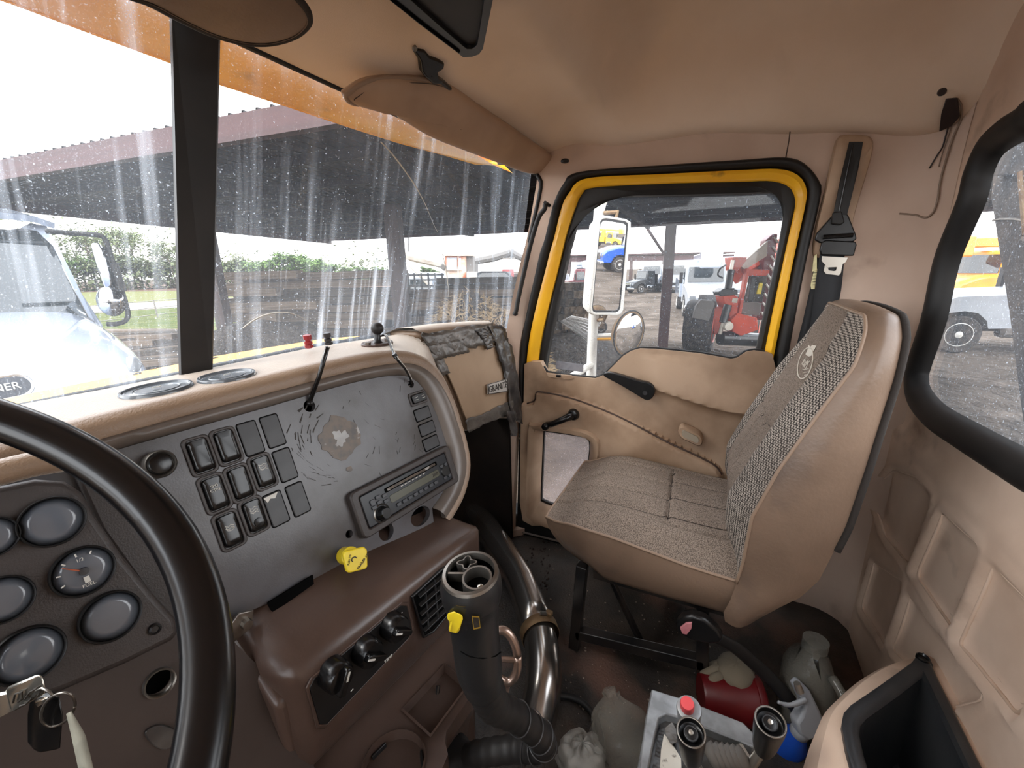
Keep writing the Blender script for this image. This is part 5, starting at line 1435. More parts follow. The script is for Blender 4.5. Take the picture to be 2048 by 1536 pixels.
# ------------------------------------------------------------------ sun visors, overhead unit, wires
A_ = onY(716, 207, .648); B_ = onX(1058, 342, 1.40); C_ = onY(885, 165, .565)
vN = (B_ - A_).cross(C_ - A_).normalized()
if vN.dot(CAM - A_) < 0: vN = -vN
def vp(px, py, off=0.0): return onP(px, py, A_ + vN * off, vN)
vo_ = [(688, 190), (696, 182), (722, 164), (756, 154), (800, 153), (850, 156), (880, 163), (905, 172), (960, 212), (1020, 252), (1080, 294), (1116, 318), (1122, 330), (1110, 336), (1070, 346), (1040, 341), (1000, 326), (930, 300), (860, 272), (800, 236), (764, 212), (730, 208), (700, 203)]
svz = empty('sun_visor', vp(900, 240), 'tan padded sun visor folded up along the top of the right windscreen', 'sun visor')
ol = cr([vp(*p) for p in vo_], 90, True); vc = sum(ol, V()) / len(ol)
def vlump(q):   # soft dents in the padding near the free end
    s = (q - vp(700, 190)).length
    return .006 * math.exp(-((q - vp(770, 180)).length / .05) ** 2) - .007 * math.exp(-((q - vp(840, 215)).length / .03) ** 2) - .006 * math.exp(-((q - vp(868, 178)).length / .03) ** 2)
ring_ = []
for s, h in ((1.0, -.010), (1.012, -.003), (1.0, .004), (.95, .009), (.80, .012), (.6, .013), (.35, .0135), (.1, .0135)):
    r_ = []
    for p in ol:
        q = vc + (p - vc) * s; r_.append(q + vN * (h + vlump(q)))
    ring_.append(r_)
M('visor_vinyl', (182, 152, 126), .38, c2=(156, 126, 102), amt=.6, scale=6, bump=.15, bscale=120)
mk('visor_pad', loft(ring_), 'visor_vinyl', svz, smooth=180)
pip = [p * 1.0 for p in ol[84:90] + ol[0:26]]
mk('visor_piping', tube([p + vN * .004 for p in pip], .004, 8), 'piping', svz, smooth=180)
mk('visor_stitch', tube([vc + (p - vc) * .955 + vN * .0098 for p in ol[0:24]], .0008, 5), 'dash_brown', svz, smooth=0)
mk('visor_clip', prism([vp(*p, .006) for p in [(819, 93), (826, 90), (841, 91), (852, 104), (868, 110), (882, 118), (880, 130), (868, 138), (872, 148), (882, 154), (874, 162), (858, 160), (845, 148), (836, 136), (833, 114)]], vN * .014), 'black_gloss', svz, bevel=.004, seg=3)
mk('clip_screw', lathe([(.0, .003), (.004, .002), (.005, -.002)], vp(830, 97, .021), vN, 12), 'steel', svz)
mk('clip_rod', tube([vp(860, 150, .016), vp(880, 160, .010), vp(905, 182, .002)], .005, 8), 'black_plastic', svz)
mk('pivot_arm', tube([vp(1110, 322, .002), vp(1124, 316, .012), vp(1130, 322, .02)], .005, 8), 'black_plastic', svz)
mk('pivot_socket', sphere(onX(1130, 322, 1.405), .014, 14, 10, (1, 1, .5)), 'black_plastic', svz, smooth=180)
# driver's visor
LZ = 1.40
lv_o = [(220, -40), (300, 2), (360, 34), (410, 58), (450, 72), (490, 81), (530, 83), (565, 77), (592, 66), (609, 52), (617, 38), (614, 22), (604, 6), (590, -10), (560, -45), (480, -110), (300, -150)]
lN = V((0.0, -.30, -1)).normalized(); L0 = onZ(500, 40, LZ)
ol = cr([onP(a, b, L0, lN) for a, b in lv_o], 80, True); vc = sum(ol, V()) / len(ol)
lvz = empty('sun_visor', vc, 'round-ended brown sun visor above the centre post of the windscreen', 'sun visor')
M('visor_dark', (128, 106, 88), .6, c2=(108, 88, 72), amt=.7, scale=9, bump=.5, bscale=260)
mk('visor_pad', loft([[vc + (p - vc) * s + lN * h for p in ol] for s, h in ((.98, -.012), (1.0, -.002), (.985, .005), (.95, .006), (.945, .0045), (.7, .008), (.3, .009))]), 'visor_dark', lvz, smooth=50)
mk('visor_piping', tube([p + lN * .001 for p in ol] + [ol[0] + lN * .001], .0055, 8), 'seat_edge', lvz, smooth=180)
mk('visor_rod', tube([vc + V((-.1, .02, .012)), vc + V((-.1, .05, .05))], .006, 8), 'black_plastic', lvz)
# black overhead unit
OZ = 1.432
def oz(px, py, dz=0.0): return onZ(px, py, OZ + dz)
ou = empty('overhead_unit', oz(880, 40), 'black overhead unit screwed to the headliner behind the sun visor', 'overhead unit')
oo = [(700, -60), (768, -8), (840, 50), (915, 106), (926, 115), (944, 114), (958, 109), (966, 98), (978, 40), (992, -30), (990, -80)]
oi = [(745, -60), (812, -8), (868, 42), (926, 92), (934, 98), (944, 98), (950, 95), (955, 88), (963, 36), (972, -30), (968, -80)]
O3 = [oz(*p) for p in oo]; I3 = [oz(*p) for p in oi]
mk('rim', ringprism(O3, I3, (0, 0, .012)), 'black_plastic', ou, bevel=.002)
mk('housing', loft([[p + V((0, 0, .008)) for p in O3], [p + V((0, 0, .09)) for p in O3]]), 'black_plastic', ou, smooth=40)
mk('inset_panel', prism([p + V((0, 0, .006)) for p in I3], (0, 0, .004)), 'black_rubber', ou)
mk('edge_groove', tube([oz(775, -8, -.001), oz(848, 50, -.001), oz(918, 103, -.001)], .0022, 6), 'void', ou)
# connector and loose wires in the rear corner
corner = bvh(bpy.data.objects['wall_right'], bpy.data.objects['wall_back'], bpy.data.objects['ceiling'])
def cw(px, py, lift=.004):
    P, n = cast(corner, px, py, lift)
    return P if P is not None else onX(px, py, 1.38)
wr_ = empty('loose_wiring', cw(1890, 260), 'dark connector with loose wires hanging in the rear roof corner', 'wiring')
cb4 = [cw(*p, .012) for p in [(1894, 194), (1917, 192), (1921, 225), (1914, 252), (1880, 254), (1884, 226)]]
cn = (CAM - cb4[0]).normalized()
M('connector_dark', (46, 34, 32), .4)
mk('connector', prism(cb4, -cn * .016), 'connector_dark', wr_, bevel=.002)
M('wire_tan', (136, 116, 100), .5)
def wire(pts, r, mat, nm='wire'): return mk(nm, tube(cr([cw(*p) for p in pts], 40), r, 6), mat, wr_, smooth=180)
wire([(1914, 196), (1924, 212), (1921, 238), (1909, 276), (1896, 318), (1888, 344), (1882, 372), (1880, 394), (1874, 414), (1868, 426), (1856, 435), (1844, 434), (1834, 430), (1800, 427)], .0022, 'wire_tan')
wire([(1897, 252), (1894, 272), (1888, 294), (1876, 312), (1861, 337)], .0016, 'connector_dark')
wire([(1902, 252), (1898, 276), (1890, 300), (1880, 334)], .0013, 'wire_tan')
# plug in the ceiling near the corner
P, n = cast(corner, 1884, 184, .0)
mk('ceiling_plug', lathe([(.0, .004), (.006, .004), (.008, .0)], P, n, 14), 'connector_dark', smooth=60, label='small dark plug button in the rear of the ceiling', cat='plug')

# ------------------------------------------------------------------ tan rear console with the black bin
RZ = .312
rcons = empty('rear_console', (.75, -.35, 0), 'tan moulded console along the rear wall that holds the black bin', 'console')
ro_ = [onZ(1862, 1292, RZ), onZ(1835, 1300, RZ), onZ(1790, 1312, RZ), onZ(1740, 1340, RZ), onZ(1696, 1378, RZ), onZ(1668, 1410, RZ), onZ(1650, 1465, RZ), onZ(1634, 1540, RZ)]
ro_ = [(p.x, p.y) for p in cr(ro_, 30)]; NRO = len(ro_) + 1
ro_ = ro_ + [(.30, -.215), (.30, -.455), (ro_[0][0], -.455)]
bn_o = [onZ(1846, 1310, RZ), onZ(1836, 1312, RZ), onZ(1822, 1330, RZ), onZ(1760, 1375, RZ), onZ(1700, 1416, RZ), onZ(1686, 1432, RZ), onZ(1682, 1455, RZ), onZ(1690, 1500, RZ), onZ(1702, 1545, RZ)]
bn_o = [(p.x, p.y) for p in bn_o]
bn_o = bn_o + [(.36, bn_o[-1][1]), (.36, -.425), (bn_o[0][0] - .03, -.437)]
mk('console_top', cdt(ro_, [inset(bn_o, .008)], .03, lambda x, y: V((x, y, RZ - .02 * sst(.03, 0, segdist([(x, y)], ro_[:NRO], False)[0]))), depth=None), 'rear_trim', rcons, smooth=60)
sd = [V((x, y, RZ - .02)) for x, y in ro_[:NRO]]
def outw(i):
    a = V(ro_[max(i - 1, 0)]); b = V(ro_[min(i + 1, NRO - 1)]); t = (b - a).normalized(); return V((t.y, -t.x, 0)) if (V((t.y, -t.x)).dot(V(ro_[i]) - V((.6, -.45))) > 0) else V((-t.y, t.x, 0))
mk('console_side', loft([sd, [p + outw(i) * .012 + V((0, 0, -.02)) for i, p in enumerate(sd)], [p + outw(i) * .018 + V((0, 0, -.08)) for i, p in enumerate(sd)], [V((p.x, p.y, .0)) + outw(i) * .028 for i, p in enumerate(sd)]], closed=False), 'rear_trim', rcons, smooth=180)
M('bin_black', (40, 42, 45), .42, c2=(62, 62, 62), amt=.6, scale=8, bump=.12, bscale=260)
bin_ = empty('storage_bin', (.7, -.35, RZ - .1), 'black plastic storage bin let into the tan rear console', 'bin')
bi_ = inset(bn_o, .024)
cbx = sum(p[0] for p in bi_) / len(bi_); cby = sum(p[1] for p in bi_) / len(bi_)
def dn(pts, z, s=1.0): return [V((cbx + (x - cbx) * s, cby + (y - cby) * s, z)) for x, y in pts]
mk('bin_rim', loft([dn(bn_o, RZ - .004), dn(bn_o, RZ + .006), dn(inset(bn_o, .004), RZ + .009), dn(inset(bn_o, .019), RZ + .008), dn(bi_, RZ + .002)], True, (False, False)), 'bin_black', bin_, smooth=50)
mk('bin_well', loft([dn(bi_, RZ + .002), dn(bi_, RZ - .05, .97), dn(bi_, RZ - .20, .90)], True, (False, True)), 'bin_black', bin_, smooth=50)
for p in ((1846, 1316), (1966, 1478)):
    q = onZ(*p, RZ + .010)
    mk('bin_screw', lathe([(.0, .0), (.007, .0), (.009, .004), (.011, .002), (.011, -.004)], q, V_Z, 16), 'black_gloss', bin_)

# ------------------------------------------------------------------ things on the floor by the seat
FWD_ = V((_f0.x, _f0.y, 0))
def crumple(c, s, seedv, amp=.12, n=26, m=16, sq=1.0, zmin=None):
    r = random.Random(seedv); ph = [(r.uniform(0, 6.3), r.uniform(0, 6.3), r.uniform(2, 7), r.uniform(2, 7), r.uniform(.3, 1)) for _ in range(9)]
    c = V(c); rings = []
    for i in range(m + 1):
        a = math.pi * i / m; ring = []
        for k in range(n):
            b = 2 * math.pi * k / n
            w = 1 + amp * sum(q[4] * abs(math.sin(q[2] * a + q[0]) * math.sin(round(q[3]) * b + q[1])) for q in ph) / 3 - amp * .8
            p = c + V((s[0] * math.sin(a) ** sq * math.cos(b) * w, s[1] * math.sin(a) ** sq * math.sin(b) * w, s[2] * math.cos(a) * w))
            if zmin is not None: p.z = max(p.z, zmin)
            ring.append(p)
        rings.append(ring)
    return loft(rings, True, (True, True))
def plastic(name, col, alpha):
    m = M(name, col, .18, spec=.6, bump=.6, bscale=22, bdist=.01)
    nt = m.node_tree; N = nt.nodes; L = nt.links; b = N['Principled BSDF']
    b.inputs['Alpha'].default_value = alpha
    return m
plastic('clear_plastic', (158, 152, 140), .30)
plastic('milky_plastic', (120, 118, 110), .5)
bagc = onZ(1238, 1462, .07)
rb_ = random.Random(4); b0, b1 = onZ(1256, 1525, .03), onZ(1222, 1384, .215); brs = []
bph = [(rb_.uniform(0, 6), rb_.randint(2, 7), rb_.uniform(3, 9)) for _ in range(7)]
for k in range(26):
    f = k / 25; c_ = b0.lerp(b1, f); rad_ = float(np.interp(f, [0, .05, .2, .45, .7, .88, .95, 1], [.03, .065, .078, .070, .052, .022, .014, .017]))
    brs.append([c_ + (_rt * math.cos(a) * 1.0 + FWD_ * math.sin(a) * .55) * rad_ * (1 + .10 * sum(math.sin(n_ * a + p_ + f * w_) for p_, n_, w_ in bph) / 2.2) + V((0, 0, .006 * math.sin(5 * a + 9 * f))) for a in [2 * math.pi * i / 40 for i in range(40)]])
mk('plastic_bag', loft(brs), 'clear_plastic', smooth=180, label='crumpled clear plastic bag lying against the grey taped frame', cat='plastic bag')
bz_ = onZ(1232, 1410, .12)
bc2 = onZ(1164, 1520, .06)
M('rag_grey', (150, 146, 138), .5, c2=(110, 106, 100), scale=20, bump=.5, bscale=40, bdist=.006)
mk('plastic_wrapper', crumple(bc2, (.05, .055, .050), 8, .35, 30, 20, .8, .003), 'rag_grey', smooth=60, label='crumpled pale wrapper at the bottom edge beside the clear bag', cat='wrapper')
# taped control frame with levers
FZ = .235
M('grey_metal', (158, 160, 162), .36, .35, c2=(104, 104, 104), amt=.8, scale=18, bump=.3, bscale=30, bdist=.003)
cf = empty('lever_console', onZ(1400, 1500, 0), 'grey taped metal lever console standing on the floor behind the seat', 'console')
fo = [onZ(a, b, FZ) for a, b in [(1303, 1377), (1366, 1397), (1486, 1444), (1512, 1470), (1508, 1496), (1494, 1488), (1410, 1455), (1356, 1434), (1332, 1428), (1318, 1436), (1308, 1480), (1296, 1545), (1278, 1545), (1290, 1440)]]
mk('frame_top', prism(fo, (0, 0, -.03)), 'grey_metal', cf, bevel=.003)
fi = [onZ(a, b, FZ - .03) for a, b in [(1303, 1380), (1486, 1446), (1510, 1480), (1490, 1600), (1270, 1560)]]
mk('frame_box', prism(fi, (0, 0, -(FZ - .03))), 'grey_metal', cf, bevel=.004)
mk('inner_sheet', prism([onZ(a, b, FZ - .018) for a, b in [(1322, 1440), (1356, 1438), (1490, 1490), (1480, 1560), (1300, 1560)]], (0, 0, -.004)), 'black_tape', cf)
M('speckled_paper', (206, 200, 188), .7, c2=(96, 88, 78), amt=.8, scale=70, lo=.58, hi=.66)
mk('paper_label', prism([onZ(a, b, FZ - .010) for a, b in [(1328, 1468), (1340, 1480), (1352, 1500), (1362, 1516), (1364, 1560), (1318, 1560), (1322, 1500)]], (0, 0, -.001)), 'speckled_paper', cf, smooth=0)
mk('tape_patch', prism([onZ(a, b, FZ - .006) for a, b in [(1330, 1456), (1344, 1444), (1352, 1458), (1354, 1484), (1342, 1488), (1332, 1470)]], (0, 0, -.001)), 'grey_tape', cf, smooth=0)
M('bellows_grey', (118, 114, 108), .55, c2=(80, 76, 72), scale=20)
for k in range(6):
    x0 = 1400 + k * 11
    mk('bellows_fold', tube(cr([onZ(x0 + 12, 1488 + k * 1.5, FZ + .01), onZ(x0 + 26, 1510 + k, FZ - .0), onZ(x0 + 44, 1550, FZ - .05)], 10), .012, 8), 'bellows_grey', cf, smooth=180)
mk('bellows_base', prism([onZ(a, b, FZ - .02) for a, b in [(1390, 1490), (1490, 1504), (1500, 1560), (1380, 1560)]], (0, 0, -.02)), 'bellows_grey', cf)
mk('steel_tab', prism([onZ(a, b, FZ - .004) for a, b in [(1474, 1488), (1484, 1486), (1500, 1512), (1492, 1518), (1478, 1504)]], (0, 0, -.002)), 'tongue_steel', cf)
def lever(px, py, rp, zt, bot, lab, tip='cup'):
    top = onZ(px, py, zt); t = (top - CAM).dot(_fw); r = rp * t / F_PX
    b = onZ(*bot, FZ - .02); ax_ = (top - b).normalized(); ax_ = (ax_ * .4 + (CAM - top).normalized() * .35 + V_Z * .5).normalized()
    e = empty('control_lever', b, lab, 'lever')
    L = .10
    if tip == 'cup':
        h = mk('lever_handle', lathe([(r * .62, -L), (r * .78, -L * .8), (r * .98, -.02), (r, -.004), (r * .96, .0), (r * .84, .0), (r * .80, -.010), (r * .45, -.014), (r * .43, -.004), (r * .28, -.003), (0, -.003)], top, ax_, 28), 'black_plastic', e, smooth=50)
        mk('lever_rim', lathe([(r * .86, .0), (r * .93, .0022), (r * .99, .0)], top, ax_, 30, cap=False), 'steel', e, smooth=180)
        mk('end_ring', lathe([(r * .40, -.004), (r * .46, -.0015), (r * .50, -.006)], top, ax_, 24, cap=False), 'blank_grey', e, smooth=180)
        mk('end_screw', lathe([(0, .001), (r * .16, .0), (r * .17, -.004)], top, ax_, 14), 'tongue_steel', e)
    else:
        mk('lever_handle', lathe([(r * .8, -L), (r * .95, -.02), (r, -.006), (r * .94, .0), (r * .6, .002), (0, .002)], top, ax_, 28), 'grey_metal', e, smooth=50)
        M('button_red', (206, 74, 78), .45)
        mk('red_button', lathe([(r * .55, .0), (r * .56, .012), (r * .50, .017), (0, .018)], top - _rt * r * .15 + ax_ * .002, ax_, 22), 'button_red', e, smooth=50)
    mk('lever_rod', tube([top - ax_ * L * .9, b], r * .36, 12), 'tongue_steel', e, smooth=60)
    return e
lever(1378, 1416, 24, .36, (1392, 1480), 'black lever with a red button in its top on the grey console', 'button')
lever(1382, 1464, 28, .375, (1410, 1560), 'black cup-topped lever in front of the red button lever')
lever(1541, 1443, 29, .375, (1502, 1532), 'black cup-topped lever beside the spray bottle')
# spray bottle
ST = .93
def sp_(px, py, t=ST): return dep(px, py, t)
sbt = empty('spray_bottle', onZ(1560, 1500, 0.0), 'spray bottle with grey trigger head and blue body beside the rear console', 'bottle')
M('spray_grey', (150, 154, 160), .4); M('bottle_blue', (24, 72, 170), .25, c2=(20, 56, 140), scale=10)
cdir = (_fw * 1.0).normalized()
mk('trigger_head', prism([sp_(*p) for p in [(1594, 1378), (1606, 1368), (1622, 1384), (1640, 1420), (1652, 1448), (1654, 1468), (1640, 1476), (1618, 1484), (1600, 1470), (1594, 1448), (1604, 1434), (1610, 1412)]], _fw * .030), 'spray_grey', sbt, bevel=.006, seg=3)
mk('nozzle', tube([sp_(1600, 1384), sp_(1594, 1366)], [.008, .007], 12), 'tongue_steel', sbt, smooth=60)
mk('trigger', tube(cr([sp_(1612, 1398), sp_(1596, 1406), sp_(1576, 1410), sp_(1556, 1404)], 14), [.007] * 7 + [.0055] * 4 + [.004] * 3, 10, flat=.7), 'spray_grey', sbt, smooth=180)
bx1, bx0 = sp_(1606, 1456, .95), sp_(1572, 1492, .99)
bd_ = (bx0 - bx1).normalized()
mk('collar', lathe([(.017, -.002), (.019, .0), (.019, .022), (.017, .024)], bx1, bd_, 20), 'spray_grey', sbt, smooth=50)
mk('bottle_body', lathe([(.016, .02), (.020, .03), (.033, .052), (.036, .08), (.036, .16), (.030, .17), (.0, .17)], bx1, bd_, 24), 'bottle_blue', sbt, smooth=60)
# glove, red tub, jug and hose under the seat
M('glove_cloth', (112, 102, 86), .9, bump=.5, bscale=200)
gp = onZ(1452, 1352, .03)
gl_ = empty('work_glove', gp, 'dirty beige work glove lying on the red tub under the seat', 'glove')
mk('palm', crumple(onZ(1470, 1345, .10), (.055, .045, .03), 3, .15), 'glove_cloth', gl_, smooth=180)
for i, (a, b, c, d) in enumerate([(1450, 1350, 1412, 1374), (1452, 1340, 1406, 1352), (1460, 1332, 1418, 1336), (1476, 1328, 1446, 1318)]):
    p, q = onZ(a, b, .10), onZ(c, d, .09)
    mk('finger', tube([p, p.lerp(q, .5) + V_Z * .006, q, q + (q - p).normalized() * .008], [.014, .014, .012, .004], 10), 'glove_cloth', gl_, smooth=180)
mk('thumb', tube([onZ(1490, 1356, .10), onZ(1480, 1374, .095), onZ(1468, 1380, .09)], [.014, .013, .007], 10), 'glove_cloth', gl_, smooth=180)
M('tub_red', (84, 8, 13), .4, c2=(110, 16, 20), scale=9)
rt_ = onZ(1468, 1432, .0)
rtb = empty('red_tub', rt_, 'red plastic tub lying on the floor under the rear of the seat', 'tub')
ra_ = (onZ(1500, 1400, .05) - onZ(1430, 1390, .05)).normalized()
mk('tub_body', lathe([(.0, -.07), (.045, -.07), (.048, -.065), (.054, .04), (.056, .05)], onZ(1462, 1398, .058), ra_, 26), 'tub_red', rtb, smooth=50)
mk('tub_lid', lathe([(.055, .048), (.058, .050), (.058, .064), (.054, .068), (.0, .068)], onZ(1462, 1398, .058), ra_, 26), 'tub_red', rtb, smooth=50)
jg = empty('plastic_jug', onZ(1600, 1340, 0), 'milky plastic jug standing behind the seat against the rear wall', 'jug')
jc = onZ(1590, 1350, .0)
jc = onZ(1600, 1440, .0); jb = V((min(jc.x, 1.30), max(jc.y, -.37), 0))
mk('jug_body', loft([[jb + V((a, b, z)) for a, b in rrect(w, h_, .03, 4)] for w, h_, z in ((.10, .08, .002), (.12, .10, .02), (.12, .10, .14), (.10, .08, .18), (.05, .05, .21), (.045, .045, .225))]), 'milky_plastic', jg, smooth=60)
mk('jug_cap', lathe([(.026, .0), (.026, .022), (.0, .022)], jb + V((0, 0, .22)), V_Z, 18), 'milky_plastic', jg, smooth=40)
mk('jug_handle', tube(cr([jb + V((-.04, -.03, .19)), jb + V((-.075, -.05, .17)), jb + V((-.08, -.05, .12)), jb + V((-.058, -.04, .09))], 14), .010, 8), 'milky_plastic', jg, smooth=180)
hz = [onZ(a, b, .014) for a, b in [(1118, 1392), (1140, 1394), (1160, 1402), (1178, 1418), (1192, 1440), (1200, 1466), (1204, 1500)]]
mk('floor_cable', tube(cr(hz, 40), .0085, 8), 'black_rubber', smooth=180, label='black cable curling over the floor mat by the pipe', cat='cable')
# crumbs and grit on the mat
g = geo(); r9 = random.Random(21)
for _ in range(150):
    px, py = r9.uniform(1090, 1420), r9.uniform(1060, 1480)
    p = onZ(px, py, .003); s = r9.choice([.0012, .0015, .002, .003])
    gadd(g, sphere(p, s, 5, 3, (1, r9.uniform(.6, 1.6), .6)))
M('grit', (150, 136, 122), .9)
tag(mk('floor_crumbs', g, 'grit', smooth=0), 'scattered pale crumbs on the dark floor mat', 'crumbs', kind='stuff')
g = geo()
for _ in range(60):
    px, py = r9.uniform(1050, 1100), r9.uniform(1080, 1180)
    p = onZ(px, py, .003); s = r9.choice([.002, .003, .004])
    gadd(g, sphere(p, s, 5, 3, (1.5, 1, .5)))
M('dirt_dark', (44, 30, 24), .95)
tag(mk('floor_dirt', g, 'dirt_dark', smooth=0), 'dark dirt clods on the floor in front of the seat', 'dirt', kind='stuff')
# ------------------------------------------------------------------ outside the cab: our own truck first
G = -1.40
M('ext_yellow', (226, 164, 34), .35, c2=(210, 150, 40), amt=.6, scale=4, c3=(150, 110, 60), scale3=9, lo3=.64, hi3=.8)
M('mirror', (235, 235, 235), .015, 1.0)
M('white_paint', (216, 214, 208), .35, c2=(190, 184, 172), amt=.5, scale=8, c3=(150, 126, 90), scale3=14, lo3=.68, hi3=.82)
# yellow cowl below the glass
ck_t = [onY(a, b, 1.12) for a, b in [(-80, 816), (0, 799), (180, 763), (361, 727), (407, 716), (530, 696), (644, 678), (720, 672)]]
ck_b = [onY(a, b, .905) for a, b in [(-80, 846), (0, 828), (180, 790), (361, 752), (407, 741), (530, 716), (644, 692), (720, 682)]]
cwl = mk('trim_2', loft([ck_t, ck_b, [p + V((0, -.0, -.08)) for p in ck_b]], closed=False), 'ext_yellow', kind='structure', smooth=60)
for (a, b, w) in ((428, 717, 9), (300, 739, 16), (275, 748, 8)):
    q = [onY(a - w, b + 2, 1.0), onY(a + w, b - 2, 1.0)]
    for k in range(5):
        p = q[0].lerp(q[1], k / 5); r_ = q[0].lerp(q[1], (k + .6) / 5)
        t_ = BVHTree.FromPolygons([v.co + WLOC[cwl.name] for v in cwl.data.vertices], [tuple(f.vertices) for f in cwl.data.polygons])
        h1, h2 = cast(t_, *proj(p), .001)[0], cast(t_, *proj(r_), .001)[0]
        if h1 and h2: mk('decal_mark', tube([h1, h2], .0022, 5), 'dark_print', cwl, smooth=0)
mk('trim_3', tube([p + V((0, -.012, .002)) for p in ck_b], .010, 8), 'black_rubber', kind='structure', smooth=180)
# yellow roof visor over the windscreen
lo_ = [onY(a, b, 1.0) for a, b in [(-120, -44), (10, 0), (190, 68), (362, 132), (425, 163), (560, 207), (700, 254), (800, 286), (890, 310)]] + [onY(951, 328, .93), onY(994, 329, .82)]
lo_ = lerp_path(lo_, 40)
hi_ = [V((p.x * .985 - .01, .745, 1.452 - .02 * sst(1.1, 1.5, p.x))) for p in lo_]
M('roof_visor_yellow', (255, 186, 14), .4, c2=(232, 156, 14), amt=.6, scale=4, c3=(120, 96, 64), scale3=7, lo3=.62, hi3=.82)
rv_ = empty('roof_visor', (.5, .85, 1.44), 'yellow roof visor jutting out over the windscreen', 'visor')
vs_ = mk('visor_shell', loft([hi_, [(a * .55 + b * .45) + V((0, 0, .012)) for a, b in zip(hi_, lo_)], lo_, [p + V((0, .006, .016)) for p in lo_], [(a * .5 + b * .5) + V((0, 0, .05)) for a, b in zip(hi_, lo_)]], closed=False), 'roof_visor_yellow', rv_, smooth=180)
mk('visor_lip', tube([p + V((0, .002, .004)) for p in lo_], .006, 8), 'roof_visor_yellow', rv_, smooth=180)
# west-coast mirror on the passenger door
mr_ = empty('side_mirror', onX(1195, 745, 1.90), 'white framed rectangular mirror on a pole outside the door', 'mirror')
MXX = 1.95
Mc = onX(1222, 530, MXX)
tgt = V((7.5, -15.0, Mc.z - 1.15)) 
dv_ = (Mc - CAM).normalized(); rv2 = (tgt - Mc).normalized()
mN = (rv2 - dv_).normalized()
def mp_(px, py, off=0.0): return onP(px, py, Mc + mN * off, mN)
mo = [(1203, 432), (1212, 431), (1252, 438), (1262, 444), (1262, 456), (1247, 620), (1242, 628), (1234, 631), (1188, 630), (1181, 626), (1180, 616), (1197, 440)]
mi = [(1206, 438), (1213, 437), (1250, 443), (1256, 447), (1256, 457), (1241, 616), (1238, 622), (1232, 625), (1191, 625), (1186, 622), (1185, 614), (1201, 444)]
O3, I3 = [mp_(*p) for p in mo], [mp_(*p) for p in mi]
mk('mirror_frame', ringprism(O3, I3, mN * -.02), 'white_paint', mr_, bevel=.003)
mk('mirror_gasket', ringprism([mp_(*p, -.002) for p in mi], [sum(I3, V()) / 12 + (p - sum(I3, V()) / 12) * .955 + mN * -.002 for p in I3], mN * -.004), 'black_rubber', mr_, smooth=0)
mk('mirror_glass', prism([p + mN * -.0045 for p in I3], mN * -.003), 'mirror', mr_, smooth=0)
cI = sum(O3, V()) / 12
mk('mirror_back', loft([[p + mN * -.012 for p in O3], [cI + (p - cI) * .9 + mN * -.06 for p in O3]]), 'white_paint', mr_, smooth=40)
pole = [onX(a, b, MXX + .06) for a, b in [(1216, 380), (1205, 400), (1199, 420), (1197, 440), (1191, 540), (1187, 640), (1184, 700), (1182, 770)]]
mk('mirror_pole', tube(cr(pole, 30), .024, 14), 'white_paint', mr_, smooth=180)
mk('top_bracket', tube([onX(1208, 426, MXX + .05), onX(1236, 424, MXX + .05), onX(1232, 436, MXX + .04)], .009, 8), 'rust', mr_)
mk('lower_bracket', tube([onX(1187, 640, MXX + .06), onX(1208, 640, MXX + .05), onX(1212, 628, MXX + .04)], .010, 8), 'rust', mr_)
mk('mount_arm', tube([onX(1184, 728, MXX + .06), V((1.52, onX(1184, 728, MXX + .06).y + .05, onX(1184, 728, MXX + .06).z - .02))], .016, 10), 'white_paint', mr_)
mk('convex_arm', tube([onX(1186, 672, MXX + .06), onX(1240, 670, MXX + .09)], .011, 8), 'white_paint', mr_)
mk('convex_arm_lower', tube([onX(1186, 677, MXX + .06), onX(1238, 677, MXX + .09)], .010, 8), 'ext_yellow', mr_)
# convex spot mirror
cmr = empty('spot_mirror', onX(1257, 668, MXX), 'round convex spot mirror below the rectangular mirror', 'mirror')
cc_ = onX(1257, 667, MXX); mN0 = mN.copy(); mN = V((mN.x, mN.y, -.07)).normalized()
e2_ = onP(1257, 710, cc_, mN)
R_ = (e2_ - cc_).length
mk('mirror_shell', lathe([(R_ * .3, -.05), (R_ * .8, -.03), (R_ * .99, -.004), (R_ * 1.02, .004), (R_ * .95, .006)], cc_, mN, 40), 'rust', cmr, smooth=60)
prof_ = []
RC = R_ * 2.2
for k in range(9):
    r = R_ * .97 * (1 - k / 8); prof_.append((r, .002 + math.sqrt(RC * RC - r * r) - math.sqrt(RC * RC - (R_ * .97) ** 2)))
mk('convex_glass', lathe(prof_, cc_, mN, 48), 'mirror', cmr, smooth=180)
mk('shell_rim', lathe([(R_ * .95, .003), (R_ * .985, .008), (R_ * 1.03, .003)], cc_, mN, 40, cap=False), 'black_rubber', cmr, smooth=180)
mN = mN0
# black rack behind the rear window
hr = empty('rear_rack', onY(2020, 700, -.62), 'black upright of the rack behind the rear window', 'rack')
M('rack_black', (52, 50, 50), .6, c2=(78, 70, 64), amt=.7, scale=18, c3=(120, 110, 100), scale3=60, lo3=.66, hi3=.7)
mk('upright', prism([onY(a, b, -.64) for a, b in [(1986, 340), (1981, 395), (1995, 487), (2017, 624), (2034, 760), (2060, 960), (2130, 960), (2075, 600), (2052, 420), (2046, 340)]], (0, -.06, 0)), 'rack_black', hr, bevel=.004)
mk('top_plate', prism([onY(a, b, -.62) for a, b in [(1984, 352), (1992, 330), (2010, 290), (2060, 250), (2140, 250), (2140, 345)]], (0, -.05, 0)), 'rack_black', hr, bevel=.004)
mk('weld_seam', tube([onY(1986, 441, -.637), onY(2000, 438, -.637), onY(2030, 438, -.637), onY(2056, 442, -.637)], .003, 6), 'steel', hr)
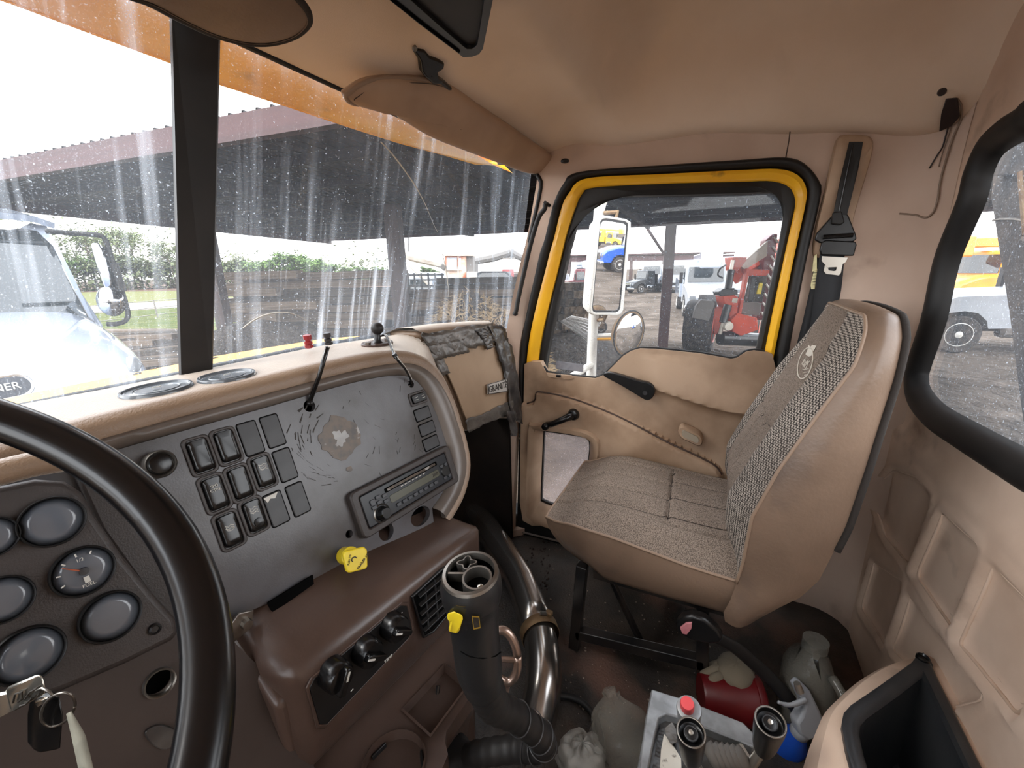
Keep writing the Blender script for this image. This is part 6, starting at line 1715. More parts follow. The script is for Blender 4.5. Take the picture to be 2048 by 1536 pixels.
mk('side_bar', tube([onY(2041, 345, -.60), onY(2044, 380, -.60), onY(2052, 470, -.60)], .006, 8), 'rust', hr)

# ------------------------------------------------------------------ ground
M('ground_dirt', (92, 82, 73), .95, c2=(62, 53, 44), amt=.9, scale=.35, detail=9, lo=.4, hi=.62, c3=(116, 105, 96), scale3=1.1, lo3=.55, hi3=.75, spec=.1, bump=1.0, bscale=3.0, bdist=.25)
gs = [(x, y) for x, y in ((-700, -700), (900, -700), (900, 900), (-700, 900))]
mk('ground', prism([V((x, y, G - .5)) for x, y in gs], (0, 0, .5)), 'ground_dirt', kind='structure', smooth=0)
M('grass_green', (66, 76, 36), .95, c2=(104, 104, 62), amt=.7, scale=1.2, lo=.4, hi=.65, c3=(66, 80, 36), scale3=.4, lo3=.5, hi3=.7, spec=.05, bump=1, bscale=14, bdist=.08)
M('grass_dry', (98, 97, 62), .95, c2=(92, 98, 56), amt=.7, scale=.7, spec=.05)
M('gravel_road', (130, 123, 116), .95, c2=(128, 120, 112), amt=.5, scale=1.5, spec=.1)
M('brown_field', (92, 74, 64), .95, c2=(80, 62, 50), amt=.8, scale=.5, lo=.42, hi=.6, spec=.05)
def patch(nm, px, z, mat):
    mk(nm, prism([onZ(a, b, G + z) for a, b in px], (0, 0, -.02)), mat, kind='structure', smooth=0)
patch('ground_grass', [(-260, 720), (250, 720), (330, 690), (440, 680), (1000, 606), (440, 603), (-260, 628)], .03, 'grass_green')
patch('road', [(-260, 645), (180, 626), (440, 609), (1000, 590), (1000, 582), (440, 596), (180, 611), (-260, 628)], .05, 'gravel_road')
patch('ground_verge', [(-260, 628), (180, 611), (440, 596), (1000, 580), (1000, 574), (440, 580), (180, 584), (-260, 594)], .04, 'grass_dry')
patch('field', [(-260, 594), (180, 584), (440, 580), (1000, 574), (1000, 553), (440, 566), (180, 571), (-260, 580)], .06, 'brown_field')

# wire fence along the road
fn = empty('wire_fence', onZ(310, 640, G), 'thin wire fence on steel posts along the far grass', 'fence')
fp = [(40, 664), (188, 652), (316, 636), (424, 622)]
tops = []
for a, b in fp:
    base = onZ(a, b, G); h = 1.15
    tops.append(base + V((0, 0, h)))
    mk('post', tube([base, base + V((-.02, 0, h))], .045, 8), 'steel', fn)
for f in (1.0, .6, .2):
    mk('wire', tube([onZ(a, b, G) + V((0, 0, 1.1 * f)) for a, b in fp], .022, 5), 'steel', fn)

# ------------------------------------------------------------------ trees
M('bark', (96, 84, 74), .95); M('leaf_spring', (112, 122, 78), .8, c2=(96, 106, 64), scale=.5); M('leaf_green', (98, 124, 60), .8, c2=(80, 106, 48), scale=.3); M('leaf_dull', (110, 118, 84), .8, c2=(92, 100, 70), scale=.3)
def tree_mesh(seedv, sparse):
    r = random.Random(seedv); g = geo(); lv = geo()
    def leafq(p, s):
        a = V((r.uniform(-1, 1), r.uniform(-1, 1), r.uniform(-.6, .6))).normalized() * s; b = a.cross(V((r.uniform(-1, 1), r.uniform(-1, 1), 1))).normalized() * s * .7
        gadd(lv, ([p - a, p - b, p + a, p + b], [(0, 1, 2, 3)]))
    def grow(p, d, L, rad, lev):
        q = p + d * L * .5 + V((r.uniform(-.04, .04), r.uniform(-.04, .04), 0)) * L; e = q + (d + V((r.uniform(-.2, .2), r.uniform(-.2, .2), .1))).normalized() * L * .5
        gadd(g, tube([p, q, e], [rad, rad * .8, rad * .55], 5, False))
        if lev >= 2:
            for _ in range(6 if sparse else 9):
                leafq(e + V((r.gauss(0, .035), r.gauss(0, .035), r.gauss(0, .03))), r.uniform(.008, .017) if sparse else r.uniform(.016, .030))
        if lev < 4:
            for _ in range(3 if lev else (5 if sparse else 6)):
                f = r.uniform(.35, 1.0); s = p.lerp(e, f); a = r.uniform(0, 6.28); up = r.uniform(.5, 1.3) if sparse else r.uniform(.2, 1.0)
                grow(s, V((math.cos(a), math.sin(a), up)).normalized(), L * r.uniform(.42, .62), rad * .5, lev + 1)
    if sparse: grow(V((0, 0, 0)), V((0, 0, 1)), .58, .012, 0)
    else: grow(V((0, 0, 0)), V((0, 0, 1)), .48, .016, 0)
    hm = max(v.z for v in g[0] + lv[0])
    for L_ in (g[0], lv[0]):
        for v in L_: v /= hm
    return g, lv
TM = []
for i in range(6):
    sp = i < 3
    t_, l_ = tree_mesh(40 + i, sp)
    def me_(n, vf, m):
        me = bpy.data.meshes.new(n); me.from_pydata([tuple(v) for v in vf[0]], [], vf[1]); me.materials.append(MATS[m]); return me
    TM.append((me_('trunk', t_, 'bark'), me_('crown', l_, 'leaf_spring' if sp else ('leaf_green' if i != 4 else 'leaf_dull'))))
def gdir(px, dist):
    d = ray(px, 560); k = dist / math.hypot(d.x, d.y); return V((CAM.x + d.x * k, CAM.y + d.y * k, G))
def tree(px, topy, dist, var, rot, wide, label, group):
    P = gdir(px, dist); d = ray(px, topy); k = dist / math.hypot(d.x, d.y); h = CAM.z + d.z * k - G
    e = empty('tree', P, label, 'tree', group)
    for nm, me in (('trunk', TM[var][0]), ('crown', TM[var][1])):
        o = bpy.data.objects.new(nm, me); COL.objects.link(o); o.parent = e; o.scale = (h * wide, h * wide, h); o.rotation_euler = (0, 0, rot); WLOC[o.name] = P
rt9 = random.Random(5)
ORD = 'first second third fourth fifth sixth seventh eighth ninth tenth eleventh twelfth thirteenth fourteenth fifteenth sixteenth seventeenth eighteenth nineteenth twentieth'.split()
def ordered(lst): return enumerate(sorted(lst))
for q, (px, ty) in ordered([(60, 470), (104, 458), (134, 500), (168, 448), (186, 452), (206, 462), (240, 452), (258, 440), (284, 450), (312, 462), (338, 470), (352, 486), (-30, 470), (-90, 480), (396, 484), (470, 500), (640, 516), (700, 520), (722, 512), (752, 510)]):
    tree(px, ty + rt9.uniform(-5, 5), rt9.uniform(140, 155), rt9.randrange(3), rt9.uniform(0, 6), 1.0, ORD[q] + ' tall thin nearly bare tree from the left across the field', 'tall bare trees across the field')
for q, (px, ty) in ordered([(20, 520), (70, 516), (110, 512), (150, 515), (190, 505), (230, 508), (270, 512), (310, 515), (345, 518), (380, 520), (420, 516), (450, 518), (480, 520), (505, 512)]):
    tree(px, ty + rt9.uniform(-6, 6), rt9.uniform(136, 148), 4 if rt9.random() < .6 else 3, rt9.uniform(0, 6), 1.3, ORD[q] + ' low bushy tree from the left at the edge of the far wood', 'bushy trees at the wood edge')
for q, (px, ty) in ordered([(530, 514), (560, 504), (588, 500), (612, 504), (640, 512), (664, 524), (690, 530), (720, 530), (755, 530), (850, 530), (866, 534), (-60, 520), (-120, 520)]):
    tree(px, ty, rt9.uniform(120, 135), 5 if px > 500 else 3, rt9.uniform(0, 6), 1.5, ORD[q] + ' round bright green tree from the left behind the timber stacks', 'bright green trees behind the timber')
ug = geo(); r7 = random.Random(9)
for _ in range(12000):
    px_ = r7.uniform(-160, 800); P = gdir(px_, r7.uniform(133, 158)); P.z += (abs(r7.gauss(0, 6.0)) if px_ < 440 else abs(r7.gauss(0, 3.4))); s = r7.uniform(.25, .6)
    a = V((r7.uniform(-1, 1), r7.uniform(-1, 1), r7.uniform(-.6, .6))).normalized() * s; b = a.cross(V((r7.uniform(-1, 1), .3, 1))).normalized() * s * .7
    gadd(ug, ([P - a, P - b, P + a, P + b], [(0, 1, 2, 3)]))
tag(mk('undergrowth', ug, 'leaf_dull', smooth=0, fixn=False), 'tangled green undergrowth at the foot of the far wood', 'undergrowth', kind='stuff')

# ------------------------------------------------------------------ open shed in front and to the right
M('shed_roof', (58, 56, 58), .7, c2=(40, 38, 40), amt=.7, scale=2, spec=.2)
M('shed_steel', (74, 44, 44), .6, c2=(58, 36, 36), amt=.7, scale=3)
M('shed_post', (84, 68, 64), .7, c2=(62, 50, 48), amt=.7, scale=3)
ZN, ZF = 2.50, 2.36
na, nb = onZ(0, 322, ZN), onZ(560, 213, ZN)
f0 = onZ(660, 475, ZF); f1 = onZ(1570, 432, ZF)
nd = (nb - na).normalized(); fd = (f1 - f0).normalized()
la = onZ(0, 400, (ZN + ZF) / 2); ld_ = (f0 - la); ld_.z = 0; ld_.normalize()
def isect(p, d, q, e):
    k = d.x * e.y - d.y * e.x; t = ((q.x - p.x) * e.y - (q.y - p.y) * e.x) / k; return p + d * t
n0_ = isect(na, nd, la, ld_); n0_.z = ZN
n1_ = nb + nd * 9.0; f1_ = f1 + fd * 5.0
shed = empty('open_shed', (7, 6, G), 'long open-sided shed with a ribbed roof on maroon steel posts', 'shed')
NR = 96
rows = [[], []]
for i in range(NR + 1):
    f = i / NR; a = n0_.lerp(n1_, f); b = f0.lerp(f1_, f)
    rows[0].append(a); rows[1].append(b)
def rib(L):
    o = []
    for i in range(len(L) - 1):
        a, b = L[i], L[i + 1]
        o += [a, a.lerp(b, .74), a.lerp(b, .80) + V((0, 0, .03)), a.lerp(b, .93) + V((0, 0, .03))]
    return o + [L[-1]]
rs = mk('roof_sheet', loft([rib(rows[0]), rib(rows[1])], closed=False), 'shed_roof', shed, smooth=0)
rs.modifiers.new('t', 'SOLIDIFY').thickness = .01
bz0 = V((0, 0, -.115))
def beam(p, q, w, h, nm, mat='shed_steel'):
    d = (q - p); L = d.length; R = d.to_track_quat('X', 'Z').to_matrix()
    return slab(nm, mat, shed, (p + q) / 2, (L, w, h), R)
beam(n0_ + bz0, n1_ + bz0, .10, .21, 'eave_beam')
beam(n0_ + bz0, f0 + bz0, .10, .20, 'gable_beam')
for k in range(1, 9):
    f = k / 9
    beam(n0_.lerp(f0, f) + V((0, 0, -.09)), n1_.lerp(f1_, f) + V((0, 0, -.07)), .07, .12, 'purlin', 'shed_roof')
beam(f0 + V((0, 0, -.06)), f1_ + V((0, 0, -.06)), .10, .12, 'far_beam')
for f in (.28, .56, .84):
    beam(n0_.lerp(n1_, f) + V((.1, 0, -.15)), f0.lerp(f1_, f) + V((-.1, 0, -.12)), .10, .14, 'rafter', 'shed_roof')
def post(px, py, t, w, nm='post'):
    P = dep(px, py, t)
    slab(nm, 'shed_post', shed, (P.x, P.y, (G + 2.3) / 2), (w, w, 2.3 - G), Matrix.Rotation(RAD(20), 3, 'Z'))
    return P
post(428, 540, 7.6, .19); post(796, 540, 8.2, .26)
pb = onZ(1325, 696, G)
slab('post', 'shed_steel', shed, (pb.x, pb.y, (G + 2.28) / 2), (.30, .30, 2.28 - G), Matrix.Rotation(RAD(8), 3, 'Z'))
slab('knee_brace', 'shed_steel', shed, (pb.x + .0, pb.y + .35, 1.75), (.06, .08, 1.3), Matrix.Rotation(RAD(-35), 3, 'X'))
# ------------------------------------------------------------------ timber: stacks of weathered mats
M('timber', (134, 116, 98), .9, c2=(98, 84, 70), amt=.9, scale=7, lo=.4, hi=.65, stretch=(.3, 2, 2), c3=(160, 144, 124), scale3=5, lo3=.58, hi3=.78)
M('timber_dark', (92, 82, 72), .95, c2=(66, 58, 50), amt=.9, scale=6, stretch=(.3, 2, 2))
RH = V((_rt.x, _rt.y, 0)).normalized(); FH = V((_f0.x, _f0.y, 0))
RZm = Matrix((RH, V_Z.cross(RH), V_Z)).transposed()
def stack(name, label, px0, px1, ytop, t, lay, nl, deep, grp=None, mat='timber', seedv=1, jit=.18):
    r = random.Random(seedv)
    a, b = dep(px0, ytop, t), dep(px1, ytop, t)
    L = (b - a).dot(RH); zt = a.z
    e = empty(name, V(((a.x + b.x) / 2, (a.y + b.y) / 2, G)), label, 'timber stack', grp)
    for i in range(nl):
        z = zt - lay * (i + .5)
        if z < G: break
        for dpp in range(deep):
            l = L * r.uniform(.9, 1.04); sh = r.uniform(-jit, jit) + (0 if dpp else 0)
            c = a + RH * (L / 2 + sh) + FH * (.16 + dpp * .32 + r.uniform(-.05, .05)); c.z = z
            slab('timber_plank', mat if r.random() < .8 else 'timber_dark', e, c, (l, .30, lay * r.uniform(.80, .93)), RZm @ Matrix.Rotation(r.uniform(-.008, .008), 3, 'Y'), kindmesh=1 + r.randrange(4))
    return e
stack('timber_stack', 'tall stack of long grey mats between the two shed posts', 446, 792, 548, 8.6, .165, 15, 3, seedv=3)
stack('timber_stack', 'lower stack of grey mats right of the second post', 806, 1070, 582, 9.2, .175, 12, 2, seedv=8)
stack('timber_stack', 'darker stack of mats behind the straw heap', 868, 1075, 556, 10.6, .175, 13, 2, mat='timber_dark', seedv=12)
# single planks sticking out on the left ends and on the front row
ls = empty('loose_planks', dep(470, 650, 8.0) * 1, 'loose plank ends jutting out of the stacks toward the posts', 'planks')
for (a, b, py, t) in ((436, 560, 586, 8.35), (452, 600, 552, 8.35), (458, 640, 613, 8.3), (800, 900, 612, 8.7), (462, 560, 636, 8.2), (640, 760, 648, 8.2)):
    p, q = dep(a, py, t), dep(b, py, t); L = (q - p).dot(RH); c = p + RH * L / 2
    slab('timber_plank', 'timber', ls, c, (L, .28, .15), RZm, kindmesh=2)
# dark heap of old mats and soil in front of the stacks
M('soil_dark', (96, 86, 78), .95, c2=(72, 64, 58), amt=.9, scale=3, bump=1, bscale=9, bdist=.15, c3=(112, 102, 92), scale3=5, lo3=.58, hi3=.75)
def mound(name, label, c, sx, sy, h, mat, seedv, cat='heap', n=40):
    r = random.Random(seedv); ph = [(r.uniform(0, 6), r.uniform(0, 6), r.uniform(1, 5), r.uniform(1, 5)) for _ in range(8)]
    vs, fs = [], []
    for j in range(n + 1):
        for i in range(n + 1):
            u, v = -1 + 2 * i / n, -1 + 2 * j / n; q = math.hypot(u, v)
            z = h * max(0.0, 1 - q * q) ** 1.0 * (1 + .08 * sum(math.sin(p[2] * u * 2 + p[0]) * math.sin(p[3] * v * 2 + p[1]) for p in ph) / 2)
            P = V(c) + RH * (u * sx) + FH * (v * sy); vs.append(V((P.x, P.y, G - .05 + max(z, 0) + r.uniform(0, .05) * (z > 0))))
    for j in range(n):
        for i in range(n): fs.append((j * (n + 1) + i, j * (n + 1) + i + 1, (j + 1) * (n + 1) + i + 1, (j + 1) * (n + 1) + i))
    return mk(name, (vs, fs), mat, smooth=180, label=label, cat=cat)
mound('soil_heap', 'dark soil heap in front of the tall timber stack', dep(520, 690, 7.2), 2.6, 1.4, 1.75, 'soil_dark', 4)
mound('soil_heap', 'low dark soil heap right of the white truck nose', dep(330, 690, 8.6), 2.4, 1.5, 1.05, 'soil_dark', 6)
mound('soil_heap', 'brown dirt heap outside the door window front corner', onZ(1120, 720, G), 2.4, 2.2, .75, 'soil_dark', 7)
dk = empty('dunnage_pile', dep(270, 680, 8.2), 'pile of weathered boards on the ground right of the white truck', 'boards')
r5 = random.Random(14)
for k in range(16):
    c = dep(r5.uniform(215, 350), 664 + k * 4.2, 8.2 - k * .10); ang = r5.uniform(-.25, .25)
    slab('board', 'timber_dark' if k % 3 else 'timber', dk, c, (r5.uniform(1.6, 2.8), .26, .09), RZm @ Matrix.Rotation(ang, 3, 'Z') @ Matrix.Rotation(r5.uniform(-.08, .05), 3, 'Y'), kindmesh=1 + k % 4)
# straw heap
M('straw', (198, 172, 134), .95, c2=(150, 128, 98), amt=.8, scale=3)
def straw(label, c, sx, sy, h, seedv, N=4200):
    e = empty('straw_heap', V((c.x, c.y, G)), label, 'straw heap'); r = random.Random(seedv)
    vs = mound('heap_core', None, c, sx, sy, h, 'soil_dark', seedv, None)
    vs.parent = e; vs.location = vs.location - e.location
    g = geo()
    for _ in range(N):
        a = r.uniform(0, 6.28); q = math.sqrt(r.random()); u, v = q * math.cos(a), q * math.sin(a)
        P = V(c) + RH * (u * sx) + FH * (v * sy); P.z = G + h * (1 - q * q) + .02
        d = (RH * (u + r.uniform(-.8, .8)) + FH * (v + r.uniform(-.8, .8)) + V_Z * r.uniform(-.5, .6)).normalized() * r.uniform(.12, .32); w = V((r.uniform(-1, 1), r.uniform(-1, 1), r.uniform(-1, 1))).normalized() * .012
        m_ = P + d * .5 + V_Z * .04
        gadd(g, ([P - w, P + w, m_ + w, m_ - w, P + d], [(0, 1, 2, 3), (3, 2, 4)]))
    mk('straw_strands', g, 'straw', e, smooth=0, fixn=False, kind='stuff')
straw('straw coloured brush heap peaking against the lower timber stack', dep(938, 640, 7.4), 1.2, .9, 2.0, 3)
straw('straw coloured brush heap by the windscreen right edge', dep(1002, 650, 6.8), 1.0, .7, 1.75, 5)
# ------------------------------------------------------------------ white truck parked nose-on at the left
M('truck_white', (172, 181, 196), .12, c2=(160, 170, 188), amt=.4, scale=1, coat=.8)
M('truck_glass', (34, 40, 42), .05, spec=.8, coat=.5)
M('headlamp', (110, 114, 118), .15, coat=.8)
M('tyre', (44, 43, 43), .9, c2=(78, 70, 64), amt=.8, scale=8, bump=.5, bscale=30, bdist=.02)
M('truck_chrome', (200, 206, 214), .08, 1.0)
M('wheel_white', (214, 212, 206), .5, c2=(150, 140, 128), scale=10)
XT = .62
nt_ = empty('parked_truck', (XT, 5, G), 'white bonneted truck parked nose-on left of the shed with a black oval badge', 'truck')
prm = [(5.45, (187, 641), (128, 621)), (5.0, (214, 655), (132, 634)), (4.5, (242, 676), (136, 652)), (4.0, (276, 706), (140, 680)), (3.72, (288, 726), (130, 706)), (3.58, (284, 742), (115, 726)), (3.50, (272, 758), (100, 748)), (3.46, (262, 790), (90, 790)), (3.45, (258, 840), (80, 850))]
rows = []
for y, R_, C_ in prm:
    a, b = onY(*R_, y), onY(*C_, y); hw = a.x - XT; cw_ = (b.x - XT)
    pts = [V((a.x + .06, y + .1, a.z - .55)), V((a.x + .03, y, a.z - .12)), V((a.x, y, a.z)), V((a.x - .10, y, a.z + (b.z - a.z) * .55)), V((b.x, y, b.z)), V((XT + cw_ * .5, y, b.z + .03)), V((XT, y, b.z + .04))]
    mir = [V((2 * XT - p.x, p.y, p.z)) for p in pts[-2::-1]]
    rows.append(pts + mir)
hd_ = mk('hood', loft(rows, closed=False), 'truck_white', nt_, smooth=180, sub=1)
mk('lower_front', prism([V((XT + .93, 3.5, .20)), V((XT - .93, 3.5, .20)), V((XT - .95, 3.5, G + .4)), V((XT + .95, 3.5, G + .4))], (0, .3, 0)), 'truck_white', nt_, bevel=.05)
hl = [onY(a, b, 3.55) for a, b in [(264, 712), (276, 716), (288, 728), (280, 742), (258, 744), (262, 726)]]
mk('headlight', prism(hl, (0, .08, 0)), 'headlamp', nt_, bevel=.01)
mk('headlight', prism([V((2 * XT - p.x, p.y, p.z)) for p in hl], (0, .08, 0)), 'headlamp', nt_, bevel=.01)
# oval badge, its right end in view
be = onY(66, 762, 3.43); bw = .62
bc = V((be.x - bw / 2, 3.43, be.z - .012)); bxd = V((1, 0, .0)); byd = V((0, .25, 1)).normalized(); bn_ = bxd.cross(byd) * 1.0
ov = [bc + bxd * a + byd * b + bn_ * .008 for a, b in rrect(bw, .135, .066, 8)]
ov2 = [bc + bxd * a * .955 + byd * b * .80 + bn_ * .012 for a, b in rrect(bw, .135, .066, 8)]
bg = mk('badge_rim', prism(ov, bn_ * -.02), 'truck_chrome', nt_, bevel=.003)
M('badge_dark', (46, 50, 58), .3)
mk('badge_field', prism(ov2, bn_ * -.006), 'badge_dark', nt_)
text('FREIGHTLINER', bc + bn_ * .016 + bxd * (bw / 2 - .055), bxd, byd, .056, 'white_print', nt_, name='badge_lettering', depth=.003, align='RIGHT')
# cab: windscreen, pillars, roof
wb, wt = 5.45, 6.05
def wq(px, py, y): return onY(px, py, y)
gr_ = [wq(176, 634, wb), wq(140, 566, 5.66), wq(104, 492, 5.9), wq(72, 462, wt)]
gl3 = gr_ + [V((2 * XT - p.x, p.y, p.z)) for p in gr_[::-1]]
gb_ = V((0, 0, 0))
mk('windscreen', prism(gl3, (0, .03, 0)), 'truck_glass', nt_, smooth=0)
for s in (1, -1):
    pl = [wq(188, 642, wb), wq(152, 566, 5.66), wq(116, 494, 5.9), wq(92, 452, wt), wq(60, 446, 6.12)]
    pi = [wq(176, 634, wb), wq(140, 566, 5.66), wq(104, 492, 5.9), wq(72, 462, wt), wq(40, 456, 6.10)]
    if s < 0: pl = [V((2 * XT - p.x, p.y, p.z)) for p in pl]; pi = [V((2 * XT - p.x, p.y, p.z)) for p in pi]
    mk('windscreen_pillar', loft([[p + V((0, -.02, 0)) for p in pi], [p + V((0, -.01, 0)) for p in pl], [p + V((.02 * s, .3, -.02)) for p in pl]], closed=False), 'truck_white', nt_, smooth=60)
tr0 = wq(92, 448, wt); rz0 = tr0.z
rr0 = [V((tr0.x + .02, wt - .14, rz0 + .0)), V((tr0.x - .12, wt - .16, rz0 + .05)), V((XT + .3, wt - .18, rz0 + .10)), V((XT, wt - .18, rz0 + .11))]
rr0 += [V((2 * XT - p.x, p.y, p.z)) for p in rr0[-2::-1]]
mk('roof', loft([[p + V((0, .05, -.05)) for p in rr0], rr0, [p + V((0, .5, .10)) for p in rr0], [p + V((0, 2.0, .12)) for p in rr0], [p + V((0, 2.2, -.4)) for p in rr0]], closed=False), 'truck_white', nt_, smooth=60)
mk('cab_side', prism([V((2.05, 5.5, .65)), V((2.05, 6.3, rz0)), V((2.05, 7.8, rz0)), V((2.05, 7.8, G + .6)), V((2.05, 5.5, G + .6))], (-.04, 0, 0)), 'truck_white', nt_, bevel=.02)
mk('dash_cover', prism([V((2.0, 5.6, .62)), V((-.7, 5.6, .62)), V((-.7, 6.2, .70)), V((2.0, 6.2, .70))], (0, 0, -.05)), 'black_plastic', nt_)
def wheel(P, axis, r, w, parent, hub='wheel_white', nm='wheel'):
    P, axis = V(P), V(axis).normalized()
    e = mk(nm, lathe([(r * .62, -w / 2), (r * .93, -w / 2), (r, -w * .38), (r, w * .38), (r * .93, w / 2), (r * .62, w / 2)], P, axis, 32), 'tyre', parent, smooth=40)
    mk('wheel_rim', lathe([(r * .64, w * .49), (r * .60, w * .53), (r * .52, w * .30), (r * .30, w * .25), (r * .22, w * .45), (r * .16, w * .52), (0, w * .53)], P, axis, 28), hub, e, smooth=40)
    g = geo()
    for k in range(10):
        a = 2 * math.pi * k / 10; x = V_Z if abs(axis.z) < .9 else V((1, 0, 0)); x = (x - axis * x.dot(axis)).normalized(); y = axis.cross(x)
        gadd(g, lathe([(r * .035, w * .24), (r * .035, w * .34), (0, w * .34)], P + (x * math.cos(a) + y * math.sin(a)) * r * .34, axis, 6))
    mk('lug_nuts', g, 'steel', e, smooth=0)
    return e
wheel((XT + .95, 4.3, G + .5), (1, 0, 0), .5, .3, nt_); wheel((XT - .95, 4.3, G + .5), (-1, 0, 0), .5, .3, nt_)
my = 5.25
mk('mirror_arm', tube(cr([onY(a, b, my) for a, b in [(92, 462), (150, 467), (198, 471), (212, 482), (220, 506), (236, 556), (250, 602), (256, 628), (250, 642), (232, 648), (214, 648)]], 60), .022, 8), 'black_rubber', nt_, smooth=180)
mk('arm_sleeve', tube([onY(a, b, my - .01) for a, b in [(226, 526), (244, 582)]], .04, 8), 'black_plastic', nt_, smooth=60)
mk('flat_mirror', prism([onY(a, b, my - .05) for a, b in [(181, 489), (186, 485), (198, 486), (206, 500), (222, 556), (224, 572), (214, 577), (208, 574), (196, 540)]], (.05, .10, 0)), 'truck_chrome', nt_, bevel=.015)
mk('mirror_housing', prism([onY(a, b, my + .04) for a, b in [(198, 488), (214, 496), (226, 540), (238, 578), (216, 578), (208, 530)]], (.02, .10, 0)), 'black_plastic', nt_, bevel=.015)
mk('round_mirror', sphere(onY(222, 603, my - .03), .14, 20, 14, (.75, .6, 1)), 'truck_chrome', nt_, smooth=180)
mk('mirror_clamp', tube([onY(232, 602, my), onY(252, 602, my)], .04, 8), 'black_plastic', nt_)

# ------------------------------------------------------------------ generic lorries for the yard
PAINT = {}
def paint(nm, c, rough=.35):
    if nm not in MATS: M(nm, c, rough, c2=tuple(int(x * .82) for x in c), amt=.5, scale=1.5, coat=.3)
    return nm
def truck(name, label, P, head, s, col, body='box', group=None, hood=True, bodycol='truck_white', nose=1.0, hl=.75):
    """lorry: local x forward, y left, z up; P = ground point under the front axle"""
    e = empty(name, P, label, 'truck', group)
    c, sn = math.cos(head), math.sin(head); P = V(P)
    def W(x, y, z):
        if x > .55: x = .55 + (x - .55) * nose
        return P + V(((x * c - y * sn) * s, (x * sn + y * c) * s, z * s))
    def B(nm, x0, x1, y0, y1, z0, z1, mat, bev=.03, top=None):
        t = top or (0, 0, 0)
        vs = [W(x, y, z) for x, y, z in ((x0, y0, z0), (x1, y0, z0), (x1, y1, z0), (x0, y1, z0), (x0 + t[0], y0 + t[2], z1), (x1 - t[1], y0 + t[2], z1), (x1 - t[1], y1 - t[2], z1), (x0 + t[0], y1 - t[2], z1))]
        return mk(nm, (vs, [(0, 1, 2, 3), (7, 6, 5, 4), (0, 1, 5, 4), (1, 2, 6, 5), (2, 3, 7, 6), (3, 0, 4, 7)]), mat, e, bevel=bev * s if bev else 0, smooth=40)
    if hood:
        side = [(-hl, .75), (-hl, 1.74), (.2, 1.66), (.95, 1.40), (1.18, 1.05), (1.2, .62), (.62, .62), (.52, .92), (.30, 1.12), (0, 1.18), (-.30, 1.12), (-.52, .92), (-.60, .70)]
        rr_ = [[W(x, y * (1 - .10 * max(0, x)), z - (.10 if abs(y) > 1 and z > 1.3 else 0)) for x, z in side] for y in (-1.12, -.9, 0, .9, 1.12)]
        mk('hood', loft([rr_[0], rr_[1]] + [rr_[2]] + [rr_[3], rr_[4]]), col, e, smooth=30)
        B('grille', 1.14, 1.24, -.5, .5, .75, 1.25, 'truck_chrome', .02)
        B('headlight', 1.08, 1.20, .62, .92, .95, 1.15, 'headlamp', .03); B('headlight', 1.08, 1.20, -.92, -.62, .95, 1.15, 'headlamp', .03)
        cx0, cx1 = -1.45 - hl, .15 - hl
    else:
        cx0, cx1 = -.9, .95
        B('grille', .93, 1.0, -.6, .6, .75, 1.0, 'black_plastic', .01)
        B('headlight', .92, 1.02, .7, 1.0, .7, .9, 'headlamp', .02); B('headlight', .92, 1.02, -1.0, -.7, .7, .9, 'headlamp', .02)
    B('bumper', 1.15 if hood else .9, 1.38 if hood else 1.12, -1.15, 1.15, .42, .68, 'truck_chrome', .04)
    B('cab', cx0, cx1, -1.08, 1.08, .6, 2.75, col, .08, (.05, .35 if hood else .12, .06))
    z0, z1 = 1.78, 2.58
    k = (.35 if hood else .12) / 2.15
    xa, xb = cx1 - k * (z0 - .6) + .02, cx1 - k * (z1 - .6) + .02
    mk('windscreen', prism([W(xa, -.9, z0), W(xa, .9, z0), W(xb, .86, z1), W(xb, -.86, z1)], W(.02, 0, 0) - W(0, 0, 0)), 'truck_glass', e, bevel=.005)
    for y in (1.06, -1.06):
        sgn = 1 if y > 0 else -1
        mk('side_window', prism([W(cx0 + .35, y, 1.72), W(xa - .25, y, 1.66), W(xb - .18, y - .05 * sgn, 2.5), W(cx0 + .4, y - .05 * sgn, 2.5)], W(0, .03 * sgn, 0) - W(0, 0, 0)), 'truck_glass', e)
        mk('mirror', prism([W(xa - .05, y + .28 * sgn, 1.7), W(xa - .05, y + .10 * sgn, 1.7), W(xa - .05, y + .10 * sgn, 2.3), W(xa - .05, y + .28 * sgn, 2.3)], W(-.1, 0, 0) - W(0, 0, 0)), 'black_plastic', e)
        wheel(W(0, y * .9, .52), W(0, sgn, 0) - W(0, 0, 0), .52 * s, .32 * s, e)
        wheel(W(-4.6, y * .86, .52), W(0, sgn, 0) - W(0, 0, 0), .52 * s, .5 * s, e)
    B('chassis', -6.4, .6, -.45, .45, .55, .85, 'black_plastic', .02)
    B('fuel_tank', -2.0, -.9, .75, 1.1, .45, .95, 'truck_chrome', .1)
    if body == 'box':
        B('cargo_body', -6.5, cx0 - .2, -1.2, 1.2, .95, 3.1, bodycol, .04)
    elif body == 'service':
        B('service_body', -6.4, cx0 - .2, -1.2, 1.2, .85, 1.9, bodycol, .04)
        B('boom', -6.0, .2, -.25, .25, 2.9, 3.3, bodycol, .05); B('turret', -3.6, -2.9, -.4, .4, 1.9, 3.0, bodycol, .05); B('bucket', .1, .9, -.5, .5, 2.5, 3.4, bodycol, .08)
    else:
        B('flatbed', -6.4, cx0 - .2, -1.2, 1.2, .9, 1.12, 'black_plastic', .03)
        B('headboard', cx0 - .32, cx0 - .22, -1.15, 1.15, 1.1, 2.3, 'black_plastic', .02)
    return e
def yaw_to(px):       # heading of the horizontal view direction at a pixel column
    d = ray(px, 560); return math.atan2(d.y, d.x)
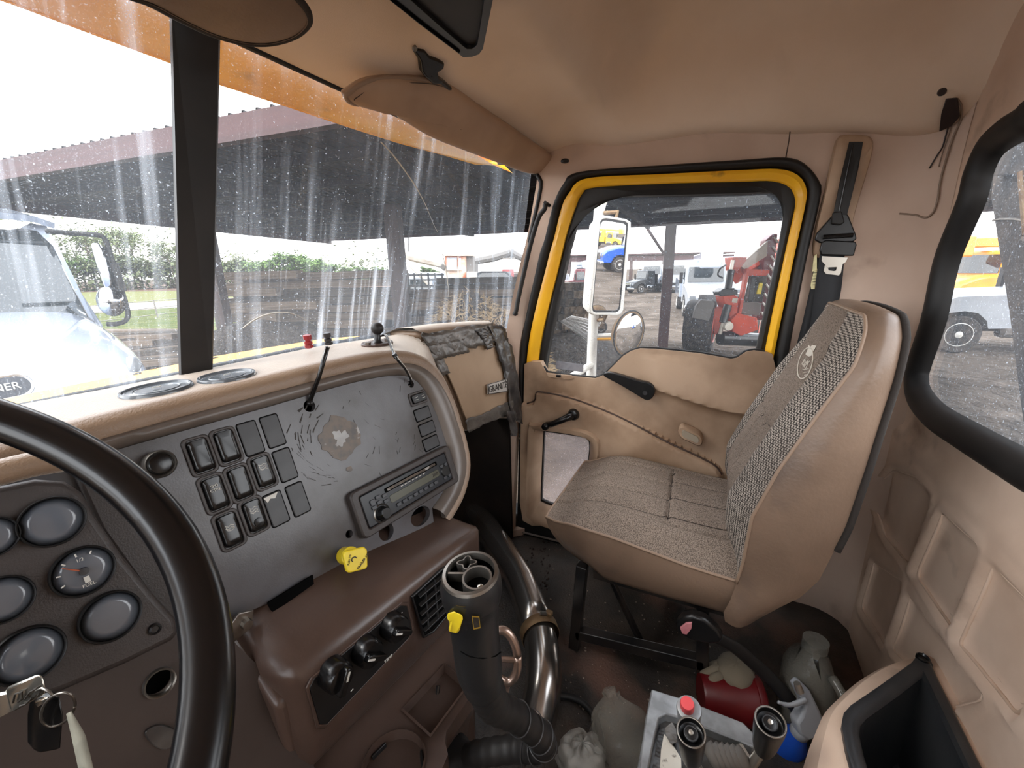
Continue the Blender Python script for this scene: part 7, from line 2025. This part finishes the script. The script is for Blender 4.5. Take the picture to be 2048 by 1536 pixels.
paint('lorry_white', (158, 162, 168)); paint('car_black', (40, 42, 46), .2); paint('lorry_red', (150, 40, 40)); paint('lorry_orange', (236, 156, 40)); paint('lorry_blue', (30, 84, 190), .25); paint('lorry_maroon', (96, 30, 36))

# far shed with parked lorries
fs_ = empty('far_shed', gdir(1300, 52), 'long low maroon shed across the yard seen through the door window', 'shed')
def at_d(px, py, dist):
    d = ray(px, py); k = dist / math.hypot(d.x, d.y); return CAM + d * k
ra, rb_ = at_d(1080, 519, 56), at_d(1468, 512, 56)
for nm, dz, dd, h in (('roof_edge', 0, 0, .55), ('roof_slab', .5, 4, .12)):
    L = (rb_ - ra).length; R = Matrix(((rb_ - ra).normalized(), V_Z.cross((rb_ - ra).normalized()), V_Z)).transposed()
    c = (ra + rb_) / 2 + V_Z * (dz - .1); c += V_Z.cross((rb_ - ra).normalized()) * (dd)
    slab(nm, 'shed_steel', fs_, c, (L, .3 if not dd else 9, h), R)
for k in range(7):
    P = ra.lerp(rb_, k / 6)
    slab('post', 'shed_post', fs_, (P.x, P.y, (G + P.z) / 2), (.35, .35, P.z - G))
# lorries under and in front of it
truck('lorry', 'white cab-over lorry facing us just right of the maroon post', gdir(1357, 46), yaw_to(1357) + math.pi, 1.0, 'lorry_white', 'box', None, False)
truck('lorry', 'white bonneted lorry under the far shed right of the mirror', gdir(1300, 50), yaw_to(1300) + math.pi - .15, 1.0, 'lorry_white', 'flat', None, True)
truck('lorry', 'white lorry with a service body at the far shed left of the mirror', gdir(1172, 52), yaw_to(1172) + math.pi + .3, 1.0, 'lorry_white', 'service', None, True)
truck('lorry', 'black flatbed lorry parked under the far shed beside the mirror', gdir(1272, 46), yaw_to(1272) + math.pi / 2 + .7, .8, 'car_black', 'flat', None, True)
truck('lorry', 'maroon flatbed lorry beyond the block stack in the door window', gdir(1128, 40), yaw_to(1128) + math.pi / 2 + .2, .9, 'lorry_maroon', 'flat', None, True)
truck('lorry', 'white bucket lorry parked behind the orange telehandler', gdir(1415, 24), yaw_to(1415) + math.pi + .12, .95, 'lorry_white', 'service', None, True)
truck('lorry', 'white utility lorry behind the bucket lorry in the door window', gdir(1448, 34), yaw_to(1448) + math.pi + .1, 1.0, 'lorry_white', 'box', None, False)
# red lorry and dark car behind the straw heap
truck('lorry', 'red lorry roof showing above the dark car behind the timber', gdir(985, 44), yaw_to(985) + math.pi / 2 + .1, .95, 'lorry_red', 'flat', None, True)
paint('car_black', (40, 42, 46), .2)
def car(label, P, head, s, col):
    e = empty('car', P, label, 'car'); c, sn = math.cos(head), math.sin(head); P = V(P)
    def W(x, y, z): return P + V(((x * c - y * sn) * s, (x * sn + y * c) * s, z * s))
    prof = [(-2.2, .35), (-2.25, .9), (-2.0, 1.25), (-.9, 1.5), (-.3, 1.95), (1.0, 1.98), (1.9, 1.55), (2.2, 1.2), (2.25, .35)]
    mk('body', loft([[W(x, y * (1 - .12 * max(0, z - 1.2)), z) for x, z in prof] for y in (-.9, -.6, 0, .6, .9)]), col, e, smooth=30)
    for y in (.86, -.86):
        sg = 1 if y > 0 else -1
        mk('side_window', prism([W(-.75, y, 1.5), W(1.55, y, 1.5), W(.95, y * .96, 1.88), W(-.25, y * .96, 1.88)], W(0, .03 * sg, 0) - W(0, 0, 0)), 'truck_glass', e)
        for x in (-1.4, 1.35): wheel(W(x, y, .36), W(0, sg, 0) - W(0, 0, 0), .36 * s, .22 * s, e)
    return e
car('black car with a long roof in front of the red lorry', gdir(1000, 30), yaw_to(1000) + math.pi / 2, 1.25, 'car_black')
# white vans and lattice rack behind the second post
truck('lorry', 'white van behind the black lattice rack right of the second post', gdir(842, 32), yaw_to(842) + math.pi - .1, .8, 'lorry_white', 'box', None, False)
truck('lorry', 'white van beside the rusty crane cab behind the timber', gdir(878, 34), yaw_to(878) + math.pi, .78, 'lorry_white', 'box', None, False)
lr = empty('lattice_rack', gdir(850, 24), 'black lattice rack in front of the white vans', 'rack')
for px in (816, 828, 842, 856, 870, 884):
    p = at_d(px, 556, 24); mk('upright', tube([V((p.x, p.y, G)), at_d(px, 546, 24)], .05, 6), 'black_plastic', lr)
for py in (550, 560, 572, 580):
    mk('rail', tube([at_d(812, py, 24), at_d(888, py - 1, 24)], .045, 6), 'black_plastic', lr)
# rusty crane: cab and booms
M('rust_paint', (190, 110, 72), .7, c2=(226, 206, 188), amt=1.0, scale=.9, lo=.45, hi=.55, c3=(140, 70, 44), scale3=1.6, lo3=.6, hi3=.75)
M('crane_white', (214, 206, 194), .6, c2=(150, 130, 112), scale=1.2)
M('crane_grey', (112, 108, 104), .6)
cr_ = empty('old_crane', gdir(915, 26), 'old crane with a rusty orange cab and pale boom behind the timber', 'crane')
def fr(px0, py0, px1, py1, d0, nm, mat, thick=1.2, bev=.02):
    q = [at_d(px0, py0, d0), at_d(px1, py0, d0), at_d(px1, py1, d0), at_d(px0, py1, d0)]
    return mk(nm, prism(q, FH * thick), mat, cr_, bevel=bev)
fr(890, 512, 932, 557, 26, 'cab', 'rust_paint', 1.4)
fr(932, 511, 946, 545, 26.2, 'engine_housing', 'crane_grey', 1.4)
fr(886, 506, 946, 512, 25.8, 'cab_roof', 'crane_white', 1.8)
fr(893, 515, 914, 538, 25.9, 'window', 'truck_chrome', .1, .005); fr(917, 516, 922, 538, 25.9, 'window', 'truck_chrome', .1, .005)
fr(915, 513, 917, 556, 25.8, 'window_post', 'rust_paint', .12, .005); fr(890, 538, 924, 541, 25.8, 'waist_rail', 'crane_white', .12, .005)
fr(933, 544, 952, 556, 25.6, 'counterweight', 'crane_white', 1.0)
mk('boom', tube([at_d(808, 510, 25), at_d(842, 518, 25.3), at_d(886, 530, 26)], [.24, .26, .2], 8, flat=1), 'crane_white', cr_)
mk('boom_strut', tube([at_d(812, 520, 25), at_d(862, 572, 25)], .13, 8), 'crane_white', cr_)
mk('boom_tip', tube([at_d(886, 528, 26), at_d(880, 536, 26)], .3, 8), 'crane_grey', cr_)
mk('hoist_line', tube([at_d(816, 470, 25), at_d(816, 508, 25)], .04, 5), 'black_plastic', cr_)
ex = empty('excavator_arm', gdir(990, 36), 'dark bent excavator arm rising behind the rusty crane', 'excavator')
mk('boom', tube([at_d(946, 523, 36), at_d(985, 516, 36), at_d(1022, 505, 36)], [.28, .32, .3], 8), 'crane_grey', ex)
mk('stick', tube([at_d(1020, 504, 36), at_d(1048, 518, 36)], [.36, .24], 8), 'crane_grey', ex)
mk('ram', tube([at_d(1005, 517, 35.8), at_d(1030, 516, 35.8)], .08, 6), 'steel', ex)
mk('mast', tube([at_d(948, 527, 36), V((gdir(948, 36).x, gdir(948, 36).y, G))], .35, 8), 'crane_grey', ex)

# block stack and scrap outside the door window
bs = empty('block_stack', onZ(1140, 668, G) , 'stack of squared timber blocks beyond the mirror pole', 'timber stack')
r3 = random.Random(2)
for i in range(7):
    for j in range(4):
        c = at_d(1096 + j * 21 + r3.uniform(-3, 3) - i * 2, 572 + i * 15, 13.5 + r3.uniform(-.3, .3) - i * .12)
        if c.z > G: slab('timber_block', 'timber' if r3.random() < .7 else 'timber_dark', bs, c, (.34, 1.2, .22), RZm @ Matrix.Rotation(r3.uniform(-.05, .05), 3, 'Z'), kindmesh=1 + (i + j) % 4)
for i in range(5):
    c = at_d(1172 + i * 4, 600 + i * 12, 15); slab('timber_block', 'timber', bs, c, (.5, 1.2, .2), RZm, kindmesh=1 + i % 4)
M('bright_scrap', (196, 192, 188), .4, .3, c2=(110, 104, 98), amt=1, scale=14, lo=.45, hi=.55)
bsr = empty('scrap_bundle', onZ(1160, 700, G), 'bundle of bright slats sloping down beside the mirror pole', 'scrap')
for k in range(7):
    a, b = at_d(1124 + k * 3, 642 - k * 1.5, 9.6 - k * .05), at_d(1178 + k * 4, 682 - k * 6, 9.2)
    d = b - a; slab('slat', 'bright_scrap', bsr, (a + b) / 2, (d.length, .09, .04), d.to_track_quat('X', 'Z').to_matrix(), kindmesh=1 + k % 4)
pb2 = empty('white_cart', onZ(1185, 640, G), 'white low cart behind the mirror pole', 'cart')
c = at_d(1182, 616, 17); slab('deck', 'lorry_white', pb2, c, (1.2, 1.2, .28), RZm); slab('underframe', 'black_plastic', pb2, c - V_Z * .3, (1.0, 1.0, .12), RZm)
for s in (-.4, .4): wheel(V((c.x, c.y, G + .25)) + RH * s, FH * -1, .25, .15, pb2)
pal = empty('pallet', onZ(1215, 690, G), 'low wooden pallet with a yellow edge behind the round mirror', 'pallet')
c = onZ(1222, 690, G + .15)
for k in range(4): slab('slat', 'timber', pal, c + FH * (k * .28 - .4) + V_Z * .1, (1.3, .2, .04), RZm, kindmesh=1 + k)
for k in (-.55, 0, .55): slab('bearer', 'ext_yellow', pal, c + RH * k, (.1, 1.1, .14), RZm)

# orange telehandler
M('tele_orange', (214, 78, 48), .4, c2=(170, 60, 44), amt=.7, scale=1.6, c3=(110, 60, 48), scale3=4, lo3=.66, hi3=.8)
th = empty('telehandler', onZ(1440, 700, G), 'orange telehandler with a muddy tyre and raised boom beyond the door', 'telehandler')
TD = 14.2
def tp_(pts, d0, thick, nm, mat, bev=.02, parent=None):
    return mk(nm, prism([at_d(a, b, d0) for a, b in pts], FH * thick), mat, parent or th, bevel=bev)
w1 = onZ(1392, 698, G); wr_ax = (RH * .15 - FH * 1.0).normalized()
ty = [(1368, 606), (1374, 598), (1386, 596), (1396, 612), (1428, 640), (1432, 690), (1424, 705), (1366, 702), (1360, 680)]
tv_ = V((ray(1400, 560).x, ray(1400, 560).y, 0)).normalized(); TAX = (V((-tv_.y, tv_.x, 0)) - tv_ * .12).normalized() * -1
TAX = (V((tv_.y, -tv_.x, 0)) - tv_ * .12).normalized()
wheel(at_d(1400, 652, 14.3), TAX, .80, .78, th, 'tele_orange', 'tyre')
wheel(at_d(1500, 668, 17.0), TAX, .75, .5, th, 'tele_orange', 'tyre')
tp_([(1402, 600), (1426, 602), (1430, 608), (1418, 642), (1386, 636), (1392, 612)], 13.5, .1, 'mud_guard', 'crane_grey', .01)
tp_([(1426, 616), (1445, 614), (1450, 650), (1440, 672), (1428, 668)], 14.0, .8, 'chassis', 'tele_orange')
tp_([(1462, 640), (1476, 626), (1515, 636), (1516, 660), (1500, 666), (1482, 672), (1466, 664)], 13.8, .6, 'front_plate', 'tele_orange')
tp_([(1446, 592), (1468, 588), (1478, 596), (1474, 630), (1462, 642), (1450, 610)], 13.9, .5, 'lift_arm', 'tele_orange')
tp_([(1437, 584), (1450, 576), (1476, 580), (1476, 590), (1448, 592), (1440, 592)], 13.8, .4, 'pivot_bracket', 'black_plastic')
tp_([(1466, 514), (1494, 514), (1492, 522), (1474, 546), (1468, 540)], 14.0, .5, 'boom_head', 'tele_orange')
mk('boom', tube([at_d(1470, 548, 14.2), at_d(1510, 526, 15.0), at_d(1560, 496, 16.0)], .30, 4, flat=.8, upv=V_Z), 'tele_orange', th, smooth=30)
tp_([(1480, 530), (1536, 482), (1534, 512), (1490, 540)], 14.1, .1, 'boom_panel', 'crane_white', .01)
mk('lift_cylinder', tube([at_d(1462, 540, 13.8), at_d(1456, 578, 13.7)], .10, 10), 'black_plastic', th, smooth=60)
mk('cylinder_rod', tube([at_d(1466, 520, 13.8), at_d(1462, 542, 13.8)], .05, 8), 'tongue_steel', th, smooth=60)
mk('tilt_cylinder', tube([at_d(1456, 610, 13.6), at_d(1446, 645, 13.5)], .11, 10), 'black_plastic', th, smooth=60)
mk('tilt_rod', tube([at_d(1446, 645, 13.5), at_d(1440, 668, 13.5)], .055, 8), 'tongue_steel', th, smooth=60)
tp_([(1494, 538), (1500, 536), (1482, 632), (1476, 630)], 13.9, .15, 'cab_pillar', 'tele_orange', .01)
tp_([(1496, 538), (1540, 540), (1538, 552), (1496, 552)], 13.9, .9, 'cab_roof', 'tele_orange')
tp_([(1500, 552), (1536, 552), (1524, 604), (1486, 604)], 14.3, .05, 'cab_glass', 'truck_glass', 0)
tp_([(1484, 604), (1524, 606), (1520, 632), (1480, 628)], 14.1, .3, 'cab_door', 'crane_grey')
tp_([(1504, 554), (1512, 554), (1506, 602), (1496, 602)], 13.9, .1, 'seat_back', 'black_plastic', .01)
tp_([(1532, 480), (1546, 468), (1556, 468), (1534, 640), (1514, 640)], 14.6, .3, 'mast_plate', 'lorry_maroon')
for k in range(9):
    f = k / 8; mk('chain_link', tube([at_d(1548 - 26 * f, 474 + 150 * f, 13.9), at_d(1556 - 26 * f, 486 + 150 * f, 13.9)], .03, 6), 'steel', th)
hs = cr([at_d(1452, 530, 13.7), at_d(1440, 538, 13.6), at_d(1436, 550, 13.6), at_d(1446, 556, 13.6)], 16)
mk('hydraulic_hose', tube(hs, .025, 6), 'black_plastic', th, smooth=180)
tp_([(1466, 596), (1476, 597), (1474, 606), (1464, 605)], 13.7, .02, 'warning_plate', 'crane_white', 0)
tp_([(1520, 566), (1526, 566), (1522, 588), (1514, 588)], 13.8, .05, 'yellow_tag', 'knob_yellow', 0)
mk('hub_cap', lathe([(.0, .1), (.12, .1), (.14, .0)], at_d(1455, 652, 13.5), FH * -1, 14), 'crane_white', th)
mk('lower_axle', tube([at_d(1440, 676, 13.7), at_d(1520, 680, 14.6)], .2, 10), 'black_plastic', th, smooth=60)

# lorries seen through the rear window
rtw = onZ(1922, 704, G)
truck('lorry', 'white bonneted lorry seen through the rear window', rtw + FH * .9, math.atan2(-RH.y, -RH.x) - .30, .98, 'lorry_white', 'flat', None, True, 'truck_white', .35, 1.9)
po_ = gdir(1915, 30)
truck('lorry', 'orange crew lorry behind the white one in the rear window', po_, math.atan2(-RH.y, -RH.x) + .1, 1.05, 'lorry_orange', 'service', None, True, 'lorry_orange')

# yard behind us, seen in the mirrors
def mref(px, py):
    P = mp_(px, py); d = ray(px, py).normalized(); return P, d - mN * 2 * d.dot(mN)
def mground(px, py):
    P, r = mref(px, py); return P + r * ((G - P.z) / r.z) if r.z < -1e-4 else None
q0 = mground(1212, 524)
if q0 is not None:
    P0_, r0_ = mref(1232, 500)
    tgtP = V((P0_.x + r0_.x * 30, P0_.y + r0_.y * 30, G))
    hd0 = math.atan2(r0_.y, r0_.x)
    truck('lorry', 'blue bonneted lorry reflected in the rectangular door mirror', tgtP, hd0 - math.pi / 2 - .35, 1.0, 'lorry_blue', 'box', None, True)
    P1_, r1_ = mref(1236, 480); tg2 = V((P1_.x + r1_.x * 80, P1_.y + r1_.y * 80, G))
    truck('lorry', 'yellow lorry behind the blue one in the door mirror', tg2, hd0 + 2.0, .9, paint('lorry_yellow', (232, 196, 70)), 'service', None, True, 'lorry_yellow')
